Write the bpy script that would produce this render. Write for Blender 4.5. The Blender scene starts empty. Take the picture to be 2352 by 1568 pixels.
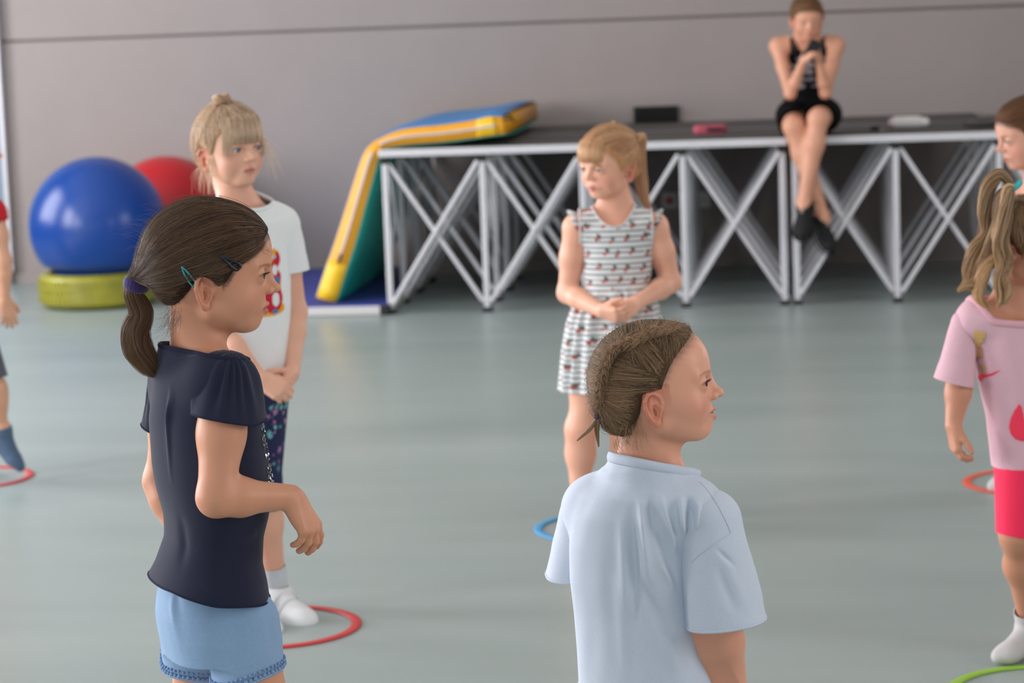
import bpy, bmesh, math, random
import numpy as np
from mathutils import Vector, Matrix
from mathutils.bvhtree import BVHTree

SC = bpy.context.scene
COL = SC.collection
rng = np.random.default_rng(7)
random.seed(7)

# ------------------------------------------------------------------ camera
CAM_H = 1.48
F_PX = 5800.0
PITCH = math.radians(7.63)
ROLL = math.radians(2.1)
_f = np.array([0, math.cos(PITCH), -math.sin(PITCH)])
_r0 = np.array([1.0, 0, 0])
_u0 = np.array([0, math.sin(PITCH), math.cos(PITCH)])
_rt = math.cos(ROLL) * _r0 - math.sin(ROLL) * _u0
_up = math.sin(ROLL) * _r0 + math.cos(ROLL) * _u0
CAM = np.array([0, 0, CAM_H])


def W(px, py, Y):
    """point of the place at depth Y (metres in front of the camera) seen at pixel px, py"""
    d = _f * F_PX + _rt * (px - 1176.0) + _up * (784.0 - py)
    return CAM + d * (Y / d[1])


def FL(px, py, z=0.0):
    d = _f * F_PX + _rt * (px - 1176.0) + _up * (784.0 - py)
    return CAM + d * ((z - CAM_H) / d[2])


def PX(p):
    v = np.asarray(p) - CAM
    k = F_PX / (v @ _f)
    return 1176 + k * (v @ _rt), 784 - k * (v @ _up)


cam_d = bpy.data.cameras.new('camera')
cam = bpy.data.objects.new('camera', cam_d)
COL.objects.link(cam)
cam_d.sensor_width = 36.0
cam_d.sensor_fit = 'HORIZONTAL'
cam_d.lens = F_PX / 2352.0 * 36.0
cam_d.clip_start = 0.1
cam_d.dof.use_dof = True
cam_d.dof.focus_distance = 3.86
cam_d.dof.aperture_fstop = 6.6
m = Matrix.Identity(4)
for i in range(3):
    m[i][0] = _rt[i]; m[i][1] = _up[i]; m[i][2] = -_f[i]; m[i][3] = CAM[i]
cam.matrix_world = m
SC.camera = cam

# ------------------------------------------------------------------ exposure and daylight
SC.view_settings.view_transform = 'Standard'
SC.view_settings.look = 'None'
SC.view_settings.gamma = 1.0
SC.view_settings.use_curve_mapping = False
SC.view_settings.exposure = 0.16
SC.cycles.use_denoising = True
SC.cycles.max_bounces = 8
SC.cycles.diffuse_bounces = 4
SC.cycles.transparent_max_bounces = 8

world = bpy.data.worlds.new('overcast_sky')
SC.world = world
world.use_nodes = True
wn = world.node_tree.nodes
wn['Background'].inputs[0].default_value = (0.84, 0.93, 1.0, 1)
wn['Background'].inputs[1].default_value = 1.9


def area_light(name, loc, target, sx, sy, power, color):
    L = bpy.data.lights.new(name, 'AREA')
    L.shape = 'RECTANGLE'
    L.size = sx; L.size_y = sy
    L.energy = power; L.color = color
    o = bpy.data.objects.new(name, L)
    COL.objects.link(o)
    o.location = loc
    o.rotation_euler = (Vector(target) - Vector(loc)).to_track_quat('-Z', 'Y').to_euler()
    return o


# the room's own frame: x along the end wall, y from the end wall (negative towards the camera), z up
ROOM_L, ROOM_R, ROOM_N, ROOM_H = -4.5, 5.0, -17.5, 3.7
WALL_YAW = math.radians(-6.4)
MW = Matrix.Translation((0, 14.0, 0)) @ Matrix.Rotation(WALL_YAW, 4, 'Z')


def RM(x, y, z):
    return np.array(MW @ Vector((x, y, z)))


WINDOWS_L = [(-1.9, 1.6), (-5.0, 1.9), (-8.2, 1.9), (-11.4, 1.9)]
POWER_L = [72, 150, 155, 105]   # (centre along the wall, width) of the side windows
WINDOWS_R = [(-5.0, 1.8), (-10.5, 1.8)]
for (yc, w), pw in zip(WINDOWS_L, POWER_L):
    area_light('daylight', RM(ROOM_L - 0.02, yc, 1.80), RM(2.0, yc, 1.3), w - 0.1, 2.1, pw, (1.0, 0.97, 1.0))
for yc, w in WINDOWS_R:
    area_light('daylight', RM(ROOM_R + 0.02, yc, 1.95), RM(-2.0, yc, 1.2), w - 0.1, 1.6, 32, (1.0, 0.97, 0.93))

# ------------------------------------------------------------------ colour and materials
def lin(c):
    c = np.asarray(c, float) / 255.0
    return np.where(c <= 0.04045, c / 12.92, ((c + 0.055) / 1.055) ** 2.4)


def L4(c):
    return tuple(lin(c)) + (1.0,)


def mat(name, color=(128, 128, 128), rough=0.6, spec=0.5, metallic=0.0, noise=0.0, nscale=60, bump=0.0, bscale=300,
        attr=None, sss=0.0, sheen=0.0, coat=0.0, coat_rough=0.1, emis=None, trans=0.0, var=None):
    """principled material: colour (or a colour attribute) with optional grain and fine relief"""
    M = bpy.data.materials.new(name)
    M.use_nodes = True
    nt = M.node_tree
    b = nt.nodes['Principled BSDF']
    b.inputs['Roughness'].default_value = rough
    b.inputs['Specular IOR Level'].default_value = spec
    b.inputs['Metallic'].default_value = metallic
    b.inputs['Sheen Weight'].default_value = sheen
    b.inputs['Coat Weight'].default_value = coat
    b.inputs['Coat Roughness'].default_value = coat_rough
    b.inputs['Transmission Weight'].default_value = trans
    if sss:
        b.inputs['Subsurface Weight'].default_value = sss
        b.inputs['Subsurface Radius'].default_value = (1.0, 0.35, 0.2)
        b.inputs['Subsurface Scale'].default_value = 0.006
    src = None
    if attr:
        a = nt.nodes.new('ShaderNodeAttribute')
        a.attribute_name = attr
        src = a.outputs['Color']
    tc = nt.nodes.new('ShaderNodeTexCoord')
    if noise:
        n = nt.nodes.new('ShaderNodeTexNoise')
        n.inputs['Scale'].default_value = nscale
        n.inputs['Detail'].default_value = 5
        nt.links.new(tc.outputs['Object'], n.inputs['Vector'])
        mr = nt.nodes.new('ShaderNodeMapRange')
        mr.inputs['From Min'].default_value = 0.25
        mr.inputs['From Max'].default_value = 0.75
        mr.inputs['To Min'].default_value = 1 - noise
        mr.inputs['To Max'].default_value = 1 + noise
        nt.links.new(n.outputs['Fac'], mr.inputs['Value'])
        mx = nt.nodes.new('ShaderNodeMix')
        mx.data_type = 'RGBA'
        mx.blend_type = 'MULTIPLY'
        mx.inputs['Factor'].default_value = 1.0
        if src is not None:
            nt.links.new(src, mx.inputs['A'])
        else:
            mx.inputs['A'].default_value = L4(color)
        nt.links.new(mr.outputs['Result'], mx.inputs['B'])
        src = mx.outputs['Result']
    if src is not None:
        nt.links.new(src, b.inputs['Base Color'])
    else:
        b.inputs['Base Color'].default_value = L4(color)
    if bump:
        n2 = nt.nodes.new('ShaderNodeTexNoise')
        n2.inputs['Scale'].default_value = bscale
        n2.inputs['Detail'].default_value = 4
        nt.links.new(tc.outputs['Object'], n2.inputs['Vector'])
        bp = nt.nodes.new('ShaderNodeBump')
        bp.inputs['Strength'].default_value = bump
        bp.inputs['Distance'].default_value = 0.002
        nt.links.new(n2.outputs['Fac'], bp.inputs['Height'])
        nt.links.new(bp.outputs['Normal'], b.inputs['Normal'])
    if emis:
        b.inputs['Emission Color'].default_value = L4(emis[0])
        b.inputs['Emission Strength'].default_value = emis[1]
    return M


def hair_mat(name, dark, light, rough=0.42):
    """strand colour varies from strand to strand and a little along each strand"""
    M = bpy.data.materials.new(name)
    M.use_nodes = True
    nt = M.node_tree
    b = nt.nodes['Principled BSDF']
    b.inputs['Roughness'].default_value = rough
    b.inputs['Specular IOR Level'].default_value = 0.45
    a = nt.nodes.new('ShaderNodeAttribute')
    a.attribute_name = 'tone'
    r = nt.nodes.new('ShaderNodeValToRGB')
    r.color_ramp.elements[0].color = L4(dark)
    r.color_ramp.elements[1].color = L4(light)
    nt.links.new(a.outputs['Fac'], r.inputs['Fac'])
    nt.links.new(r.outputs['Color'], b.inputs['Base Color'])
    return M


# ------------------------------------------------------------------ objects
def tag(o, label=None, cat=None, group=None, kind=None):
    if label: o['label'] = label
    if cat: o['category'] = cat
    if group: o['group'] = group
    if kind: o['kind'] = kind
    return o


def empty(name, loc=(0, 0, 0), label=None, cat=None, group=None, rotz=0.0):
    o = bpy.data.objects.new(name, None)
    o.empty_display_size = 0.05
    COL.objects.link(o)
    o.location = loc
    o.rotation_euler = (0, 0, rotz)
    tag(o, label, cat, group)
    bpy.context.view_layer.update()
    return o


def link(name, me, material=None, parent=None, smooth=True, world_space=True):
    o = bpy.data.objects.new(name, me)
    COL.objects.link(o)
    if material is not None:
        me.materials.append(material)
    if smooth and len(me.polygons):
        me.polygons.foreach_set('use_smooth', [True] * len(me.polygons))
    if parent is not None:
        o.parent = parent
        if world_space:
            o.matrix_parent_inverse = parent.matrix_world.inverted()
    return o


def mesh_np(name, V, F):
    me = bpy.data.meshes.new(name)
    V = np.asarray(V, np.float32); F = np.asarray(F, np.int32)
    me.vertices.add(len(V))
    me.vertices.foreach_set('co', V.ravel())
    k = F.shape[1]
    me.loops.add(F.size)
    me.loops.foreach_set('vertex_index', F.ravel())
    me.polygons.add(len(F))
    me.polygons.foreach_set('loop_start', np.arange(0, F.size, k, dtype=np.int32))
    me.polygons.foreach_set('loop_total', np.full(len(F), k, dtype=np.int32))
    me.update(calc_edges=True)
    me.validate()
    return me


def set_col(me, C, name='Col'):
    C = np.asarray(C, np.float32)
    if C.shape[1] == 3:
        C = np.concatenate([C, np.ones((len(C), 1), np.float32)], 1)
    a = me.attributes.new(name, 'FLOAT_COLOR', 'POINT')
    a.data.foreach_set('color', C.ravel())


def bm_obj(name, bm, material, parent=None, smooth=False, world_space=True):
    me = bpy.data.meshes.new(name)
    bmesh.ops.recalc_face_normals(bm, faces=bm.faces[:])
    bm.to_mesh(me); bm.free()
    return link(name, me, material, parent, smooth, world_space)


def bm_box(bm, c, s, M=None, bev=0.0):
    r = bmesh.ops.create_cube(bm, size=1.0)
    vs = r['verts']
    for v in vs:
        v.co = Vector((v.co.x * s[0] + c[0], v.co.y * s[1] + c[1], v.co.z * s[2] + c[2]))
    if bev:
        es = set()
        for v in vs: es.update(v.link_edges)
        g = bmesh.ops.bevel(bm, geom=list(es), offset=bev, segments=2, affect='EDGES', profile=0.6)
        vs = list({v for f in g['faces'] for v in f.verts} | {v for v in vs if v.is_valid})
    if M is not None:
        bmesh.ops.transform(bm, matrix=M, verts=[v for v in vs if v.is_valid])
    return vs


def tube_mesh(P, R, n=8, closed=False, cap=True, flat=1.0, up=None):
    """verts, quads of a tube along the polyline P with radii R"""
    P = np.asarray(P, float); N = len(P)
    R = np.broadcast_to(np.asarray(R, float), (N,))
    T = np.zeros_like(P)
    if closed:
        T = np.roll(P, -1, 0) - np.roll(P, 1, 0)
    else:
        T[1:-1] = P[2:] - P[:-2]; T[0] = P[1] - P[0]; T[-1] = P[-1] - P[-2]
    T /= np.linalg.norm(T, axis=1, keepdims=True) + 1e-12
    u = np.array(up if up is not None else [0, 0, 1.0], float)
    if abs(u @ T[0]) > 0.95: u = np.array([1.0, 0, 0])
    V = []
    for i in range(N):
        u = u - T[i] * (u @ T[i]); u /= np.linalg.norm(u) + 1e-12
        w = np.cross(T[i], u)
        a = np.arange(n) * 2 * math.pi / n
        V.append(P[i] + R[i] * (np.cos(a)[:, None] * u * flat + np.sin(a)[:, None] * w))
    V = np.concatenate(V)
    F = []
    M = N if closed else N - 1
    for i in range(M):
        a0 = i * n; b0 = ((i + 1) % N) * n
        for j in range(n):
            k = (j + 1) % n
            F.append((a0 + j, a0 + k, b0 + k, b0 + j))
    F = np.array(F, int)
    if cap and not closed:
        V = np.concatenate([V, P[:1], P[-1:]])
        c0, c1 = N * n, N * n + 1
        F2 = []
        for j in range(n):
            k = (j + 1) % n
            F2.append((c0, k, j, j)); F2.append((c1, (N - 1) * n + j, (N - 1) * n + k, (N - 1) * n + k))
        # triangles are stored apart
        return V, F, np.array([(f[0], f[1], f[2]) for f in F2], int)
    return V, F, np.zeros((0, 3), int)


def quads_to_tris(F):
    return np.concatenate([F[:, [0, 1, 2]], F[:, [0, 2, 3]]])


def tube_obj(name, P, R, material, parent=None, n=8, closed=False, flat=1.0, up=None):
    V, F, T = tube_mesh(P, R, n, closed, True, flat, up)
    return link(name, mesh_np(name, V, np.concatenate([quads_to_tris(F), T])), material, parent)


def spline(P, n):
    """Catmull-Rom through the points P, n samples"""
    P = np.asarray(P, float)
    Q = np.concatenate([[2 * P[0] - P[1]], P, [2 * P[-1] - P[-2]]])
    t = np.linspace(0, len(P) - 1 - 1e-9, n)
    i = t.astype(int); f = (t - i)
    f = f.reshape(-1, *([1] * (P.ndim - 1)))
    a, b, c, d = Q[i], Q[i + 1], Q[i + 2], Q[i + 3]
    return 0.5 * (2 * b + (c - a) * f + (2 * a - 5 * b + 4 * c - d) * f ** 2 + (3 * b - a - 3 * c + d) * f ** 3)


# ------------------------------------------------------------------ implicit surfaces
class Prim:
    __slots__ = ('f', 'lo', 'hi', 'k', 'op')

    def __init__(self, f, lo, hi, k=0.01, op='u'):
        self.f, self.lo, self.hi, self.k, self.op = f, np.asarray(lo, np.float32), np.asarray(hi, np.float32), k, op


def rc(a, b, ra, rb, k=0.01, op='u'):
    a = np.asarray(a, np.float32); b = np.asarray(b, np.float32)
    ba = b - a; l2 = float(ba @ ba) + 1e-12

    def f(P):
        pa = P - a
        t = np.clip((pa @ ba) / l2, 0, 1)
        q = pa - t[..., None] * ba
        return np.sqrt((q * q).sum(-1)) - (ra + (rb - ra) * t)
    return Prim(f, np.minimum(a - ra, b - rb), np.maximum(a + ra, b + rb), k, op)


def ell(c, r, M=None, k=0.01, op='u'):
    """ellipsoid: M has the axes as rows"""
    c = np.asarray(c, np.float32); r = np.asarray(r, np.float32)
    M = np.eye(3, dtype=np.float32) if M is None else np.asarray(M, np.float32)

    def f(P):
        q = (P - c) @ M.T
        a = q / r
        n = np.sqrt((a * a).sum(-1))
        b = a / r
        g = np.sqrt((b * b).sum(-1)) + 1e-6
        return np.where(n < 1e-3, -r.min(), n * (n - 1) / g)
    e = np.sqrt(((M * r[:, None]) ** 2).sum(0))
    return Prim(f, c - e, c + e, k, op)


def bx(c, hs, M=None, rad=0.005, k=0.005, op='u'):
    c = np.asarray(c, np.float32); hs = np.asarray(hs, np.float32) - rad
    M = np.eye(3, dtype=np.float32) if M is None else np.asarray(M, np.float32)

    def f(P):
        q = np.abs((P - c) @ M.T) - hs
        return np.sqrt((np.maximum(q, 0) ** 2).sum(-1)) + np.minimum(q.max(-1), 0) - rad
    e = (np.abs(M) * (hs + rad)[:, None]).sum(0)
    return Prim(f, c - e, c + e, k, op)


def ztube(zs, cs, rx, ry, Rv, Fv, k=0.03, p=2.3, grow=0.0, op='u'):
    """stack of oval rings along z: centres cs (x,y), half widths rx along Rv and ry along Fv"""
    zs = np.asarray(zs, float); o = np.argsort(zs)
    zs = zs[o]; cs = np.asarray(cs, float)[o]; rx = np.asarray(rx, float)[o] + grow; ry = np.asarray(ry, float)[o] + grow
    n = 200
    zz = np.linspace(zs[0], zs[-1], n)
    # smooth the table
    def sm(v):
        w = np.interp(zz, zs, v)
        kk = max(3, n // (2 * len(zs)))
        ker = np.hanning(kk + 2)[1:-1]; ker /= ker.sum()
        return np.convolve(np.pad(w, kk, mode='edge'), ker, 'same')[kk:-kk]
    tx, ty, cx, cy = sm(rx), sm(ry), sm(cs[:, 0]), sm(cs[:, 1])
    Rv = np.asarray(Rv, float)[:2]; Fv = np.asarray(Fv, float)[:2]

    def f(P):
        z = P[..., 2]
        x = P[..., 0] - np.interp(z, zz, cx); y = P[..., 1] - np.interp(z, zz, cy)
        a = np.interp(z, zz, tx); b = np.interp(z, zz, ty)
        u = np.abs(x * Rv[0] + y * Rv[1]) / a; v = np.abs(x * Fv[0] + y * Fv[1]) / b
        nrm = (u ** p + v ** p) ** (1.0 / p)
        d = (nrm - 1) * np.minimum(a, b)
        cap = np.maximum(zs[0] - z, z - zs[-1])
        return np.maximum(d, cap).astype(np.float32)
    e = float(np.hypot(rx.max(), ry.max()))
    lo = np.array([cs[:, 0].min() - e, cs[:, 1].min() - e, zs[0]]); hi = np.array([cs[:, 0].max() + e, cs[:, 1].max() + e, zs[-1]])
    return Prim(f, lo, hi, k, op)


def comb(d, e, k, op):
    if op == 'u':
        h = np.clip(0.5 + 0.5 * (d - e) / k, 0, 1)
        return d + (e - d) * h - k * h * (1 - h)
    if op == 's':      # smooth subtract
        h = np.clip(0.5 - 0.5 * (d + e) / k, 0, 1)
        return d + (-e - d) * h + k * h * (1 - h)
    if op == 'i':
        return np.maximum(d, e)


def field(P, prims):
    P = np.asarray(P, np.float32)
    d = np.full(P.shape[:-1], 0.5, np.float32)
    for p in prims:
        mgn = p.k + 0.03
        msk = ((P > p.lo - mgn) & (P < p.hi + mgn)).all(-1)
        if msk.any():
            d[msk] = comb(d[msk], p.f(P[msk]).astype(np.float32), p.k, p.op)
    return d


def grad(P, prims, e=0.0006):
    g = np.zeros_like(P)
    for i in range(3):
        o = np.zeros(3, P.dtype); o[i] = e
        g[..., i] = field(P + o, prims) - field(P - o, prims)
    n = np.linalg.norm(g, axis=-1, keepdims=True) + 1e-9
    return g / n


def surf(prims, h, newton=2):
    """surface nets over the smooth union: verts, quads"""
    B = 8
    us = [p for p in prims if p.op == 'u']
    lo = np.min([p.lo for p in us], 0) - 4 * h
    hi = np.max([p.hi for p in us], 0) + 4 * h
    nb = np.ceil((hi - lo) / (h * B)).astype(int) + 1
    n = nb * B
    ii = np.stack(np.meshgrid(*[np.arange(k) for k in nb], indexing='ij'), -1).reshape(-1, 3)
    cen = (lo + (ii + 0.5) * B * h - 0.5 * h).astype(np.float32)
    half = B * h * 0.5
    dc = np.full(len(cen), 0.5, np.float32)
    for p in prims:
        mgn = p.k + half * 3.2
        s = ((cen > p.lo - mgn) & (cen < p.hi + mgn)).all(-1)
        if s.any():
            dc[s] = comb(dc[s], p.f(cen[s]).astype(np.float32), p.k, p.op)
    act = np.abs(dc) < half * 1.7321 * 1.25 + 0.002
    vals = np.where(dc < 0, -0.5, 0.5).astype(np.float32)
    vol = np.empty(tuple(nb) + (B, B, B), np.float32)
    vol[...] = vals.reshape(tuple(nb) + (1, 1, 1))
    loc = np.stack(np.meshgrid(*[np.arange(B)] * 3, indexing='ij'), -1).reshape(-1, 3)
    ia = ii[act]
    P = (lo + ((ia * B)[:, None, :] + loc[None]) * h).astype(np.float32)
    d = np.full(P.shape[:2], 0.5, np.float32)
    cb = cen[act]
    for p in prims:
        mgn = p.k + half + h
        s = ((cb > p.lo - mgn) & (cb < p.hi + mgn)).all(-1)
        if s.any():
            d[s] = comb(d[s], p.f(P[s]).astype(np.float32), p.k, p.op)
    vol[ia[:, 0], ia[:, 1], ia[:, 2]] = d.reshape(-1, B, B, B)
    vol = vol.transpose(0, 3, 1, 4, 2, 5).reshape(n)
    ins = vol < 0
    c = np.zeros(tuple(n - 1), np.uint8)
    for dx in (0, 1):
        for dy in (0, 1):
            for dz in (0, 1):
                c += ins[dx:n[0] - 1 + dx, dy:n[1] - 1 + dy, dz:n[2] - 1 + dz]
    cells = np.argwhere((c > 0) & (c < 8))
    idm = np.full(tuple(n - 1), -1, np.int32)
    idm[cells[:, 0], cells[:, 1], cells[:, 2]] = np.arange(len(cells))
    cor = np.array([(x, y, z) for x in (0, 1) for y in (0, 1) for z in (0, 1)])
    cv = np.stack([vol[cells[:, 0] + q[0], cells[:, 1] + q[1], cells[:, 2] + q[2]] for q in cor], 1)
    acc = np.zeros((len(cells), 3), np.float32); cnt = np.zeros(len(cells), np.float32)
    for a in range(8):
        for b in range(a + 1, 8):
            if np.abs(cor[a] - cor[b]).sum() != 1: continue
            va, vb = cv[:, a], cv[:, b]
            x = (va < 0) != (vb < 0)
            t = np.where(x, va / np.where(x, va - vb, 1), 0)
            acc += np.where(x[:, None], cor[a] + t[:, None] * (cor[b] - cor[a]), 0)
            cnt += x
    V = (lo + (cells + acc / cnt[:, None]) * h).astype(np.float32)
    Q = []
    for ax in range(3):
        s0 = [slice(1, -1)] * 3; s1 = [slice(1, -1)] * 3
        s0[ax] = slice(0, n[ax] - 1); s1[ax] = slice(1, n[ax])
        A, Bv = ins[tuple(s0)], ins[tuple(s1)]
        e = np.argwhere(A != Bv)
        if not len(e): continue
        off = np.ones(3, int); off[ax] = 0
        e = e + off
        u, v = [(1, 2), (2, 0), (0, 1)][ax]
        du = np.zeros(3, int); du[u] = 1
        dv = np.zeros(3, int); dv[v] = 1
        q = np.stack([idm[tuple((e - du - dv).T)], idm[tuple((e - dv).T)], idm[tuple(e.T)], idm[tuple((e - du).T)]], 1)
        fl = ~ins[tuple(e.T)]
        q[fl] = q[fl][:, ::-1]
        Q.append(q)
    Q = np.concatenate(Q)
    Q = Q[(Q >= 0).all(1)]
    for _ in range(newton):
        dd = field(V, prims)
        g = grad(V, prims, 0.35 * h)
        V = V - np.clip(dd, -0.6 * h, 0.6 * h)[:, None] * g * 0.9
    return V, Q


def vnormals(V, T):
    n = np.zeros_like(V, dtype=np.float64)
    fn = np.cross(V[T[:, 1]] - V[T[:, 0]], V[T[:, 2]] - V[T[:, 0]])
    for i in range(3):
        for j in range(3):
            n[:, j] += np.bincount(T[:, i], fn[:, j], len(V))
    return n / (np.linalg.norm(n, axis=1, keepdims=True) + 1e-12)


def clip(V, T, s):
    """keep the part of the triangle mesh where s < 0"""
    ins = s < 0
    k = ins[T].sum(1)
    keep = T[k == 3]
    newV = []; key = {}
    out = [keep]
    part = T[(k == 1) | (k == 2)]
    if len(part):
        E = np.concatenate([part[:, [0, 1]], part[:, [1, 2]], part[:, [2, 0]]])
        E = np.sort(E, 1)
        cross = ins[E[:, 0]] != ins[E[:, 1]]
        U, inv = np.unique(E[cross], axis=0, return_inverse=True)
        t = s[U[:, 0]] / (s[U[:, 0]] - s[U[:, 1]])
        NV = V[U[:, 0]] + t[:, None] * (V[U[:, 1]] - V[U[:, 0]])
        base = len(V)
        eid = np.full(len(E), -1)
        eid[cross] = inv.ravel() + base
        m = len(part)
        eid = eid.reshape(3, m).T      # new vertex on edge 01, 12, 20
        V = np.concatenate([V, NV.astype(V.dtype)])
        pi = ins[part]
        for i in range(3):
            j, l = (i + 1) % 3, (i + 2) % 3
            one = pi[:, i] & ~pi[:, j] & ~pi[:, l]
            if one.any():
                out.append(np.stack([part[one, i], eid[one, i], eid[one, l]], 1))
            two = ~pi[:, i] & pi[:, j] & pi[:, l]
            if two.any():
                a, b = eid[two, i], eid[two, l]
                out.append(np.stack([a, part[two, j], part[two, l]], 1))
                out.append(np.stack([a, part[two, l], b], 1))
    T = np.concatenate(out)
    used = np.unique(T)
    mp = np.full(len(V), -1); mp[used] = np.arange(len(used))
    return V[used], mp[T]


def loops(T, V=None, minlen=12):
    """boundary loops (vertex index lists) of a triangle mesh"""
    E = np.concatenate([T[:, [0, 1]], T[:, [1, 2]], T[:, [2, 0]]])
    S = np.sort(E, 1)
    U, inv, cnt = np.unique(S, axis=0, return_inverse=True, return_counts=True)
    bnd = E[cnt[inv.ravel()] == 1]
    nxt = {int(a): int(b) for a, b in bnd}
    out = []
    while nxt:
        a, b = next(iter(nxt.items()))
        L = [a]; del nxt[a]
        while b in nxt:
            L.append(b); b = nxt.pop(b)
        if len(L) >= minlen: out.append(np.array(L))
    return out


def resample(P, n, closed=True):
    P = np.asarray(P, float)
    if closed: P = np.concatenate([P, P[:1]])
    s = np.concatenate([[0], np.cumsum(np.linalg.norm(np.diff(P, axis=0), axis=1))])
    t = np.linspace(0, s[-1], n + 1)[:-1] if closed else np.linspace(0, s[-1], n)
    return np.stack([np.interp(t, s, P[:, i]) for i in range(3)], 1)


def smooth_loop(P, it=4):
    for _ in range(it):
        P = 0.5 * P + 0.25 * (np.roll(P, 1, 0) + np.roll(P, -1, 0))
    return P


def wob(P, scale, seed=0, oct=3):
    """cheap smooth noise from sums of sines, about -1..1"""
    r = np.random.default_rng(seed)
    out = np.zeros(len(P)); a = 1.0; tot = 0
    for o in range(oct):
        for _ in range(4):
            d = r.normal(size=3); d /= np.linalg.norm(d)
            out += a * np.sin(P @ d * scale * (2 ** o) + r.uniform(0, 6.28)) / 2
        tot += a; a *= 0.55
    return out / tot


def folds(V, N, specs):
    """ridges (amp > 0) and valleys along segments on the cloth: (a, b, amp, width)"""
    D = np.zeros(len(V))
    for a, b, amp, w in specs:
        a = np.asarray(a); b = np.asarray(b)
        ba = b - a; l2 = ba @ ba
        t = ((V - a) @ ba) / l2
        tc = np.clip(t, 0, 1)
        q = V - a - tc[:, None] * ba
        d = np.linalg.norm(q, axis=1)
        env = np.sin(np.clip(tc, 0.02, 0.98) * math.pi) ** 0.6
        D += amp * env * np.exp(-(d / w) ** 2)
    return V + (N * D[:, None]).astype(V.dtype)


def garment(name, prims, h, material, parent, clips=(), disp=None, color=None, thick=0.0022, hem=None):
    V, Q = surf(prims, h)
    T = quads_to_tris(Q)
    for c in clips:
        V, T = clip(V, T, c(V))
    # keep only sizeable pieces
    if disp is not None:
        V = disp(V, vnormals(V, T))
    me = mesh_np(name, V, T)
    if color is not None:
        set_col(me, color(V))
    o = link(name, me, material, parent)
    if thick:
        md = o.modifiers.new('cloth', 'SOLIDIFY')
        md.thickness = thick
        md.offset = -1
    return o, V, T


def strands(name, paths, rad, material, parent, tone=None, tip=0.35, streak=0.0):
    """hair strands from an (n, k, 3) array"""
    n, k, _ = paths.shape
    hc = bpy.data.hair_curves.new(name)
    hc.add_curves([k] * n)
    hc.attributes['position'].data.foreach_set('vector', np.ascontiguousarray(paths, np.float32).ravel())
    r = np.linspace(1, tip, k)[None, :] * np.ones((n, 1)) * rad
    a = hc.attributes.get('radius') or hc.attributes.new('radius', 'FLOAT', 'POINT')
    a.data.foreach_set('value', r.astype(np.float32).ravel())
    if tone is None:
        tone = np.clip(rng.normal(0.45, 0.22, n), 0, 1)
    if streak:
        mid = paths[:, k // 3]
        tone = np.clip((tone if tone.ndim == 1 else tone[:, 0]) + streak * wob(mid, 190, 5, 3), 0, 1)
    if tone.ndim == 1:
        tone = np.repeat(tone[:, None], k, 1)
    t = hc.attributes.new('tone', 'FLOAT', 'POINT')
    t.data.foreach_set('value', tone.astype(np.float32).ravel())
    hc.materials.append(material)
    o = bpy.data.objects.new(name, hc)
    COL.objects.link(o)
    if parent is not None:
        o.parent = parent
        o.matrix_parent_inverse = parent.matrix_world.inverted()
    return o

# ------------------------------------------------------------------ people: head, hands, bodies
Z3 = np.array([0, 0, 1.0])


def nrm(v):
    v = np.asarray(v, float)
    return v / (np.linalg.norm(v) + 1e-12)


def yawdir(deg):
    a = math.radians(deg)
    return np.array([math.cos(a), math.sin(a), 0.0])


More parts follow.
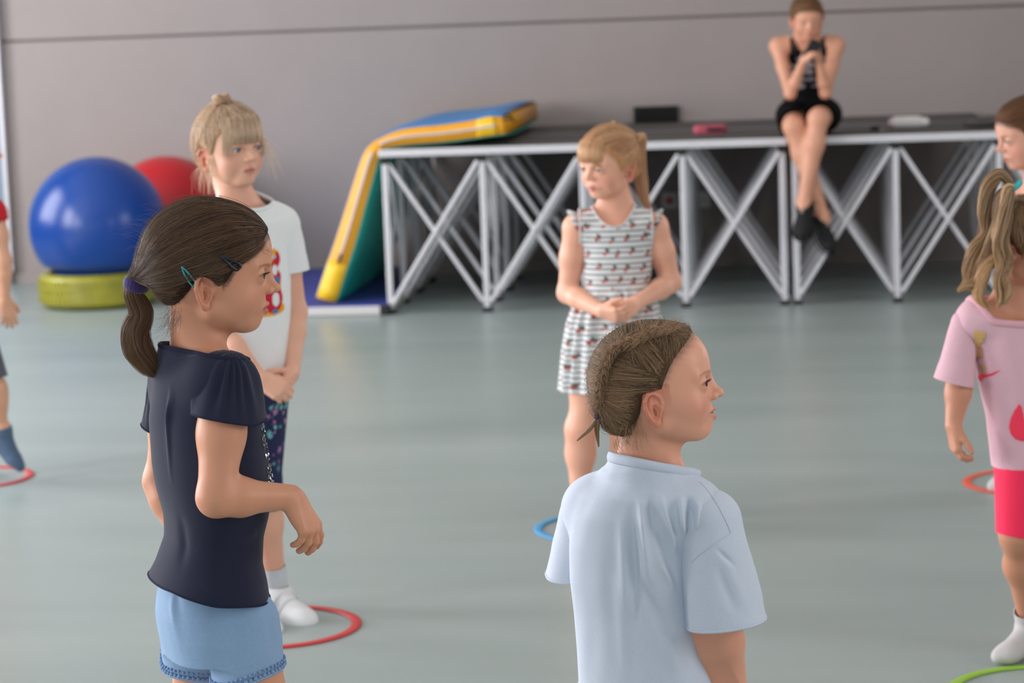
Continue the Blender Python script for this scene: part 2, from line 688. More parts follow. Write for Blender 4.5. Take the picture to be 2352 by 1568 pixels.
class Head:
    """head frame: origin between the ear canals, x to the face, y to its left, z to the crown; millimetres"""

    def __init__(self, origin, yaw, pitch=0.0, roll=0.0, scale=1.0):
        x = yawdir(yaw); y = np.cross(Z3, x); z = Z3.copy()
        p = math.radians(pitch)                  # pitch > 0 looks up
        x, z = math.cos(p) * x + math.sin(p) * z, -math.sin(p) * x + math.cos(p) * z
        r = math.radians(roll)                   # roll > 0 tips the crown to its left
        y, z = math.cos(r) * y - math.sin(r) * z, math.sin(r) * y + math.cos(r) * z
        self.o = np.asarray(origin, float); self.M = np.stack([x, y, z]); self.s = 0.001 * scale

    def w(self, *p):
        p = np.asarray(p if len(p) > 1 else p[0], float)
        return self.o + (p * self.s) @ self.M

    def loc(self, P):
        return ((np.asarray(P, float) - self.o) @ self.M.T) / self.s

    def rc(self, a, b, ra, rb, k, op='u'):
        return rc(self.w(a), self.w(b), ra * self.s, rb * self.s, k * self.s, op)

    def el(self, c, r, k, op='u', rot=None):
        M = self.M if rot is None else rot @ self.M
        return ell(self.w(c), np.array(r) * self.s, M, k * self.s, op)

    def skull(self, grow=0.0):
        return [self.el((-2, 0, 48), (91.5 + grow, 70 + grow, 83 + grow), 20),
                self.el((35, 0, 70), (52 + grow, 55 + grow, 49 + grow), 20)]

    def prims(self, smile=0.0, ears=True, lids=4.6, fine=True, mouth=1.0):
        H = self
        E = 29.0
        P = self.skull()
        P += [H.el((36, 0, -2), (46, 53, 55), 26),
              H.el((63, 0, -42), (17, 21, 15.5), 14)]
        for s in (-1, 1):
            P += [H.rc((54, 13 * s, -43), (8, 43 * s, -24), 12.5, 15, 14),
                  H.el((34, 35 * s, -22), (25, 18, 22), 14),
                  H.el((49 + 3 * smile, 33 * s, -5 + 3 * smile), (23, 21 + 1 * smile, 21), 14)]
        P += [H.el((71.5, 0, -20), (13.5, 20, 17), 12)]
        for s in (-1, 1):
            P += [H.rc((80, 12 * s, 44), (66, 40 * s, 44), 7.5, 7, 12)]
        for s in (-1, 1):
            P += [H.el((88, 29 * s, E + 1), (15, 16, 10), 12, 's')]
            P += [H.el((71.5, 29 * s, E), (13.6, 14.2, 13.6), 4)]
        P += [H.rc((83.5, 0, 38), (95, 0, 12), 5.5, 7.2, 9), H.el((99, 0, 9), (8, 8.3, 7.3), 5)]
        for s in (-1, 1):
            P += [H.el((89.5, 9.5 * s, 5.5), (7.5, 5.5, 5.8), 5)]
        if fine:
            for s in (-1, 1):
                P += [H.el((95, 4.6 * s, -.5), (4.2, 2.3, 3.5), 2, 's')]
        # lips: corners rise with the smile
        zc = -22.0 + 5 * smile
        yc = (18 + 5 * smile) * mouth
        xc = 79.5 - 2.0 * smile
        for s in (-1, 1):
            P += [H.rc((88.0, 3.5 * s, -15.5 + 1.5 * smile), (xc, yc * s, zc + 1.0), 3.6, 1.8, 3),
                  H.rc((85.6, 0, -26.5 - 1.0 * smile), (xc, (yc - 1) * s, zc - 1.0), 4.3, 1.8, 3)]
        op = 1.2 + 4.0 * smile
        for s in (-1, 1):
            P += [H.rc((91.5, 0, -21.2), (xc + 3, (yc - 1.5) * s, zc), op, 1.0 + .9 * smile, 1.4, 's')]
        # eye openings
        for s in (-1, 1):
            P += [H.el((85.5, 29.5 * s, E), (11, 11.2, lids), 1.2, 's')]
        if ears:
            for s in (-1, 1):
                P += self.ear(s)
        return P

    def ear(self, s):
        H = self
        fl = math.radians(24)

        def e(u, v, w):
            # u forward, v up, w outward in the plane of the ear, which flares outward at the back
            u2, w2 = u * math.cos(fl) + w * math.sin(fl), -u * math.sin(fl) + w * math.cos(fl)
            return (-4 + u2, s * (60 + w2), 4 + v - 0.15 * u)
        rot = np.array([[math.cos(fl), -s * math.sin(fl), 0], [s * math.sin(fl), math.cos(fl), 0], [0, 0, 1]])
        P = [H.el(e(-3, 2, 6.5), (13.5, 4.0, 23), 3, rot=rot)]
        hel = [(7, 1, 7), (11, 10, 8.5), (8, 21, 10), (-1, 27, 11.5), (-11, 25, 12), (-17, 15, 11.5), (-17.5, 3, 10), (-13, -9, 9), (-7, -17, 8.5)]
        for i in range(len(hel) - 1):
            P.append(H.rc(e(*hel[i]), e(*hel[i + 1]), 2.9, 2.9, 1.5))
        P.append(H.el(e(-1, -20, 8), (6.5, 3.6, 7), 5, rot=rot))
        P.append(H.rc(e(8, 4, 8), e(6, -8, 8), 3, 2.6, 3))
        P.append(H.el(e(-1.5, -3, 11), (7.8, 7.2, 12), 2.5, 's', rot=rot))
        P.append(H.el(e(-5, 17, 12.5), (7, 3.4, 5.5), 2.5, 's', rot=rot))
        for a, b in (((-8, 15, 9.5), (-9.5, 4, 9.5)), ((-9.5, 4, 9.5), (-6, -9, 9))):
            P.append(H.rc(e(*a), e(*b), 2.2, 2.2, 2))
        return P

    def paint(self, V, C, lip=(178, 104, 98), brow=(120, 92, 72), blush=0.35, smile=0.0, browz=0.0, red_ear=0.35):
        """true colours of the skin: lips, brows, cheeks, ears, lash line"""
        p = self.loc(V)
        near = (np.abs(p) < 140).all(1)
        q = p[near]; c = C[near]

        def mix(w, col):
            nonlocal c
            c = c + w[:, None] * (lin(col) - c)
        r = self.o
        for s in (-1, 1):
            g = np.exp(-(((q[:, 0] - 62) / 26) ** 2 + ((q[:, 1] - 40 * s) / 20) ** 2 + ((q[:, 2] + 3) / 20) ** 2))
            mix(blush * g, (206, 116, 100))
            ge = np.clip((q[:, 1] * s - 60) / 8, 0, 1) * (np.abs(q[:, 2] - 3) < 40) * (q[:, 0] < 25)
            mix(red_ear * ge, (205, 110, 84))
            # brow
            t = np.clip((q[:, 1] * s - 12) / 34, 0, 1)
            zc = 43 + browz + 6.5 * t - 6.5 * t ** 3
            w = np.exp(-((q[:, 2] - zc) / (2.7 - 1.2 * t)) ** 4) * (q[:, 1] * s > 11) * (q[:, 1] * s < 47) * (q[:, 0] > 50)
            w = w * (0.62 + 0.25 * np.sin(q[:, 1] * 3.1 + q[:, 2] * 1.7))
            mix(0.85 * w, brow)
            # lash line and inner lids
            e = ((q[:, 1] * s - 29.5) / 12.0) ** 2 + ((q[:, 2] - 29.2) / 5.3) ** 2
            w = np.exp(-((e - 1.0) / 0.30) ** 2) * (q[:, 0] > 62) * np.clip((q[:, 2] - 28) / 2.5, 0.25, 1)
            mix(0.75 * w, (70, 48, 40))
        zc = -22.0 + 5 * smile; yc = 18 + 5 * smile
        t = np.clip(np.abs(q[:, 1]) / yc, 0, 1)
        zm = -21.2 + (zc + 21.2) * t
        hi = (6.6 - 0.8 * np.exp(-(q[:, 1] / 3) ** 2)) * (1 - t ** 2.2) + 0.6
        lo = 8.0 * (1 - t ** 2.2) + 0.6
        w = 1 / (1 + np.exp(-(np.minimum((zm + hi) - q[:, 2], q[:, 2] - (zm - lo)) / 0.7)))
        w = w * (t < 1) * (q[:, 0] > 66)
        mix(0.8 * w, lip)
        ml = np.exp(-((q[:, 2] - zm) / (0.9 + 1.2 * smile * (1 - t))) ** 4) * np.clip((yc - np.abs(q[:, 1])) / 2, 0, 1) * (q[:, 0] > 66)
        mix((.55 + .2 * smile) * ml, (118, 50, 48))
        C[near] = c
        return C


def eyeballs(H, parent, iris=(92, 74, 60), look=(0.0, 0.0), name='eye'):
    """two eyeballs with iris and pupil; look is (to its left, up) in degrees"""
    M_ = mat('eye_' + '_'.join(str(i) for i in iris), rough=0.12, attr='Col', spec=0.6)
    for s in (-1, 1):
        bm = bmesh.new()
        bmesh.ops.create_uvsphere(bm, u_segments=48, v_segments=32, radius=1.0)
        V = np.array([v.co[:] for v in bm.verts])
        ax = nrm([math.cos(math.radians(look[1])) * math.cos(math.radians(look[0])), math.sin(math.radians(look[0])), math.sin(math.radians(look[1]))])
        ang = np.degrees(np.arccos(np.clip(V @ ax, -1, 1)))
        c = np.tile(lin((206, 196, 190)), (len(V), 1))
        k = 1 / (1 + np.exp((ang - 31) / 1.6)); c += k[:, None] * (lin(np.array(iris) * 0.55) - c)
        k = 1 / (1 + np.exp((ang - 27) / 1.6)); c += k[:, None] * (lin(iris) - c)
        k = 1 / (1 + np.exp((ang - 13) / 1.2)); c += k[:, None] * (lin((14, 11, 10)) - c)
        me = bpy.data.meshes.new(name)
        bm.to_mesh(me); bm.free()
        co = H.w(np.array([71.5, 29.0 * s, 29.0]) + V * 12.6)
        me.vertices.foreach_set('co', np.asarray(co, np.float32).ravel())
        set_col(me, c)
        link(name, me, M_, parent)


def lashes(H, parent, lids=4.6, length=6.5, color=(44, 32, 26)):
    """upper eyelash strands along both lids"""
    P = []
    r = np.random.default_rng(2)
    for s in (-1, 1):
        for t in np.linspace(-.85, 1, 46):
            y = 29.5 + 10.4 * t
            z = 29 + (lids + .4) * math.sqrt(max(0, 1 - t * t * .92))
            x = 71.5 + math.sqrt(max(0, 13.4 ** 2 - (y - 29) ** 2 - (z - 29) ** 2))
            out = np.array([x - 71.5, y - 29, 0]); out /= np.linalg.norm(out)
            l = length * (1 + .15 * r.normal())
            a = np.array([x - .3, y, z])
            b = a + out * l * .6 + np.array([0, 0, -.4]); c = a + out * l + np.array([0, 0, 1.9]) + r.normal(size=3) * .3
            q = spline([a, b, c], 7); q[:, 1] *= s
            P.append(H.w(q))
    M_ = hair_mat('lash', color, color, .5)
    return strands('eyelashes', np.array(P), .00016 * H.s * 1000, M_, parent, np.full(len(P), .5), .3)


def hand(wrist, d, n, right, size=1.0, curl=(25, 30, 20), spread=0.0, thumb=(0.55, 0.35), curls=None, thumb_len=1.0, thumb_curl=20):
    """prims of a hand: d along the palm, n out of the palm side; unequal bent fingers, thumb off the side of the palm"""
    d = nrm(d); n = nrm(np.asarray(n, float) - d * np.dot(n, d))
    side = np.cross(d, n) * (1 if right else -1)         # towards the thumb
    S = size
    k0 = 0.0045 * S
    P = []
    lat = [0.0205, 0.0072, -0.0065, -0.0190]
    kn = [0.0560, 0.0585, 0.0555, 0.0500]
    rr = [0.0066, 0.0069, 0.0066, 0.0058]
    ln = [0.0430, 0.0475, 0.0440, 0.0345]
    for i in range(4):
        K = wrist + d * kn[i] * S + side * lat[i] * S
        P.append(rc(wrist + side * lat[i] * 0.55 * S + d * 0.006 * S, K, 0.0128 * S, (rr[i] + 0.0020) * S, 0.010 * S))
    P.append(ell(wrist + d * 0.03 * S + n * 0.004 * S, np.array([0.028, 0.022, 0.011]) * S, np.stack([d, side, n]), 0.008 * S))
    for i in range(4):
        cu = curls[i] if curls else curl
        K = wrist + d * kn[i] * S + side * lat[i] * S
        a = 0.0
        p = K
        dd = nrm(d + side * math.tan(math.radians(spread)) * (1.5 - i) / 1.5)
        nn = nrm(n - dd * np.dot(n, dd))
        L = ln[i] * S
        for j, fr in enumerate((0.46, 0.30, 0.24)):
            a += math.radians(cu[j])
            q = p + (dd * math.cos(a) + nn * math.sin(a)) * L * fr
            r0 = rr[i] * (1 - 0.06 * j) * S; r1 = rr[i] * (1 - 0.06 * (j + 1)) * S
            P.append(rc(p, q, r0, r1, k0 * (0.8 if j else 1.2)))
            p = q
    # thumb
    b = wrist + d * 0.012 * S + side * 0.015 * S + n * 0.004 * S
    td = nrm(d * (1 - thumb[0]) + side * thumb[0] + n * thumb[1])
    m1 = b + td * 0.027 * S * thumb_len
    tc = math.radians(thumb_curl)
    t2 = nrm(td * math.cos(tc) + nrm(d * 0.8 + n * 0.6 - side * 0.4) * math.sin(tc))
    m2 = m1 + t2 * 0.020 * S * thumb_len
    m3 = m2 + nrm(t2 + 0.25 * (d - td)) * 0.015 * S * thumb_len
    P += [rc(b, m1, 0.0115 * S, 0.0085 * S, 0.009 * S), rc(m1, m2, 0.0083 * S, 0.0074 * S, 0.003 * S), rc(m2, m3, 0.0074 * S, 0.0062 * S, 0.003 * S)]
    return P


def arm(sh, el, wr, s=1.0, fat=1.0):
    sh, el, wr = map(np.asarray, (sh, el, wr))
    mu = sh + (el - sh) * 0.45
    mf = el + (wr - el) * 0.32
    f = s * fat
    return [rc(sh, mu, 0.037 * f, 0.0325 * f, 0.02), rc(mu, el, 0.0325 * f, 0.0268 * f, 0.02),
            rc(el, mf, 0.0268 * f, 0.0270 * f, 0.016), rc(mf, wr, 0.0270 * f, 0.0180 * f, 0.014)]


def leg(hip, kn, an, s=1.0, fat=1.0, fwd=(0, 0, 0)):
    hip, kn, an = map(np.asarray, (hip, kn, an)); fwd = np.asarray(fwd, float)
    f = s * fat
    mc = kn + (an - kn) * 0.34 - fwd * 0.006 * s
    mt = hip + (kn - hip) * 0.5
    return [rc(hip, mt, 0.064 * f, 0.056 * f, 0.03), rc(mt, kn, 0.056 * f, 0.042 * f, 0.03), rc(kn + fwd * 0.006 * s, kn - (kn - an) * 0.05 + fwd * 0.006 * s, 0.040 * f, 0.038 * f, 0.02),
            rc(kn, mc, 0.040 * f, 0.0415 * f, 0.03), rc(mc, an, 0.0415 * f, 0.0265 * f, 0.03)]


def foot(an, d, s=1.0, toe_drop=0.0, sole=None):
    """bare or sock foot; an the ankle joint, d the toe direction"""
    an = np.asarray(an, float); d = nrm(d)
    up = nrm(Z3 - d * d[2]); 
    heel = an - up * 0.035 * s - d * 0.022 * s
    ball = an - up * 0.040 * s + d * 0.085 * s
    toe = an - up * 0.044 * s + d * 0.118 * s
    sd = np.cross(d, up)
    P = [rc(an, heel, 0.027 * s, 0.024 * s, 0.015), rc(an, ball, 0.028 * s, 0.020 * s, 0.02), rc(heel, ball, 0.023 * s, 0.022 * s, 0.02)]
    P.append(ell(ball + d * 0.008 * s, np.array([0.036, 0.031, 0.018]) * s, np.stack([d, sd, up]), 0.012))
    P.append(rc(ball + sd * 0.006 * s, toe + sd * 0.008 * s, 0.018 * s, 0.014 * s, 0.012))
    P.append(rc(ball - sd * 0.010 * s, toe - sd * 0.012 * s - d * 0.012 * s, 0.016 * s, 0.012 * s, 0.012))
    return P


SKIN = None


def skin_color(V, base=(214, 160, 134), seed=1):
    c = np.tile(lin(base), (len(V), 1))
    w = wob(V, 60, seed, 3)
    return c * (1 + 0.05 * w[:, None] * np.array([0.6, 1.0, 1.1]))


def tuck(V, covers, depth=.010, reach=.016):
    """bring the skin under the clothes that cover it"""
    V = V.copy()
    for prims, clips, reach_, mask in covers:
        d = field(V, prims)
        s = (d > -depth) & (d < reach_)
        for c in clips:
            k = np.zeros(len(V), bool); k[s] = c(V[s]) < -.004
            s &= k
        if mask is not None:
            k = np.zeros(len(V), bool); k[s] = mask(V[s])
            s &= k
        if s.any():
            P = V[s]
            for _ in range(2):
                dd = field(P, prims)
                P = P - (np.maximum(dd + depth, 0))[:, None] * grad(P, prims, .0008)
            V[s] = P
    return V


def body_mesh(name, prims, h, parent, base=(214, 160, 134), paint=None, material=None, covers=()):
    V, Q = surf(prims, h)
    C = skin_color(V, base)
    if paint: C = paint(V, C)
    if covers: V = tuck(V, covers)
    me = mesh_np(name, V, Q)
    set_col(me, C)
    return link(name, me, material or SKIN, parent), V


# ------------------------------------------------------------------ hair
class Mane:
    """scalp hair: a cap that follows the skull, cut along a hairline, and strands combed over it"""

    def __init__(self, H, hairline, grow=7.0, extra=(), clip_fn=None, front=3.0):
        self.H = H
        self.grow = grow
        self.prims = [H.el((-2 - grow * .45, 0, 48), (91.5 + grow * .55, 70 + grow, 83 + grow), 20), H.skull(front)[1]]
        self.prims += [H.el((-35, 0, 8), (46 + grow, 50 + grow, 50 + grow), 25)]
        self.prims += list(extra)
        self.hx = np.array([p[0] for p in hairline], float); self.hz = np.array([p[1] for p in hairline], float)
        self.clip_fn = clip_fn

    def cut(self, V):
        q = self.H.loc(V)
        g = np.interp(q[:, 0], self.hx, self.hz) - q[:, 2]
        g = g + 0.7 * np.sin(q[:, 0] * 0.55) * np.cos(q[:, 1] * 0.4)
        if self.clip_fn is not None:
            g = np.maximum(g, self.clip_fn(q))
        return g * self.H.s

    def cap(self, name, h, material, parent, furrow=0.0, tie=None):
        V, Q = surf(self.prims, h)
        T = quads_to_tris(Q)
        V, T = clip(V, T, self.cut(V))
        N = vnormals(V, T)
        # thin the cap toward its edge so that it meets the skin
        g = -self.cut(V) / self.H.s
        V = V - (N * (np.clip(1 - g / 20.0, 0, 1) ** 1.6 * (self.grow + 1.2) * self.H.s)[:, None]).astype(V.dtype)
        if furrow and tie is not None:
            q = self.H.loc(V) - np.asarray(tie)
            a = np.arctan2(q[:, 1], q[:, 2] + 0.6 * q[:, 0])
            b = np.sin(a * 38 + 2 * np.sin(a * 9)) * 0.6 + np.sin(a * 71 + 1.3) * 0.4
            V = V + (N * (furrow * b * 0.001 * np.clip((g - 12) / 14, 0, 1))[:, None]).astype(V.dtype)
        self.V, self.T, self.N = V, T, vnormals(V, T)
        me = mesh_np(name, V, T)
        return link(name, me, material, parent)

    def edge_weight(self):
        g = -self.cut(self.V)[self.T].mean(1) / self.H.s
        return 1 + 5.0 * np.exp(-np.clip(g, 0, 99) / 7.0)

    def scalp(self, V, C, color, soft=5.0, amount=.85):
        """hair roots tint the skin along the hairline"""
        q = self.H.loc(V)
        near = (np.abs(q) < 135).all(1) & (np.abs(q[:, 1]) < 68)
        g = np.full(len(V), 99.0); g[near] = self.cut(V[near]) / self.H.s
        g[near] += 2.5 * wob(q[near], .6, 3)
        w = amount / (1 + np.exp((g + .5) / (soft * .4)))
        # ears stay bare
        w = w * ~((np.abs(q[:, 1]) > 60) & (q[:, 0] < 22) & (q[:, 0] > -32) & (np.abs(q[:, 2] - 4) < 33))
        return C + w[:, None] * (lin(color) - C)

    def comb(self, n, steps, tie, tie_r=8.0, lift=(0.2, 2.2), stop=1.0, root_sel=None, wave=0.0, toward=None, seed=3):
        r = np.random.default_rng(seed)
        V, T = self.V, self.T
        ar = np.linalg.norm(np.cross(V[T[:, 1]] - V[T[:, 0]], V[T[:, 2]] - V[T[:, 0]]), axis=1)
        ar = ar * self.edge_weight()
        if root_sel is not None:
            ar = ar * root_sel(self.H.loc(V[T].mean(1)))
        f = r.choice(len(T), n, p=ar / ar.sum())
        u = r.random((n, 2)); sw = u.sum(1) > 1; u[sw] = 1 - u[sw]
        p = V[T[f, 0]] + u[:, :1] * (V[T[f, 1]] - V[T[f, 0]]) + u[:, 1:] * (V[T[f, 2]] - V[T[f, 0]])
        p = p.astype(np.float64)
        off = (lift[0] + (lift[1] - lift[0]) * r.random(n) ** 1.5) * self.H.s
        off = np.where(r.random(n) < 0.03, off + r.random(n) * 0.006, off)
        tie_w = self.H.w(np.asarray(tie) + r.normal(size=(n, 3)) * tie_r / 2) if toward is None else None
        d0 = field(p.astype(np.float32), self.prims)
        out = [p.copy()]
        for i in range(steps - 1):
            v = (tie_w - p) if toward is None else toward(self.H, p, i)
            g = grad(p.astype(np.float32), self.prims, 0.001)
            dist = np.linalg.norm(v, axis=1, keepdims=True)
            vt = v - g * (v * g).sum(1, keepdims=True) * np.clip(dist / 0.03, 0, 1)
            vt /= np.linalg.norm(vt, axis=1, keepdims=True) + 1e-9
            step = dist / (steps - 1 - i) * stop if toward is None else np.linalg.norm(v, axis=1, keepdims=True)
            p = p + vt * step
            over = np.clip(self.cut(p) / self.H.s + 3.5, 0, 16) * np.clip(dist[:, 0] / 0.03, 0, 1)
            upv = self.H.M[2] - g * (g @ self.H.M[2])[:, None]
            p = p + upv * (over * self.H.s * .8)[:, None]
            d = field(p.astype(np.float32), self.prims)
            w = np.clip((dist[:, 0]) / 0.02, 0, 1)
            fade = np.sin(min(1.0, (i + 1) / 4.0) * math.pi / 2)
            p = p - g * ((d - (d0 + (off - d0) * fade)) * w)[:, None]
            out.append(p.copy())
        return np.stack(out, 1)


def lock(path, rads, n, k, seed=0, twist=0.0, flat=1.0, up=(0, 0, 1), taper_jit=0.15, wave=0.0, hollow=0.0):
    """n strands filling a tube around the path"""
    r = np.random.default_rng(seed)
    C = spline(path, k)
    R = np.interp(np.linspace(0, 1, k), np.linspace(0, 1, len(rads)), rads)
    T = np.gradient(C, axis=0); T /= np.linalg.norm(T, axis=1, keepdims=True) + 1e-12
    u = nrm(np.asarray(up, float) - T[0] * np.dot(up, T[0]))
    U = []; Wv = []
    for i in range(k):
        u = nrm(u - T[i] * np.dot(u, T[i])); U.append(u); Wv.append(np.cross(T[i], u))
    U = np.array(U); Wv = np.array(Wv)
    th = r.random(n) * 2 * math.pi
    rr = np.sqrt(hollow + (1 - hollow) * r.random(n))
    t = np.linspace(0, 1, k)[None]
    a = th[:, None] + twist * t + 0.25 * np.sin(t * 5 + th[:, None] * 3)
    rad = rr[:, None] * R[None] * (1 + taper_jit * r.normal(size=(n, 1)) * t)
    P = C[None] + (np.cos(a) * rad * flat)[..., None] * U[None] + (np.sin(a) * rad)[..., None] * Wv[None]
    if wave:
        ph = r.random(n)[:, None] * 1.2
        P = P + (wave * np.sin(t * 22 + ph) * t)[..., None] * U[None]
    return P

# ------------------------------------------------------------------ the hall
M_WALL = mat('wall_plaster', (160, 151, 148), rough=0.75, spec=0.25, noise=0.03, nscale=3.0, bump=0.08, bscale=180)
M_JOINT = mat('joint_shadow_gap', (110, 103, 100), rough=0.8)
M_WHITE = mat('white_paint', (226, 224, 220), rough=0.6)
M_DOOR = mat('door_blue_grey', (130, 146, 162), rough=0.5, noise=0.02, nscale=4)
M_ALU = mat('aluminium', (212, 211, 216), rough=0.42, metallic=0.25, noise=0.04, nscale=30)
M_GLASS = mat('window_glass', (245, 248, 250), rough=0.02, trans=1.0)


def floor_material():
    M = bpy.data.materials.new('sports_vinyl')
    M.use_nodes = True
    nt = M.node_tree; b = nt.nodes['Principled BSDF']
    tc = nt.nodes.new('ShaderNodeTexCoord')
    n1 = nt.nodes.new('ShaderNodeTexNoise'); n1.inputs['Scale'].default_value = 1.1; n1.inputs['Detail'].default_value = 6
    n2 = nt.nodes.new('ShaderNodeTexNoise'); n2.inputs['Scale'].default_value = 240; n2.inputs['Detail'].default_value = 2
    mp = nt.nodes.new('ShaderNodeMapping'); mp.inputs['Scale'].default_value = (0.5, 2.2, 1)
    nt.links.new(tc.outputs['Object'], mp.inputs['Vector']); nt.links.new(mp.outputs['Vector'], n1.inputs['Vector'])
    nt.links.new(tc.outputs['Object'], n2.inputs['Vector'])
    r = nt.nodes.new('ShaderNodeValToRGB')
    r.color_ramp.elements[0].position = 0.3; r.color_ramp.elements[0].color = L4((147, 160, 157))
    r.color_ramp.elements[1].position = 0.7; r.color_ramp.elements[1].color = L4((160, 171, 168))
    nt.links.new(n1.outputs['Fac'], r.inputs['Fac'])
    mx = nt.nodes.new('ShaderNodeMix'); mx.data_type = 'RGBA'; mx.blend_type = 'OVERLAY'; mx.inputs['Factor'].default_value = 0.10
    nt.links.new(r.outputs['Color'], mx.inputs['A']); nt.links.new(n2.outputs['Color'], mx.inputs['B'])
    nt.links.new(mx.outputs['Result'], b.inputs['Base Color'])
    b.inputs['Roughness'].default_value = 0.32
    b.inputs['Specular IOR Level'].default_value = 0.4
    bp = nt.nodes.new('ShaderNodeBump'); bp.inputs['Strength'].default_value = 0.05; bp.inputs['Distance'].default_value = 0.002
    nt.links.new(n2.outputs['Fac'], bp.inputs['Height']); nt.links.new(bp.outputs['Normal'], b.inputs['Normal'])
    return M


M_FLOOR = floor_material()


def structure(name, boxes, material, label=None, bev=0.0):
    bm = bmesh.new()
    for lo, hi in boxes:
        lo = np.array(lo, float); hi = np.array(hi, float)
        bm_box(bm, (lo + hi) / 2, hi - lo, bev=bev)
    o = bm_obj(name, bm, material)
    o.matrix_world = MW
    o['kind'] = 'structure'
    if label: o['label'] = label
    return o


structure('floor', [((ROOM_L - .2, ROOM_N - .2, -.1), (ROOM_R + .2, .2, 0))], M_FLOOR, 'pale blue grey vinyl sports floor of the hall')
structure('ceiling', [((ROOM_L - .2, ROOM_N - .2, ROOM_H), (ROOM_R + .2, .2, ROOM_H + .1))], M_WHITE)
# end wall: lower and upper cladding with a shadow gap between them


def wall_z(px, py):
    """height on the end wall seen at a pixel"""
    d = _f * F_PX + _rt * (px - 1176.0) + _up * (784.0 - py)
    n = np.array(MW.to_3x3() @ Vector((0, 1, 0)))
    o = np.array(MW @ Vector((0, 0, 0)))
    t = ((o - CAM) @ n) / (d @ n)
    p = CAM + d * t
    l = MW.inverted() @ Vector(p)
    return l.x, l.z


xg, GAP_Z = wall_z(1176, 54)
structure('wall_back', [((ROOM_L, 0, 0), (ROOM_R, .2, GAP_Z - .008)), ((ROOM_L, 0, GAP_Z + .008), (ROOM_R, .2, ROOM_H))], M_WALL,
          'grey plastered end wall behind the stage and balls')
structure('trim_1', [((ROOM_L, .012, GAP_Z - .008), (ROOM_R, .19, GAP_Z + .008))], M_JOINT, 'dark shadow gap running along the end wall')
structure('baseboard_back', [((ROOM_L, -.012, 0), (ROOM_R, 0, .06))], M_WALL)


def side_wall(name, x0, x1, wins, z0, z1):
    b = []
    y = 0.0
    for yc, w in sorted(wins, reverse=True):
        b.append(((x0, yc + w / 2, 0), (x1, y, ROOM_H)))
        b.append(((x0, yc - w / 2, 0), (x1, yc + w / 2, z0)))
        b.append(((x0, yc - w / 2, z1), (x1, yc + w / 2, ROOM_H)))
        y = yc - w / 2
    b.append(((x0, ROOM_N, 0), (x1, y, ROOM_H)))
    structure(name, b, M_WALL)
    for i, (yc, w) in enumerate(wins):
        n = len([o for o in SC.objects if o.name.startswith('window_') and o.parent is None]) + 1
        xm = (x0 + x1) / 2 + (0.05 if x1 <= 0 else -0.05)
        f = .05
        fr = structure('window_%d' % n, [((xm - .03, yc - w / 2, z0), (xm + .03, yc - w / 2 + f, z1)), ((xm - .03, yc + w / 2 - f, z0), (xm + .03, yc + w / 2, z1)),
                                         ((xm - .03, yc - w / 2, z0), (xm + .03, yc + w / 2, z0 + f)), ((xm - .03, yc - w / 2, z1 - f), (xm + .03, yc + w / 2, z1)),
                                         ((xm - .02, yc - .025, z0), (xm + .02, yc + .025, z1))], M_WHITE)


side_wall('wall_left', ROOM_L - .2, ROOM_L, WINDOWS_L, .7, 2.9)
side_wall('wall_right', ROOM_R, ROOM_R + .2, WINDOWS_R, 1.1, 2.8)
# glazed front behind the camera: piers and a head wall, open to the overcast sky
pier = [((ROOM_L, ROOM_N - .2, 2.9), (ROOM_R, ROOM_N, ROOM_H)), ((ROOM_L, ROOM_N - .2, 0), (ROOM_R, ROOM_N, .3))]
for x in np.linspace(ROOM_L, ROOM_R - .3, 5):
    pier.append(((x, ROOM_N - .2, 0), (x + .3, ROOM_N, 2.95)))
structure('wall_front', pier, M_WALL)

# flush door leaf with a light metal edge, standing proud of the end wall at the left
xe, _ = wall_z(18, 400)
d1 = structure('door_1', [((xe - 1.1, -.045, .05), (xe - .012, -.012, 2.75))], M_DOOR, 'blue grey flush door leaf at the left end of the wall')
eb = bmesh.new()
bm_box(eb, (xe, -.028, 1.42), (.024, .052, 2.70), bev=.004)
e1 = bm_obj('door_edge', eb, M_ALU, d1, world_space=False); e1['label'] = 'light grey metal edge of the door'
eb = bmesh.new()
bm_box(eb, (xe - .02, -.028, .045), (.04, .04, .09), bev=.004)
bm_obj('door_foot', eb, M_DOOR, d1, world_space=False)

# ------------------------------------------------------------------ the folding stage
DECK_H = 0.80
DECK_T = 0.036
st_l = np.array(MW.inverted() @ Vector(FL(893, 722)))          # front left foot
st_r = np.array(MW.inverted() @ Vector(FL(2060, 693)))
YF = (st_l[1] + st_r[1]) / 2                                     # front line of feet in the room frame
X0 = st_l[0]
BAY = (st_r[0] - st_l[0] - 0.04) / 5.0
UNIT = BAY * 4 + 0.04
M_DECK = mat('stage_deck', (88, 84, 82), rough=0.7, noise=0.10, nscale=120, bump=0.15, bscale=260)
M_RUBBER = mat('rubber', (34, 36, 36), rough=0.8)
bar = 0.028
Z1 = DECK_H - DECK_T


def bar_mesh(name, a, b, w=bar):
    a = Vector(a); b = Vector(b)
    bm = bmesh.new()
    L = (b - a).length
    bm_box(bm, (0, 0, 0), (w, w, L), bev=.004)
    q = (b - a).to_track_quat('Z', 'Y').to_matrix().to_4x4()
    bmesh.ops.transform(bm, matrix=Matrix.Translation((a + b) / 2) @ q, verts=bm.verts[:])
    me = bpy.data.meshes.new(name)
    bmesh.ops.recalc_face_normals(bm, faces=bm.faces[:])
    bm.to_mesh(me); bm.free()
    me.materials.append(M_ALU)
    return me


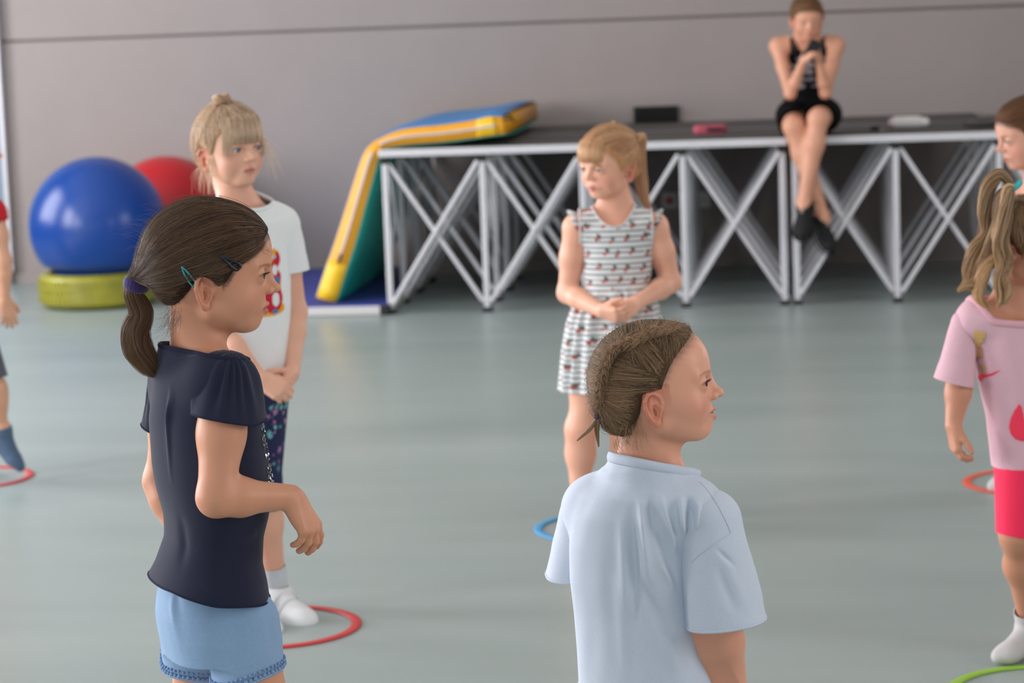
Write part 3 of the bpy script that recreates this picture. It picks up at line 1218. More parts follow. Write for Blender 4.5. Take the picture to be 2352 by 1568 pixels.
ME_POST = bar_mesh('post', (0, 0, .02), (0, 0, Z1 - .01))
bm = bmesh.new(); bm_box(bm, (0, 0, .011), (.045, .045, .022), bev=.004); ME_FOOT = bpy.data.meshes.new('foot_pad'); bm.to_mesh(ME_FOOT); bm.free(); ME_FOOT.materials.append(M_RUBBER)
bm = bmesh.new(); bm_box(bm, (0, 0, Z1 - .02), (.040, .040, .03), bev=.004); ME_HUB = bpy.data.meshes.new('corner_hub'); bm.to_mesh(ME_HUB); bm.free(); ME_HUB.materials.append(M_RUBBER)
YD = 0.92
XD = BAY
me_x1 = bar_mesh('brace', (.02, -.014, .05), (XD - .02, -.014, Z1 - .03), .0205)
me_x2 = bar_mesh('brace', (.02, .012, Z1 - .03), (XD - .02, .012, .05), .0205)
me_y1 = bar_mesh('side_brace', (-.012, .02, .05), (-.012, YD / 2 - .02, Z1 - .03), .014)
me_y2 = bar_mesh('side_brace', (.012, .02, Z1 - .03), (.012, YD / 2 - .02, .05), .014)


def child(name, me, parent, loc):
    o = bpy.data.objects.new(name, me); COL.objects.link(o); o.parent = parent; o.location = loc
    return o


def stage_unit(x, y, bays, label):
    r = empty('stage_unit', RM(x, y, 0), label, 'stage', None, WALL_YAW)
    w = bays * BAY
    b = bmesh.new(); bm_box(b, (w / 2, YD / 2, DECK_H - .006), (w + .03 - .012, YD + .03 - .012, .012)); bm_obj('deck', b, M_DECK, r, world_space=False)
    for nm, c, s in (('edge_rail', (w / 2, -.005, DECK_H - DECK_T / 2), (w + .034, .022, DECK_T)), ('edge_rail', (w / 2, YD + .005, DECK_H - DECK_T / 2), (w + .034, .022, DECK_T)),
                     ('edge_rail', (-.005, YD / 2, DECK_H - DECK_T / 2), (.022, YD - .014, DECK_T)), ('edge_rail', (w + .005, YD / 2, DECK_H - DECK_T / 2), (.022, YD - .014, DECK_T))):
        b = bmesh.new(); bm_box(b, c, s, bev=.004); bm_obj(nm, b, M_ALU, r, world_space=False)
    for j in range(3):
        yy = .012 + j * (YD - .024) / 2
        for i in range(bays + 1):
            xx = i * BAY + (.008 if i == 0 else -.008 if i == bays else 0)
            p = child('post', ME_POST, r, (xx, yy, 0)); child('foot_pad', ME_FOOT, p, (0, 0, 0)); child('corner_hub', ME_HUB, p, (0, 0, 0))
            if j < 2:
                child('side_brace', me_y1, r, (xx, yy, 0)); child('side_brace', me_y2, r, (xx, yy, 0))
            if i < bays:
                child('brace', me_x1, r, (i * BAY, yy, 0)); child('brace', me_x2, r, (i * BAY, yy, 0))
    return r


stage_unit(X0, YF, 4, 'stage platform unit with aluminium cross braces, under the folded mat')
stage_unit(X0 + UNIT + .005, YF, 4, 'stage platform unit with aluminium cross braces, under the seated person')
stage_unit(X0, YF + YD + .045, 4, 'rear stage platform unit against the wall, under the black box')
xb = (np.array(MW.inverted() @ Vector(W(2195, 262, 13.7))))[0]
nb = max(1, int(round((xb - (X0 + UNIT)) / BAY)))
stage_unit(X0 + UNIT + .005, YF + YD + .045, nb, 'short rear stage platform unit against the wall, behind the white bottle')


def deck_pt(px, py, z=DECK_H):
    return FL(px, py, z)


# ------------------------------------------------------------------ wall sockets behind the stage
def wall_plate(px, py, label, red=False):
    x, z = wall_z(px, py)
    r = empty('wall_socket', RM(x, 0, z), label, 'socket', None, WALL_YAW)
    b = bmesh.new(); bm_box(b, (0, -.008, 0), (.085, .014, .085), bev=.004); bm_obj('cover_plate', b, M_WHITE, r, world_space=False)
    b = bmesh.new()
    bmesh.ops.create_cone(b, cap_ends=True, segments=28, radius1=.021, radius2=.021, depth=.010, matrix=Matrix.Translation((0, -.017, 0)) @ Matrix.Rotation(math.pi / 2, 4, 'X'))
    o = bm_obj('button' if red else 'insert', b, mat('red_plastic', (190, 30, 28), rough=.4) if red else mat('socket_insert', (205, 204, 200), rough=.5), r, world_space=False)
    if red: o['label'] = 'round red button'


wall_plate(1538, 460, 'white wall plate with a round red button under the stage', True)
wall_plate(1576, 460, 'white socket on the wall right beside the red button')
wall_plate(1614, 458, 'white socket on the wall, farther of the two from the red button')

# ------------------------------------------------------------------ things on the stage
M_BLACK = mat('black_plastic', (24, 24, 26), rough=0.55)
p = deck_pt(1508, 281)
r = empty('speaker_box', p, 'flat black speaker box standing on the stage against the wall', 'speaker', None, WALL_YAW)
b = bmesh.new(); bm_box(b, (0, 0, .046), (.245, .10, .090), bev=.008); bm_obj('housing', b, M_BLACK, r, world_space=False)
b = bmesh.new(); bm_box(b, (0, -.051, .046), (.222, .006, .074), bev=.002); bm_obj('grille', b, mat('speaker_grille', (16, 16, 17), rough=.9, bump=.6, bscale=600), r, world_space=False)
for sx in (-.1, .1):
    b = bmesh.new(); bm_box(b, (sx, 0, .001), (.03, .07, .004)); bm_obj('rubber_foot', b, M_RUBBER, r, world_space=False)

M_PINK = mat('pink_fabric', (196, 92, 112), rough=.8, bump=.3, bscale=300)
p = deck_pt(1632, 308)
r = empty('pencil_case', p, 'pink zipped pencil case with a dark opening on the stage edge', 'case', None, WALL_YAW + .12)
v, q = surf([rc((-.062, 0, .024), (.062, 0, .026), .024, .022, .01), bx((0, 0, .018), (.075, .026, .017), rad=.014, k=.01)], .004)
o = link('pouch', mesh_np('pouch', v, q), M_PINK, r, world_space=False)
b = bmesh.new(); bm_box(b, (.022, -.0255, .024), (.082, .010, .020), bev=.003); bm_obj('opening', b, mat('dark_lining', (44, 34, 40), rough=.9), r, world_space=False)
b = bmesh.new(); bm_box(b, (-.03, -.0255, .036), (.03, .008, .006), bev=.002); bm_obj('zip_pull', b, mat('zip_orange', (190, 96, 70), rough=.5), r, world_space=False)

p = deck_pt(2086, 294)
r = empty('bottle', p, 'white bottle lying on its side on the stage near the edge', 'bottle', None, WALL_YAW)
M_BOT = mat('bottle_white', (232, 228, 226), rough=.35)
v, q = surf([rc((-.055, 0, .030), (.045, 0, .030), .030, .030, .006), rc((.045, 0, .030), (.062, 0, .030), .022, .022, .006)], .004)
link('bottle_body', mesh_np('bottle_body', v, q), M_BOT, r, world_space=False)
v, q = surf([rc((.068, 0, .028), (.082, 0, .028), .0235, .022, .004)], .004)
link('cap', mesh_np('cap', v, q), mat('cap_white', (240, 240, 238), rough=.3), r, world_space=False)
v, q = surf([rc((-.072, 0, .030), (-.06, 0, .030), .024, .0295, .004)], .004)
link('base_band', mesh_np('base_band', v, q), mat('band_pink', (222, 196, 198), rough=.5), r, world_space=False)

p = deck_pt(2010, 300)
r = empty('key_fob', p, 'tiny black key fob lying on the stage edge', 'key', None, WALL_YAW)
v, q = surf([bx((0, 0, .011), (.024, .014, .011), rad=.008)], .003)
link('fob_body', mesh_np('fob_body', v, q), M_BLACK, r, world_space=False)
V_, F_, T_ = tube_mesh([(.03 + .012 * math.cos(a), .012 * math.sin(a), .003) for a in np.linspace(0, 6.28, 16, endpoint=False)], .002, 6, True)
link('ring', mesh_np('ring', V_, F_), M_ALU, r, world_space=False)

# a crumpled dark jacket end at the right of the deck
p = deck_pt(2262, 293)
tag(link('jacket', mesh_np('jacket', *surf([ell((p[0], p[1] + .08, p[2] + .019), (.10, .07, .017), k=.02), ell((p[0] - .03, p[1] + .07, p[2] + .026), (.04, .05, .022), k=.02),
                                              ell((p[0] + .06, p[1] + .09, p[2] + .027), (.05, .05, .024), k=.02)], .006)), mat('jacket_dark', (86, 80, 80), rough=.9, bump=.5, bscale=60)),
    'dark grey jacket lying crumpled at the right end of the stage', 'jacket')

# ------------------------------------------------------------------ gym balls on tyres
M_BLUE = mat('ball_blue', (10, 62, 142), rough=0.27, spec=0.5, noise=0.03, nscale=30, bump=0.04, bscale=400)
M_RED = mat('ball_red', (190, 26, 36), rough=0.30, spec=0.45, noise=0.03, nscale=30, bump=0.04, bscale=400)


def tyre(px, py, rout, hgt, label, Y):
    p = W(px, py, Y); p[2] = 0
    r = empty('tyre', p, label, 'tyre')
    prof = []
    # lathe profile: tread with three ribs and grooves, rounded shoulders, open centre
    n = 26
    pts = [(rout * .79, .010), (rout * .83, .004), (rout * .93, .012), (rout * .985, .030)]
    zz = np.linspace(.036, hgt - .036, n)
    for z in zz:
        g = .0045 * (abs(((z - .036) / (hgt - .072) * 5) % 1 - .5) > .40)
        pts.append((rout - g, z))
    pts += [(rout * .985, hgt - .030), (rout * .93, hgt - .012), (rout * .83, hgt - .004), (rout * .79, hgt - .010), (rout * .77, hgt - .03), (rout * .80, hgt * .5), (rout * .77, .03)]
    S = 144
    a = np.arange(S) * 2 * math.pi / S
    V = np.concatenate([np.stack([R_ * np.cos(a), R_ * np.sin(a), np.full(S, z)], 1) for R_, z in pts])
    # fine tread blocks
    F = []
    K = len(pts)
    for i in range(K):
        for j in range(S):
            F.append((i * S + j, i * S + (j + 1) % S, ((i + 1) % K) * S + (j + 1) % S, ((i + 1) % K) * S + j))
    me = mesh_np('tyre_body', V, F)
    M = mat('tyre_yellow_paint', (150, 146, 42), rough=.42, noise=.22, nscale=9, bump=.35, bscale=90, coat=.15)
    link('tyre_body', me, M, r, world_space=False)
    bm = bmesh.new()
    for j in range(72):
        for z in (hgt * .26, hgt * .5, hgt * .74):
            t = 2 * math.pi * (j + .5 * (z == hgt * .5)) / 72
            bm_box(bm, (rout + .001, 0, z), (.007, .018, hgt * .15), Matrix.Rotation(t, 4, 'Z'))
    o = bm_obj('tread_blocks', bm, M, r, world_space=False); o['kind'] = 'stuff'
    return p


def settle(bm, c, rout, hgt):
    """move the ball to c and let its soft underside sag into the tyre's opening"""
    for v in bm.verts:
        z = v.co.z + c[2]
        r = math.hypot(v.co.x, v.co.y)
        lim = rout * .765
        t = min(1, max(0, (hgt + .035 - z) / .04))
        if r > lim and z < hgt + .035:
            k = lim / r
            k = 1 + (k - 1) * t
            v.co.x *= k; v.co.y *= k
        v.co = Vector((v.co.x + c[0], v.co.y + c[1], max(z, .02)))


YB = 13.1
sB = F_PX / YB
pt = tyre(228, 700, .305, .185, 'yellow painted tyre lying flat under the blue gym ball', YB)
rb = 155.0 / sB * 1.015
zb = W(225, 517, YB)
bm = bmesh.new(); bmesh.ops.create_uvsphere(bm, u_segments=96, v_segments=64, radius=rb)
settle(bm, zb, .305, .185)
tag(bm_obj('gym_ball', bm, M_BLUE, smooth=True), 'big blue gym ball sitting in the yellow tyre', 'ball')
YR = 13.86
zr = W(385, 500, YR)
rr_ = 142.0 / (F_PX / YR)
bm = bmesh.new(); bmesh.ops.create_uvsphere(bm, u_segments=96, v_segments=64, radius=rr_)
settle(bm, zr, .27, .19)
tag(bm_obj('gym_ball', bm, M_RED, smooth=True), 'red gym ball behind the blue ball, against the wall', 'ball')
tyre(385, 690, .27, .19, 'yellow tyre under the red gym ball, mostly hidden by the children', YR)

# ------------------------------------------------------------------ mats
M_MATBLUE = mat('mat_blue_vinyl', (58, 66, 150), rough=.5, noise=.06, nscale=8, bump=.1, bscale=120)
M_MATWHITE = mat('mat_white_edge', (206, 204, 204), rough=.55)
a = np.array(MW.inverted() @ Vector(FL(888, 724)))
b_ = np.array(MW.inverted() @ Vector(FL(640, 729)))
x1 = a[0] + .01; x0 = b_[0] - .25; y0 = (a[1] + b_[1]) / 2 - .0; y1 = -.10
r = empty('floor_mat', RM((x0 + x1) / 2, (y0 + y1) / 2, 0), 'blue gym floor mat with white edges lying under the propped folding mat', 'mat', None, WALL_YAW)
b = bmesh.new(); bm_box(b, (0, 0, .0245), (x1 - x0, y1 - y0, .045), bev=.008); bm_obj('edge_band', b, M_MATWHITE, r, world_space=False)
b = bmesh.new(); bm_box(b, (0, 0, .0495), (x1 - x0 - .008, y1 - y0 - .008, .008), bev=.003); bm_obj('top_cover', b, M_MATBLUE, r, world_space=False)
for sx in (-1, 1):
    b = bmesh.new(); bm_box(b, (sx * ((x1 - x0) / 2 - .02), -(y1 - y0) / 2 + .02, .026), (.05, .05, .050), bev=.01); bm_obj('corner', b, M_RUBBER, r, world_space=False)
MAT_TOP = .054

# folding soft mat draped over the stage end: two thick panels and a hinge
# outline of the near edge (outer = blue side, inner = green side), then swept along the stage depth
outer_px = [(727, 682), (753, 603), (775, 539), (803, 450), (832, 361), (853, 330), (879, 314), (914, 300), (950, 293), (1021, 286), (1093, 275), (1121, 268), (1157, 268)]
inner_px = [(770, 702), (796, 618), (818, 550), (843, 457), (868, 368), (874, 350), (882, 341), (914, 335), (943, 331), (1021, 325), (1093, 316), (1129, 311), (1161, 307)]
near_lift = None
Rw = np.array(MW.to_3x3())
adir = Rw @ np.array([1, 0, 0.]); bdir = Rw @ np.array([0, 1, 0.])


def on_front(px, py, off):
    """point seen at a pixel on the vertical plane of the stage front, moved off metres back"""
    d = _f * F_PX + _rt * (px - 1176.0) + _up * (784.0 - py)
    n = bdir; o = RM(0, YF + off, 0)
    return CAM + d * (((o - CAM) @ n) / (d @ n))


off0 = .05
out = spline(np.array([on_front(*q, off0) for q in outer_px]), 44)
inn = spline(np.array([on_front(*q, off0) for q in inner_px]), 44)
out[:, 2] = np.maximum(out[:, 2], MAT_TOP); inn[:, 2] = np.maximum(inn[:, 2], MAT_TOP + .001)
# keep the part over the deck above the deck
over = inn[:, 0] > on_front(905, 340, off0)[0]
inn[over, 2] = np.maximum(inn[over, 2], DECK_H + .004)
DEP = 1.62
M_MATY = mat('mat_yellow_vinyl', (240, 168, 28), rough=.42, noise=.05, nscale=10, bump=.12, bscale=60)
M_MATY2 = mat('mat_corner_yellow', (250, 200, 40), rough=.42)
M_MATB = mat('mat_light_blue_vinyl', (54, 132, 198), rough=.45, noise=.04, nscale=6, bump=.1, bscale=60)
M_MATG = mat('mat_green_vinyl', (30, 176, 162), rough=.42, noise=.06, nscale=7, bump=.12, bscale=50)
M_ZIP = mat('zip_tape', (206, 196, 192), rough=.6)
mr = empty('folding_mat', (float(inn[4][0]), float(inn[4][1]), MAT_TOP), 'soft folding gym mat, blue, yellow and green, draped over the left end of the stage', 'mat')


def strip(name, A, B, material, nd=2):
    n = len(A)
    V = np.concatenate([A, B]); F = [(i, i + 1, n + i + 1, n + i) for i in range(n - 1)]
    return V, np.array(F)


bk = bdir * DEP
# slight bulge of the soft panels
cen = np.linspace(0, 1, len(out))
bul = 0.012 * np.abs(np.sin(cen * math.pi * 2.0)) ** .7
D_ = nrm(np.array([0, 0, 1.0]))
nd = 10


def cover(name, edge, sgn, material):
    rows = []
    for j in range(nd + 1):
        t = j / nd
        bulge = math.sin(t * math.pi) ** .5
        nrmv = (out - inn); nrmv = nrmv / np.linalg.norm(nrmv, axis=1, keepdims=True)
        rows.append(edge + bk * t + nrmv * (sgn * .016 * bulge))
    V = np.concatenate(rows); n = len(edge); F = []
    for j in range(nd):
        for i in range(n - 1):
            F.append((j * n + i, j * n + i + 1, (j + 1) * n + i + 1, (j + 1) * n + i))
    return link(name, mesh_np(name, V, F), material, mr)


# solid body in the side colour, closed; covers lie over its two faces
n = len(out)
V = np.concatenate([out, inn, out + bk, inn + bk]); F = []
for i in range(n - 1):
    F += [(i, i + 1, n + i + 1, n + i), (2 * n + i, 3 * n + i, 3 * n + i + 1, 2 * n + i + 1), (i, 2 * n + i, 2 * n + i + 1, i + 1), (n + i, n + i + 1, 3 * n + i + 1, 3 * n + i)]
F += [(0, n, 3 * n, 2 * n), (n - 1, 3 * n - 1, 4 * n - 1, 2 * n - 1)]
o = link('side_band', mesh_np('side_band', V, F), M_MATY, mr); o['label'] = 'yellow side band'
nv = (out - inn) / np.linalg.norm(out - inn, axis=1, keepdims=True)
c1 = cover('top_cover', out + nv * .003, 1, M_MATB); c1['label'] = 'light blue cover'
c2 = cover('under_cover', inn - nv * .003, -1, M_MATG); c2['label'] = 'sea green cover'
for c in (c1, c2):
    md = c.modifiers.new('t', 'SOLIDIFY'); md.thickness = .004; md.offset = 0
# zip along the middle of the near side, corner patches, a hinge crease
mid = (out * .5 + inn * .5) - bdir * .006
for nm, i0, i1 in (('zip', 5, 17), ('zip', 20, 42)):
    o = tube_obj(nm, mid[i0:i1], .0075, M_ZIP, mr, n=6)
o = tube_obj('zip_pull', mid[4:6] - bdir * .004, .010, mat('zip_metal', (120, 110, 100), rough=.4, metallic=.6), mr, n=6)
for nm, i0, i1 in (('corner_patch', 0, 4), ('corner_patch', 36, 41)):
    A = out[i0:i1 + 1] - bdir * .004; B = inn[i0:i1 + 1] - bdir * .004
    V, F = strip(nm, A, B, None)
    o = link(nm, mesh_np(nm, V, F), M_MATY2, mr)
    md = o.modifiers.new('t', 'SOLIDIFY'); md.thickness = .005; md.offset = 0
# hand loops: dark straps on the far right corner
pc = out[-1]
for q0, q1, q2 in (((1158, 270), (1166, 262), (1176, 270)), ((1158, 276), (1172, 272), (1182, 280))):
    tube_obj('handle_strap', spline(np.array([on_front(*q0, .02), on_front(*q1, .04), on_front(*q2, .06)]), 10), .008, M_RUBBER, mr, n=6, flat=.5)

# ------------------------------------------------------------------ people in front
SKIN = mat('skin', rough=0.46, spec=0.42, attr='Col', sss=0.12, bump=0.05, bscale=500)
HAIR_BROWN = hair_mat('hair_dark_brown', (42, 28, 20), (136, 100, 70))
CAP_BROWN = mat('hair_cap_dark_brown', (54, 37, 27), rough=.7, spec=.1, noise=.2, nscale=200)
HAIR_MOUSE = hair_mat('hair_mouse_brown', (58, 41, 30), (200, 160, 120))
CAP_MOUSE = mat('hair_cap_mouse_brown', (84, 63, 47), rough=.7, spec=.1, noise=.2, nscale=200)
HAIRLINE = [(-120, -42), (-70, -42), (-48, -36), (-34, -16), (-24, 4), (-16, 26), (0, 33), (8, 27), (14, 14), (22, 10), (28, 18), (40, 40), (56, 60), (68, 74), (78, 86), (100, 100)]


def torso_rows(rows, Y, yaw, ratio, R, pin=0.0):
    """rows of (py, x_left, x_right) seen outlines -> z, centres, half widths"""
    zs, cs, rx = [], [], []
    a = abs(R[0]); b = math.sqrt(max(0, 1 - a * a))
    for py, xl, xr in rows:
        p = W((xl + xr) / 2, py, Y)
        sc = Y / F_PX
        half = (xr - xl) / 2 * sc
        r = half / math.sqrt(a * a + (ratio * b) ** 2)
        zs.append(p[2]); cs.append((p[0], p[1])); rx.append(r)
    rx = np.array(rx)
    return np.array(zs), np.array(cs), rx, rx * ratio


def plane_clip(pt, d):
    """drop what lies beyond the plane through pt along d"""
    pt = np.asarray(pt); d = nrm(d)
    return lambda V: (V - pt) @ d


def hole_clip(c, axis, r, above=None, squash=None, sdir=None):
    """drop what lies within a cylinder about an axis (a neck hole)"""
    c = np.asarray(c); axis = nrm(axis)

    def f(V):
        q = V - c
        t = q @ axis
        q = q - t[:, None] * axis
        if squash is not None:
            s = q @ np.asarray(sdir)
            q = q + (s * (squash - 1))[:, None] * np.asarray(sdir)
        g = np.where(t > (-0.06 if above is None else above), r - np.linalg.norm(q, axis=1), -1.0)
        return np.maximum(g, t - .022)
    return f


def neck_clip(c, axis, rmax=.11):
    """drop what rises above the plane of the neckline, close to the neck"""
    c = np.asarray(c); axis = nrm(axis)

    def f(V):
        q = V - c
        t = q @ axis
        r = np.linalg.norm(q - t[:, None] * axis, axis=1)
        return np.where(r < rmax, t, -1.0)
    return f


def rim(name, V, T, sel, rad, material, parent, n=160, flat=1.0, smooth_it=3):
    """a band or hem cord along the open edges chosen by sel(loop points)"""
    out = []
    for L in loops(T):
        P = V[L].astype(float)
        if len(P) < 20 or not sel(P): continue
        P = smooth_loop(resample(P, n), smooth_it)
        out.append(P)
        Vt, F, _ = tube_mesh(P, rad, 8, True, False, flat)
        link(name, mesh_np(name, Vt, F), material, parent)
    return out


def seam_on(parent, meshes, pix, material, rad=.0008, name='seam'):
    """a sewn seam lying on the cloth, through the points seen at these pixels"""
    tr = [BVHTree.FromPolygons([tuple(v) for v in V.astype(float)], [tuple(t) for t in T]) for V, T in meshes]
    P = []
    for q in spline(np.array(pix, float), 30):
        d = Vector(nrm(W(q[0], q[1], 4) - CAM))
        h = [b.ray_cast(Vector(CAM), d) for b in tr]
        h = [x for x in h if x[0] is not None]
        if h:
            x = min(h, key=lambda x: x[3])
            P.append(np.array(x[0]) - np.array(d) * .0004)
    if len(P) > 5:
        tube_obj(name, np.array(P), rad, material, parent, n=6)


# ================================================================== girl in the dark blue T-shirt
def girl_navy():
    Y = 3.74
    yaw = 25.0
    Fw = yawdir(yaw); R = np.array([Fw[1], -Fw[0], 0]); L = -R
    g0 = W(490, 1300, Y); g0[2] = 0
    root = empty('person', g0, 'child in dark blue T-shirt and light blue shorts with a brown ponytail, arm bent', 'person')
    H = Head(W(478, 668, Y), 5, -5, 0, 1.0)
    hl = [(-120, 14), (-90, 6), (-77, 0), (-62, -16), (-51, -24), (-42, -16), (-26, 4), (-16, 24), (0, 31), (6, 25), (14, 15), (24, 10), (31, 16), (44, 42), (58, 52), (71, 60), (82, 72), (89, 86), (104, 108)]
    mane = Mane(H, hl, 8.0, extra=[H.rc((-82, 0, 26), (-102, 0, 11), 24, 12, 22)])
    rows = [(820, 392, 545), (860, 352, 575), (960, 340, 600), (1060, 346, 618), (1110, 354, 624), (1180, 372, 618), (1230, 374, 606), (1290, 354, 604), (1330, 334, 614), (1400, 338, 626)]
    zs, cs, rx, ry = torso_rows(rows, Y, yaw, 0.72, R)
    # joints
    sh_r = W(518, 878, Y - .075); el_r = W(497, 1142, Y - .125); wr_r = W(668, 1140, Y - .06)
    sh_l = W(415, 880, Y + .085); el_l = W(372, 1105, Y + .10); wr_l = W(420, 1235, Y + .05)
    nb_ = W(455, 815, Y + .01)
    hip_r = W(562, 1420, Y - .042); hip_l = W(450, 1415, Y + .055)
    kn_r = np.array([hip_r[0] + .012, hip_r[1] - .01, .31]); an_r = np.array([hip_r[0] + .0, hip_r[1] - .01, .07])
    kn_l = np.array([hip_l[0] + .02, hip_l[1] + .01, .31]); an_l = np.array([hip_l[0] - .01, hip_l[1] + .01, .07])
    B = []
    B.append(ztube(zs, cs, rx, ry, R, Fw, k=.03, p=2.2, grow=-.022))
    pel = (hip_r + hip_l) / 2 + np.array([0, 0, .06])
    B.append(ell(pel, (.092, .075, .085), np.stack([R, Fw, Z3]), .04))
    B.append(rc(sh_r + Z3 * -.002, sh_l, .034, .034, .035))
    B.append(rc(nb_, H.w(-16, 0, -8), .0375, .0350, .022))
    B.append(rc(H.w(-14, 0, -52), sh_r * .6 + nb_ * .4, .026, .022, .03)); B.append(rc(H.w(-14, 0, -52), sh_l * .6 + nb_ * .4, .026, .022, .03))
    B += arm(sh_r, el_r, wr_r, 1.0, 1.0) + arm(sh_l, el_l, wr_l, 1.0)
    # near hand hangs from the bent wrist, fingers curled
    hd = nrm(W(708, 1205, Y - .06) - W(668, 1138, Y - .06))
    B += hand(wr_r + hd * .004, hd, nrm(np.array([-.75, .45, -.45])), True, .95, curls=[(20, 24, 16), (28, 28, 18), (36, 30, 20), (44, 32, 20)], thumb=(.40, .6), spread=7)
    B += hand(wr_l, nrm(np.array([.8, .1, -.5])), nrm(np.array([.1, -.9, .1])), False, 1.0, curl=(35, 35, 20))
    B += leg(hip_r, kn_r, an_r, 1.0, .84, Fw) + leg(hip_l, kn_l, an_l, 1.0, .80, Fw)
    B += foot(an_r, Fw) + foot(an_l, yawdir(40))
    B += H.prims(lids=4.4)

    def paint(V, C):
        return mane.scalp(V, H.paint(V, C, lip=(182, 96, 92), brow=(96, 72, 56), blush=.16, red_ear=.3), (74, 52, 38), 4)
    eyeballs(H, root, (78, 58, 44), (-12, -4)); lashes(H, root, 4.4)
    covers = []

    # ---- T-shirt
    M = mat('navy_jersey', (37, 39, 59), rough=.92, spec=.2, sheen=.15, noise=.05, nscale=420, bump=.12, bscale=900)
    sz, sc_, srx, sry = torso_rows(rows + [(1470, 338, 640)], Y, yaw, .72, R)
    T_ = [ztube(sz, sc_, srx, sry, R, Fw, k=.03, p=2.25),
          rc(sh_r + (sh_l - sh_r) * .06 - Z3 * .002, sh_l + (sh_r - sh_l) * .06 - Z3 * .002, .045, .045, .03),
          rc(nb_ - Z3 * .012, sh_r * .7 + nb_ * .3 - Z3 * .006, .046, .044, .03), rc(nb_ - Z3 * .012, sh_l * .7 + nb_ * .3 - Z3 * .006, .046, .044, .03),
          rc(nb_ - Z3 * .01, nb_ + Z3 * .07, .052, .047, .03)]
    hem_l = W(334, 1326, Y); hem_m = W(500, 1385, Y); hem_r = W(617, 1372, Y)

    def hem(V):
        # hem line drops from the back to the middle
        x = V[:, 0]
        n_ = [hem_l, W(400, 1350, Y - .06), W(500, 1385, Y - .09), W(575, 1384, Y - .07), W(617, 1374, Y)]
        z = np.interp(x, [q[0] for q in n_], [hem_l[2], n_[1][2], n_[2][2], n_[3][2], n_[4][2] + .006])
        return z - V[:, 2]
    neck_c = W(462, 806, Y); neck_ax = nrm(Z3 + Fw * .20)
    P = lambda x, y, dy=-.07: W(x, y, Y + dy)
    fs = [(P(382, 880), P(400, 1100), .004, .006), (P(400, 905), P(425, 1150), .0045, .006), (P(360, 900), P(372, 1080), .003, .006),
          (P(415, 1000), P(470, 1240), .005, .009), (P(440, 1130), P(520, 1330), .004, .012), (P(430, 1010), P(440, 1140), -.004, .008),
          (P(560, 1010, -.04), P(622, 1110, -.02), .0035, .006), (P(548, 1040, -.04), P(612, 1125, -.02), -.003, .006), (P(545, 1065, -.04), P(600, 1130, -.02), .003, .006),
          (P(500, 1235), P(590, 1215), .003, .012), (P(378, 1170), P(352, 1326), .0022, .010), (P(420, 1180), P(432, 1345), -.002, .012)]

    def disp(V, N):
        V = folds(V, N, [(a, b, k * 1.7, w * .85) for a, b, k, w in fs])
        return V + (N * (.0020 * wob(V * np.array([1, 1, .35]), 38, 5))[:, None]).astype(V.dtype)
    o, V, T = garment('t_shirt', T_, .0024, M, root, [hem, neck_clip(neck_c, neck_ax)], disp)
    fore = [rc(sh_r + (el_r - sh_r) * .35, el_r, .05, .05), rc(el_r, wr_r, .06, .05), rc(wr_r, wr_r + nrm(wr_r - el_r) * .03 - Z3 * .09, .06, .06), rc(sh_l + (el_l - sh_l) * .4, el_l, .05, .05), rc(el_l, wr_l, .05, .05), rc(wr_l, wr_l + nrm(wr_l - el_l) * .1, .06, .05)]
    covers.append((T_, [hem, neck_clip(neck_c, neck_ax)], .03, lambda V: (field(V, fore) > 0) & (V[:, 2] < nb_[2] + .03)))
    mrim = mat('navy_rib', (37, 39, 60), rough=.9, spec=.2, bump=.2, bscale=700)
    rim('collar', V, T, lambda P: P[:, 2].mean() > nb_[2] - .06, .0024, mrim, root, flat=1.6)
    rim('hem_stitching', V, T, lambda P: P[:, 2].mean() < nb_[2] - .2, .0016, mrim, root)
    # cap sleeves, gathered at the shoulder
    for nm, sh, el, dx in (('sleeve', sh_r, el_r, 1), ('sleeve', sh_l, el_l, -1)):
        ax = nrm(el - sh)
        if dx == 1:
            a = W(508, 884, Y - .066); b = W(515, 990, Y - .095)
            sp = [rc(a, b, .048, .047, .01), rc(a + Fw * .012, b + Fw * .022, .043, .042, .02)]
            # rises toward the back and the front, hangs lowest at the outside
            pc = W(510, 950, Y - .08)
            cl = [lambda V, pc=pc: -(V - pc) @ nrm(Z3 + Fw * -.10 + R * .0) - .016 * np.clip(((V - pc) @ Fw + .02) / .05, -1, 1)]
        else:
            a = sh + ax * -.006; b = sh + ax * .10
            sp = [rc(a, b, .047, .048, .01)]
            cl = [plane_clip(sh + ax * .075, ax)]
        e1, e2 = sh + Z3 * .035, sh + ax * .02

        def dsp(V, N, sh=sh, ax=ax):
            q = V - sh
            t = q @ ax
            ang = np.arctan2(q @ np.cross(ax, R), q @ R)
            g = np.exp(-((t + .0) / .045) ** 2)
            return V + (N * (.0022 * g * np.sin(ang * 15 + 3 * np.sin(ang * 3)) + .0016 * wob(V, 45, 8))[:, None]).astype(V.dtype)
        o, SV, ST = garment(nm, sp, .0024, M, root, cl, dsp)
        rim('sleeve_hem', SV, ST, lambda P: True, .0015, mrim, o)
        covers.append((sp, cl, .02, lambda V, sh=sh, el=el: (field(V, [rc(sh, el, .056, .05)]) < 0)))
    # sequin motif on the chest
    sq = mat('sequin', (190, 196, 205), rough=.18, metallic=.9, noise=.4, nscale=160)
    bm = bmesh.new()
    bvh = BVHTree.FromPolygons([tuple(v) for v in V.astype(float)], [tuple(t) for t in T])
    r = random.Random(4)
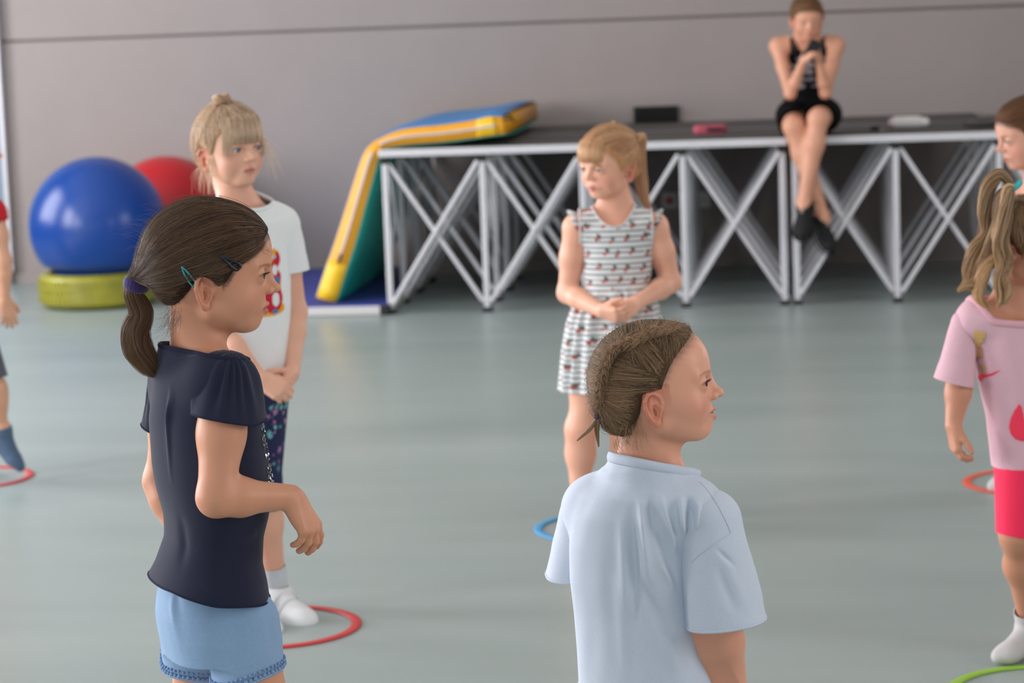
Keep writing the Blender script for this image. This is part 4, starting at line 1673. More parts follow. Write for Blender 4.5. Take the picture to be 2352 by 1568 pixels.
    for i in range(420):
        t = r.random()
        px_ = np.interp(t, [0, .3, .6, 1], [598, 606, 618, 624]) + r.uniform(-10, 6) * (1.6 if t < .3 else .7)
        py_ = np.interp(t, [0, .3, .6, 1], [965, 1010, 1075, 1112]) + r.uniform(-10, 10)
        d = W(px_, py_, Y) - CAM
        # stand on the front of the shirt, spread over its width
        s0 = Vector(W(598, py_, Y)) + Vector(L) * r.uniform(-.055, .06) + Vector(Fw) * .3
        h = bvh.ray_cast(s0, -Vector(Fw))
        if h[0] is None: continue
        co, no = h[0], h[1]
        q = no.to_track_quat('Z', 'Y').to_matrix().to_4x4() @ Matrix.Rotation(r.uniform(-.5, .5), 4, 'X') @ Matrix.Rotation(r.uniform(-.5, .5), 4, 'Y')
        bmesh.ops.create_circle(bm, cap_ends=True, segments=8, radius=.0022, matrix=Matrix.Translation(co + no * .0016) @ q)
    o = bm_obj('sequins', bm, sq, root); o['kind'] = 'stuff'; o['label'] = 'silvery sequins on the chest'

    # ---- shorts
    MS = mat('light_blue_cotton', (143, 171, 203), rough=.88, spec=.2, sheen=.1, noise=.06, nscale=260, bump=.15, bscale=700)
    wz, wc, wrx, wry = torso_rows([(1310, 370, 596), (1360, 358, 602), (1400, 357, 612), (1450, 366, 634), (1480, 374, 638), (1500, 380, 641)], Y, yaw, .86, R)
    lr = hip_r + (kn_r - hip_r) * .0
    S_ = [ztube(wz, wc, wrx, wry, R, Fw, k=.02, p=2.4),
          rc(W(560, 1430, Y - .038), W(573, 1600, Y - .05), .054, .0535, .018), rc(W(446, 1420, Y + .05), W(452, 1590, Y + .06), .054, .050, .018)]
    pr = W(575, 1546, Y - .05); pl = W(452, 1544, Y + .05)
    midx = lambda V: ((V - (pr + pl) / 2) @ R)

    def leg_hem(V):
        m = midx(V)
        zr = pr[2] + .012 * np.clip((V - pr) @ R / .06, 0, 1) ** 2 + .012 * np.clip((V - pr) @ Fw / .05, -1, 1)
        zl = pl[2] + .040 * np.clip((V - pl) @ L / .05, 0, 1) ** 2 - .010 * np.clip((V - pl) @ Fw / .05, -1, 1)
        return np.where(m > 0, zr, zl) - V[:, 2]
    fs2 = [(P(385, 1350), P(445, 1530), .005, .007), (P(398, 1345), P(468, 1530), -.0045, .009), (P(470, 1385), P(480, 1480), .002, .010), (P(530, 1385), P(535, 1470), .0025, .010), (P(580, 1385), P(600, 1450), .003, .009),
           (P(600, 1400), P(628, 1500), -.003, .009), (P(505, 1390), P(500, 1500), -.002, .010)]
    o, SV, ST = garment('shorts', S_, .0024, MS, root, [leg_hem, lambda V: V[:, 2] - W(480, 1322, Y)[2]], lambda V, N: folds(V, N, fs2) + (N * (.0016 * wob(V, 40, 9))[:, None]).astype(V.dtype))
    covers.append((S_, [leg_hem, lambda V: V[:, 2] - W(480, 1322, Y)[2]], .03, lambda V: field(V, fore) > 0))
    body_mesh('body', B, .0021, root, (217, 152, 120), paint, None, covers)
    MT = mat('pompom_blue', (132, 160, 198), rough=.95)
    for Lp in loops(ST):
        Pp = SV[Lp].astype(float)
        if len(Pp) < 30 or Pp[:, 2].mean() > pr[2] + .08: continue
        Ls = np.linalg.norm(np.diff(np.concatenate([Pp, Pp[:1]]), axis=0), axis=1).sum()
        Q = smooth_loop(resample(Pp, int(Ls / .0072)), 2)
        c = Q.mean(0)
        bm = bmesh.new()
        for i, q in enumerate(Q):
            d = nrm((q - c) * np.array([1, 1, 0]))
            bmesh.ops.create_icosphere(bm, subdivisions=1, radius=.0034 + .0006 * (i % 2), matrix=Matrix.Translation(Vector(q + d * .002 - Z3 * .001)))
            bmesh.ops.create_icosphere(bm, subdivisions=1, radius=.0026, matrix=Matrix.Translation(Vector(q + d * .0025 + Z3 * .006 + np.array([0, 0, .0008 * (i % 2)]))))
        t = bm_obj('pompom_trim', bm, MT, root, smooth=True)
        Vt, Ft, _ = tube_mesh(Q - Z3 * .004, .0028, 8, True, False, 1.5)
        link('hem_band', mesh_np('hem_band', Vt, Ft), MS, root)

    # ---- hair: combed back into a low ponytail
    tie = (-101, -2, 10)
    cap = mane.cap('hair', .0024, CAP_BROWN, root, furrow=.8, tie=tie)
    cap['label'] = 'dark brown hair combed back'
    pa = mane.comb(9000, 16, tie, 9, (0.2, 2.4), seed=11)
    strands('hair_strands', pa, .00026, HAIR_BROWN, cap, np.clip(rng.normal(.36, .2, len(pa)), 0, 1), streak=.22)
    # wisps round the forehead, temple and nape
    r = np.random.default_rng(5)
    wl = []
    for i in range(70):
        a = np.array([r.uniform(60, 80), r.uniform(-40, 20), 0]); a[2] = np.interp(a[0], mane.hx, mane.hz) + r.uniform(-2, 8)
        base = H.w(a[0] + 3, a[1], a[2])
        e = H.w(a[0] + r.uniform(0, 14), a[1] + r.uniform(-6, 6), a[2] - r.uniform(2, 14)); mdd = (base + e) / 2 + H.M[0] * .003
        wl.append(spline([base, mdd, e], 10))
    for i in range(160):
        x0 = r.uniform(-95, 20); an = r.uniform(-1.2, 1.2)
        b = H.w(x0, 55 * math.sin(an) * .7, 0) * 1.0
        q = np.array([x0, 62 * math.sin(an), 48 + 84 * math.cos(an) * math.sqrt(max(0.05, 1 - ((x0 + 2) / 100) ** 2))])
        base = H.w(q); dv = H.M[0] * r.uniform(-.05, -.01) + H.M[2] * r.uniform(.002, .016) + H.M[1] * r.uniform(-.01, .01)
        wl.append(spline([base, base + dv * .5 + H.M[2] * .004, base + dv + H.M[2] * r.uniform(-.012, .006)], 10))
    for i in range(90):
        base = H.w(r.uniform(-58, -36), -44 + r.uniform(-10, 24), r.uniform(-42, -20))
        e = base + H.M[0] * r.uniform(-.03, .002) - Z3 * r.uniform(.008, .04) + H.M[1] * r.uniform(-.01, .01)
        wl.append(spline([base, (base + e) / 2 - Z3 * .006, e], 10))
    strands('loose_wisps', np.array(wl), .00016, HAIR_BROWN, cap, np.full(len(wl), .75))
    # ponytail
    path = [H.w(tie[0] + 8, -2, 12), H.w(-112, -4, -2)]
    path += [W(*q, Y - .005) for q in ((322, 715), (311, 760), (318, 800), (345, 838), (368, 862))]
    rad = [.010, .014, .0205, .0235, .0240, .0190, .006]
    pt = root
    V_, F_, T_3 = tube_mesh(spline(path, 40), np.interp(np.linspace(0, 1, 40), np.linspace(0, 1, 7), rad) * .80, 20, flat=.8)
    pony = link('ponytail', mesh_np('ponytail', V_, np.concatenate([quads_to_tris(F_), T_3])), CAP_BROWN, root)
    pa = lock(path, rad, 2600, 22, 6, twist=.5, flat=.85, hollow=.35)
    tn = np.clip(rng.normal(.56, .2, len(pa))[:, None] + np.linspace(-.05, .22, 22)[None], 0, 1)
    strands('ponytail_strands', pa, .00026, HAIR_BROWN, pony, tn)
    # velvet scrunchie
    c = H.w(-106, -3, 6); ax = nrm(path[2] - path[0])
    u = nrm(np.cross(ax, Z3)); w_ = np.cross(u, ax)
    Pn = [c + (u * math.cos(t) + w_ * math.sin(t)) * .0135 for t in np.linspace(0, 2 * math.pi, 48, endpoint=False)]
    Vt, Ft, _ = tube_mesh(Pn, .0062 + .0007 * np.sin(np.arange(48) * 2.6), 12, True, False, 1.0)
    # widen along the tail
    Vt = c + (Vt - c) + np.outer((Vt - c) @ ax, ax) * .7
    sc = link('hair_tie', mesh_np('hair_tie', Vt, Ft), mat('purple_velvet', (52, 30, 92), rough=.9, sheen=.4, bump=.3, bscale=600), root); sc['label'] = 'purple hair tie'

    # clips lie on the near (right) side of the hair
    def on_hair(x, z):
        q = H.w(x, -160, z).astype(np.float32)
        d = (H.M[1]).astype(np.float32)
        p = q.copy()
        for _ in range(60):
            p = p + d * min(.02, max(float(field(p[None], mane.prims)[0]), 0))
        return p.astype(float) - H.M[1] * .0028
    def pxl(px, py):
        v = H.loc(W(px, py, Y - .06))
        return on_hair(v[0], v[2])
    tq = [pxl(*q) for q in ((418, 609), (430, 622), (443, 637), (452, 652), (440, 655), (428, 636))]
    tube_obj('hair_clip', smooth_loop(resample(np.array([pxl(418, 608), pxl(432, 622), pxl(450, 645), pxl(447, 659), pxl(436, 646), pxl(424, 626)]), 40), 1), .0013, mat('teal_clip', (48, 150, 150), rough=.35), root, closed=True)['label'] = 'teal snap clip'
    # dark clip: a rounded frame, narrow at the back
    pts = [pxl(506, 584), pxl(530, 596), pxl(549, 604), pxl(553, 612), pxl(544, 620), pxl(535, 614), pxl(520, 598)]
    tube_obj('hair_clip', smooth_loop(resample(np.array(pts), 48), 1), .0024, mat('navy_clip', (24, 26, 40), rough=.3), root, closed=True)['label'] = 'dark blue snap clip'
    return root


# ================================================================== girl in the pale blue T-shirt
def girl_pale():
    Y = 4.0
    yaw = 90 - 22.0
    Fw = yawdir(yaw); R = np.array([Fw[1], -Fw[0], 0]); L = -R
    g0 = W(1480, 1400, Y); g0[2] = 0
    root = empty('person', g0, 'child seen from behind in pale blue wide sleeved T-shirt with a braid, face in profile', 'person')
    H = Head(W(1508, 936, Y), -3, 7, 2, 1.03)
    hl = [(-120, -30), (-80, -34), (-62, -43), (-48, -40), (-38, -22), (-26, 0), (-18, 28), (0, 36), (8, 33), (14, 32), (24, 52), (39, 72), (55, 86), (66, 94), (76, 104), (86, 116), (104, 130)]
    mane = Mane(H, hl, 6.5)
    nb_ = W(1487, 1075, Y + .0)
    sh_r = W(1612, 1178, Y - .035); el_r = W(1648, 1400, Y - .055); wr_r = W(1690, 1625, Y - .0)
    sh_l = W(1345, 1166, Y + .055); el_l = W(1352, 1370, Y + .075); wr_l = W(1362, 1560, Y + .03)
    hz = .46
    hip_r = np.array([W(1520, 1500, Y)[0], Y - .03, hz]); hip_l = np.array([W(1440, 1500, Y)[0], Y + .03, hz])
    kn_r = hip_r * [1, 1, 0] + [.01, 0, .265]; an_r = kn_r * [1, 1, 0] + [0, -.01, .065]
    kn_l = hip_l * [1, 1, 0] + [-.01, 0, .265]; an_l = kn_l * [1, 1, 0] + [0, -.01, .065]
    rows = [(1092, 1405, 1552), (1114, 1372, 1588), (1130, 1345, 1605), (1180, 1318, 1600), (1250, 1308, 1594), (1330, 1309, 1592), (1400, 1318, 1594), (1480, 1324, 1612), (1560, 1328, 1640), (1640, 1330, 1660)]
    zs, cs, rx, ry = torso_rows(rows, Y, yaw, .74, R)
    B = [ztube(zs, cs, rx, ry, R, Fw, k=.03, p=2.2, grow=-.026),
         ell((hip_r + hip_l) / 2 + [0, 0, .04], (.074, .060, .08), np.stack([R, Fw, Z3]), .03),
         rc(sh_r, sh_l, .034, .034, .035), rc(nb_ - Z3 * .01, H.w(-18, 0, -10), .0415, .0375, .025),
         rc(H.w(-14, 0, -48), sh_r * .62 + nb_ * .38, .028, .022, .03), rc(H.w(-14, 0, -48), sh_l * .62 + nb_ * .38, .028, .022, .03)]
    B += arm(sh_r, el_r, wr_r, 1.0, 1.20) + arm(sh_l, el_l, wr_l, 1.0, 1.1)
    B += hand(wr_r, nrm(wr_r - el_r), L, True, .92, curl=(20, 25, 15)) + hand(wr_l, nrm(wr_l - el_l), R, False, .92, curl=(20, 25, 15))
    B += leg(hip_r, kn_r, an_r, .92, .86, Fw) + leg(hip_l, kn_l, an_l, .92, .86, Fw) + foot(an_r, Fw, .92) + foot(an_l, Fw, .92)
    B += H.prims(smile=.75, lids=4.6)

    def paint(V, C):
        return mane.scalp(V, H.paint(V, C, lip=(206, 118, 112), brow=(150, 116, 92), blush=.42, smile=.75, browz=1.5, red_ear=.55), (104, 80, 60), 12)
    eyeballs(H, root, (70, 62, 58), (-20, 2)); lashes(H, root, 4.6)
    covers = []
    bm = bmesh.new()
    for i in range(-3, 4):
        q = H.w(85 - abs(i) * 1.5, i * 5.0 + 0, -16.0 + .35 * abs(i))
        bm_box(bm, (0, 0, 0), (.004, .0050, .0062), Matrix.Translation(Vector(q)) @ Matrix([list(r) for r in H.M.T]).to_4x4(), bev=.0012)
    bm_obj('teeth', bm, mat('teeth', (236, 230, 218), rough=.25), root, smooth=True)

    # ---- T-shirt
    M = mat('pale_blue_jersey', (206, 214, 228), rough=.93, spec=.15, sheen=.12, noise=.05, nscale=500, bump=.14, bscale=900)
    T_ = [ztube(zs, cs, rx, ry, R, Fw, k=.03, p=2.3),
          rc(sh_r + (sh_l - sh_r) * .02 + Z3 * .001, sh_l + (sh_r - sh_l) * .02 + Z3 * .001, .046, .045, .03),
          rc(nb_ - Z3 * .034, sh_r * .72 + nb_ * .28, .042, .040, .03), rc(nb_ - Z3 * .034, sh_l * .72 + nb_ * .28, .042, .041, .03),
          rc(nb_ - Z3 * .03, nb_ + Z3 * .05, .062, .056, .03)]
    hem_z = W(1470, 1575, Y)[2]
    P = lambda x, y, dy=-.08: W(x, y, Y + dy)
    fs = [(P(1412, 1085), P(1440, 1420), .0048, .010), (P(1448, 1110), P(1462, 1440), -.0045, .009), (P(1468, 1130), P(1490, 1330), .0042, .007), (P(1488, 1100), P(1500, 1230), -.003, .007),
          (P(1510, 1120), P(1560, 1290), .0042, .007), (P(1500, 1180), P(1575, 1400), -.0048, .010), (P(1520, 1290), P(1590, 1420), .004, .009), (P(1562, 1130), P(1576, 1285), .006, .006),
          (P(1582, 1130), P(1588, 1270), -.006, .006), (P(1605, 1150), P(1592, 1260), .005, .006), (P(1380, 1110), P(1375, 1340), .003, .012), (P(1355, 1120), P(1340, 1300), -.0025, .010),
          (P(1415, 1300), P(1430, 1540), .004, .013), (P(1500, 1400), P(1560, 1550), .0035, .016), (P(1470, 1330), P(1540, 1470), -.004, .012), (P(1380, 1400), P(1390, 1550), -.003, .012)]

    def disp(V, N):
        return folds(V, N, [(a, b, k * 2.1, w * .85) for a, b, k, w in fs]) + (N * (.0020 * wob(V * np.array([1, 1, .4]), 50, 15))[:, None]).astype(V.dtype)
    neck_ax = nrm(Z3 + Fw * .22 + R * .17)
    nc = W(1480, 1064, Y)
    o, V, T = garment('t_shirt', T_, .0024, M, root, [lambda V: hem_z - V[:, 2] + .012 * np.clip((V[:, 0] - cs[0][0]) / .1, -1, 1) * 0, neck_clip(nc, neck_ax)], disp)
    fore = [rc(sh_r + (el_r - sh_r) * .35, el_r, .05, .05), rc(el_r, wr_r, .06, .05), rc(wr_r, wr_r + nrm(wr_r - el_r) * .03 - Z3 * .09, .06, .06), rc(sh_l + (el_l - sh_l) * .4, el_l, .05, .05), rc(el_l, wr_l, .05, .05), rc(wr_l, wr_l + nrm(wr_l - el_l) * .1, .06, .05)]
    covers.append((T_, [lambda V: hem_z - V[:, 2], neck_clip(nc, neck_ax)], .03, lambda V: (V[:, 2] < nb_[2] + .03)))
    mrim = mat('pale_blue_rib', (206, 214, 228), rough=.95, spec=.15, bump=.5, bscale=420)
    rim('collar', V, T, lambda P: P[:, 2].mean() > nb_[2] - .05, .0042, mrim, root, n=200, flat=2.1)
    for Pp in rim('hem_fold', V, T, lambda P: P[:, 2].mean() < nb_[2] - .2, .0028, mrim, root, flat=1.6): pass

    # wide sleeves set on a low seam, with pleats
    def sleeve(a, b, r0, r1, seam, hemp, hax, nm, pleats, seed):
        ax = nrm(b - a)
        sp = [rc(a, b, r0, r1, .01)]
        u = nrm(np.cross(ax, R)); v = np.cross(ax, u)

        def dsp(V, N):
            q = V - a
            t = (q @ ax) / np.linalg.norm(b - a)
            V = folds(V, N, pleats)
            ang = np.arctan2(q @ u, q @ v)
            return V + (N * (.0022 * np.clip(t, 0, 1) * np.sin(ang * 4 + seed) + .0012 * wob(V, 50, seed))[:, None]).astype(V.dtype)
        o, SV, ST = garment(nm, sp, .0024, M, root, [plane_clip(hemp, hax)], dsp)
        rim('sleeve_hem', SV, ST, lambda P: True, .0014, mrim, o, flat=1.8)
        covers.append((sp, [plane_clip(hemp, hax)], .02, lambda V: field(V, [rc(a, b, r0 + .02, r1 + .01)]) < 0))
        return SV, ST
    a = W(1628, 1195, Y - .04); b = W(1678, 1500, Y - .055)
    pl = [(W(1648, 1262, Y - .10), W(1690, 1300, Y - .10), -.005, .004), (W(1600, 1290, Y - .12), W(1655, 1365, Y - .12), -.0055, .005), (W(1615, 1285, Y - .12), W(1668, 1360, Y - .12), .004, .005),
          (W(1660, 1265, Y - .11), W(1725, 1400, Y - .11), .0045, .010), (W(1640, 1275, Y - .11), W(1690, 1410, Y - .11), -.0035, .009), (W(1700, 1240, Y - .06), W(1745, 1390, Y - .06), .004, .012)]
    RS = sleeve(a, b, .052, .0720, None, W(1674, 1423, Y - .05), nrm(W(1682, 1500, Y - .05) - W(1672, 1423, Y - .05)), 'sleeve', pl, 3)
    # seam line where the sleeve is set on
    seam_on(root, [(V, T), RS], [(1607, 1106), (1624, 1124), (1642, 1149), (1662, 1185), (1679, 1223)], mrim)
    seam_on(root, [(V, T), RS], [(1679, 1223), (1660, 1236), (1635, 1253), (1608, 1272), (1588, 1291)], mrim)
    a = W(1338, 1182, Y + .06); b = W(1298, 1400, Y + .085)
    pl = [(W(1290, 1240, Y), W(1282, 1320, Y), -.004, .004), (W(1300, 1230, Y), W(1296, 1320, Y), .003, .004)]
    sleeve(a, b, .038, .0455, None, W(1290, 1322, Y + .07), nrm(W(1300, 1420, Y + .08) - W(1296, 1320, Y + .07)), 'sleeve', pl, 9)
    # ---- shorts below the frame
    MS = mat('dark_shorts', (58, 62, 78), rough=.9)
    S_ = [ell((hip_r + hip_l) / 2 + [0, 0, .04], (.084, .070, .085), np.stack([R, Fw, Z3]), .03), rc(hip_r, kn_r, .057, .058, .03), rc(hip_l, kn_l, .057, .058, .03)]
    cl = [lambda V: .33 - V[:, 2], lambda V: V[:, 2] - hem_z - .02]
    garment('shorts', S_, .004, MS, root, cl)
    covers.append((S_, cl, .03, lambda V: field(V, fore) > 0))
    body_mesh('body', B, .0021, root, (230, 165, 137), paint, None, covers)

    # ---- hair: swept up from the sides into a plait along the top and back of the head
    cap = mane.cap('hair', .0024, CAP_MOUSE, root)
    cap['label'] = 'mouse brown hair swept up into a plait'
    def trace(px, py, off=.0):
        q = CAM.copy(); dd = nrm(W(px, py, 4.0) - CAM); q = q + dd * 3.6
        for _ in range(60):
            q = q + dd * min(.02, max(float(field(q[None].astype(np.float32), mane.prims)[0]), 0))
        return q - grad(q[None].astype(np.float32), mane.prims)[0] * -off
    pp = [trace(x, y, .001) for x, y in ((1560, 757), (1530, 762), (1496, 766), (1458, 786), (1422, 800), (1401, 823), (1390, 856), (1384, 889), (1380, 920))] + [W(1377, 948, Y - .02)]
    C = spline(pp, 130)
    Tn = np.gradient(C, axis=0); Tn /= np.linalg.norm(Tn, axis=1, keepdims=True)
    g = grad(C.astype(np.float32), mane.prims).astype(float)
    U = g - Tn * (g * Tn).sum(1, keepdims=True); U /= np.linalg.norm(U, axis=1, keepdims=True)
    Wd = np.cross(Tn, U)
    s = np.linspace(0, 1, 130)
    amp = np.interp(s, [0, .15, .8, 1], [.003, .0062, .0066, .003])
    wid = np.interp(s, [0, .15, .8, 1], [.003, .0058, .0056, .003])
    ph = s * 2 * math.pi * 6.0
    pl_o = None
    for k_ in range(3):
        t = ph + k_ * 2 * math.pi / 3
        Pk = C + Wd * (amp * np.sin(t))[:, None] + U * (amp * .40 * np.sin(2 * t) + .0012)[:, None]
        V_, F_, T_3 = tube_mesh(Pk, wid * .8, 10, flat=.8)
        o = link('plait_strand', mesh_np('plait_strand', V_, np.concatenate([quads_to_tris(F_), T_3])), CAP_MOUSE, root)
        pa = lock(Pk[::2], list(wid[::2]), 330, 65, 20 + k_, twist=5, flat=.85, hollow=.3)
        strands('plait_hair', pa, .00026, HAIR_MOUSE, o, np.clip(rng.normal(.46, .2, len(pa)), 0, 1))
    # comb the sides toward the nearest stretch of the plait
    Cl = C[10:118:4]

    def toward(Hh, p, i):
        # each root keeps its target: a point of the plait that lies up and back from it
        return tgt - p if i == 0 else (tgt - p) / max(1, (14 - 1 - i)) * 1.02
    n_s = 6500
    st = np.random.default_rng(21)

    def comb_to(n, seed, sel=None, jit=.006):
        nonlocal tgt
        r = np.random.default_rng(seed)
        V2, T2 = mane.V, mane.T
        ar = np.linalg.norm(np.cross(V2[T2[:, 1]] - V2[T2[:, 0]], V2[T2[:, 2]] - V2[T2[:, 0]]), axis=1) * mane.edge_weight()
        f = r.choice(len(T2), n, p=ar / ar.sum())
        p = V2[T2[f]].mean(1).astype(float)
        q = H.loc(p); cq = H.loc(Cl)
        # cost: distance, with hair in front going to the front of the plait
        dx = q[:, None, 0] - cq[None, :, 0] ; dz = q[:, None, 2] - cq[None, :, 2]; dy = q[:, None, 1] - cq[None, :, 1]
        cost = dx ** 2 * .5 + dz ** 2 + dy ** 2 * .3 + 900 * (dz > 8) + 700 * (dx < -6)
        j = cost.argmin(1)
        tgt = Cl[j] + r.normal(size=(n, 3)) * jit
        off = (.2 + 2.4 * r.random(n) ** 1.6) * .001
        off = np.where(r.random(n) < .05, off + .007 * r.random(n), off)
        d0 = field(p.astype(np.float32), mane.prims)
        out = [p.copy()]; steps = 14
        for i in range(steps - 1):
            v = tgt - p
            dist = np.linalg.norm(v, axis=1, keepdims=True)
            gg = grad(p.astype(np.float32), mane.prims, .001)
            vt = v - gg * (v * gg).sum(1, keepdims=True) * np.clip(dist / .02, 0, 1)
            vt /= np.linalg.norm(vt, axis=1, keepdims=True) + 1e-9
            p = p + vt * dist / (steps - 1 - i)
            d = field(p.astype(np.float32), mane.prims)
            fade = min(1.0, (i + 1) / 5)
            p = p - gg * ((d - (d0 + (off - d0) * fade)) * np.clip(dist[:, 0] / .015, 0, 1))[:, None]
            out.append(p.copy())
        return np.stack(out, 1)
    tgt = None
    pa = comb_to(8000, 31)
    tn = np.clip(rng.normal(.40, .2, len(pa)), 0, 1)
    strands('hair_strands', pa, .00025, HAIR_MOUSE, cap, tn, streak=.22)
    r = np.random.default_rng(8)
    wl = []
    for i in range(460):      # frizz lifted off the plait and the back
        j = r.integers(5, 125)
        b0 = C[j] + r.normal(size=3) * .006
        d = U[j] * r.uniform(.004, .020) - Tn[j] * r.uniform(-.02, .03) + Wd[j] * r.uniform(-.012, .012)
        wl.append(spline([b0, b0 + d * .6 + U[j] * .003, b0 + d - Z3 * r.uniform(0, .008)], 10))
    for i in range(60):       # long fine hairs down the neck behind the ear
        b0 = H.w(r.uniform(-50, -20), -52 + r.uniform(-4, 4), r.uniform(-34, 0))
        e = b0 - Z3 * r.uniform(.02, .055) + H.M[0] * r.uniform(-.01, .022)
        wl.append(spline([b0, (b0 + e) / 2 + H.M[0] * -.005 - H.M[1] * .004, e], 10))
    for i in range(70):       # nape tuft
        b0 = H.w(-66 + r.uniform(-8, 18), -26 + r.uniform(-14, 14), -34 + r.uniform(-8, 8))
        e = b0 - Z3 * r.uniform(.012, .034) + H.M[0] * r.uniform(-.006, .018)
        wl.append(spline([b0, (b0 + e) / 2 - H.M[0] * .004, e], 10))
    for i in range(40):       # soft hairs at the brow
        b0 = H.w(72 + r.uniform(-6, 5), r.uniform(-30, 10), 92 + r.uniform(-4, 4))
        e = b0 + H.M[0] * r.uniform(.004, .014) - Z3 * r.uniform(.006, .026)
        wl.append(spline([b0, (b0 + e) / 2 + H.M[0] * .004, e], 10))
    strands('loose_wisps', np.array(wl), .0002, HAIR_MOUSE, cap, np.clip(r.normal(.75, .15, len(wl)), 0, 1))
    # end of the plait: dark purple band and two thin tufts
    c = pp[-1]
    bm = bmesh.new()
    tb = []
    for i, dz in enumerate((.006, .0, -.006)):
        Pn = [c + np.array([math.cos(t) * .0062, math.sin(t) * .0062, dz + .001 * math.sin(3 * t)]) for t in np.linspace(0, 2 * math.pi, 24, endpoint=False)]
        Vt, Ft, _ = tube_mesh(Pn, .0030, 8, True, False); tb.append((Vt, Ft))
    Vt = np.concatenate([t[0] for t in tb]); Ft = np.concatenate([t[1] + i * len(tb[0][0]) for i, t in enumerate(tb)])
    link('hair_tie', mesh_np('hair_tie', Vt, Ft), mat('plum_elastic', (48, 38, 78), rough=.8, bump=.4, bscale=500), root)['label'] = 'dark purple hair tie'
    t1 = lock([c, W(1355, 985, Y - .02), W(1325, 1012, Y - .02)], [.0035, .0035, .001], 110, 12, 3)
    t2 = lock([c, W(1371, 985, Y - .02), W(1375, 1026, Y - .02)], [.0035, .0042, .001], 130, 12, 4)
    core = tube_obj('plait_end', spline([c, W(1371, 985, Y - .02), W(1374, 1012, Y - .02)], 12), np.linspace(.003, .0008, 12), CAP_MOUSE, root)
    strands('plait_end_hair', np.concatenate([t1, t2]), .00025, HAIR_MOUSE, core, np.clip(rng.normal(.7, .15, 240), 0, 1))
    return root


girl_navy()
girl_pale()


# ================================================================== the children farther back
def hairs(name, low, high, capc):
    return hair_mat(name, low, high), mat(name + '_cap', capc, rough=.7, spec=.1, noise=.2, nscale=150)


def mat_cloth(name, c, **k):
    a = dict(rough=.92, spec=.2, sheen=.1, noise=.05, nscale=300, bump=.12, bscale=500)
    a.update(k)
    return mat(name, c, **a)


def neck_prims(H, nb, sh_r, sh_l, s=1.0):
    return [rc(nb, H.w(-16, 0, -8), .038 * s, .036 * s, .022), rc(H.w(-14, 0, -50), sh_r * .6 + nb * .4, .026 * s, .022 * s, .03), rc(H.w(-14, 0, -50), sh_l * .6 + nb * .4, .026 * s, .022 * s, .03)]


def shoe(an, d, s=1.0):
    """upper and sole prims of a low shoe; an is the ankle joint, d the toe direction on the ground"""
    d = nrm(d); up = nrm(Z3 - d * d[2]); sd = np.cross(d, up)
    f = an - up * .052 * s
    fr = np.stack([d, sd, up])
    U = [rc(an - up * .012 * s, f - d * .03 * s, .033 * s, .030 * s, .02), rc(f - d * .03 * s + up * .004 * s, f + d * .105 * s + up * .000 * s, .034 * s, .028 * s, .02),
         ell(f + d * .085 * s, np.array([.056, .039, .030]) * s, fr, .015), rc(an - up * .012 * s, f + d * .07 * s + up * .012 * s, .030 * s, .022 * s, .02)]
    So = [rc(f - d * .032 * s - up * .020 * s, f + d * .02 * s - up * .020 * s, .037 * s, .036 * s, .02), ell(f + d * .082 * s - up * .018 * s, np.array([.065, .044, .022]) * s, fr, .02)]
    return U, So, f, fr


def make_shoes(root, an, d, s, mu, ms, mst, top, covers=None):
    U, So, f, fr = shoe(an, d, s)
    if covers is not None:
        covers.append((U, [lambda V, t=top, u=fr[2]: (V - t) @ u], .02, None))
    dd, sd, up = fr
    o, V, T = garment('shoe', U, .0035, mu, root, [lambda V: (V - top) @ up], None, None, .004)
    v, q = surf(So, .004)
    t = quads_to_tris(q)
    v, t = clip(v, t, (v - (f - up * .018 * s)) @ up)
    v, t = clip(v, t, ((f - up * .034 * s) - v) @ up)
    so = link('sole', mesh_np('sole', v, t), ms, o); so.modifiers.new('t', 'SOLIDIFY').thickness = .004
    if mst is not None:
        for a in (.035, .062):
            c = f + dd * a * s
            P = [c + sd * math.cos(t_) * .0375 * s * (1 - .1 * (a > .05)) + up * (math.sin(t_) * (.050 if a < .05 else .040) * s - .004) for t_ in np.linspace(.15, math.pi - .15, 18)]
            tube_obj('velcro_strap', np.array(P), .0095 * s, mst, o, n=8, flat=.35, up=up)
    return o


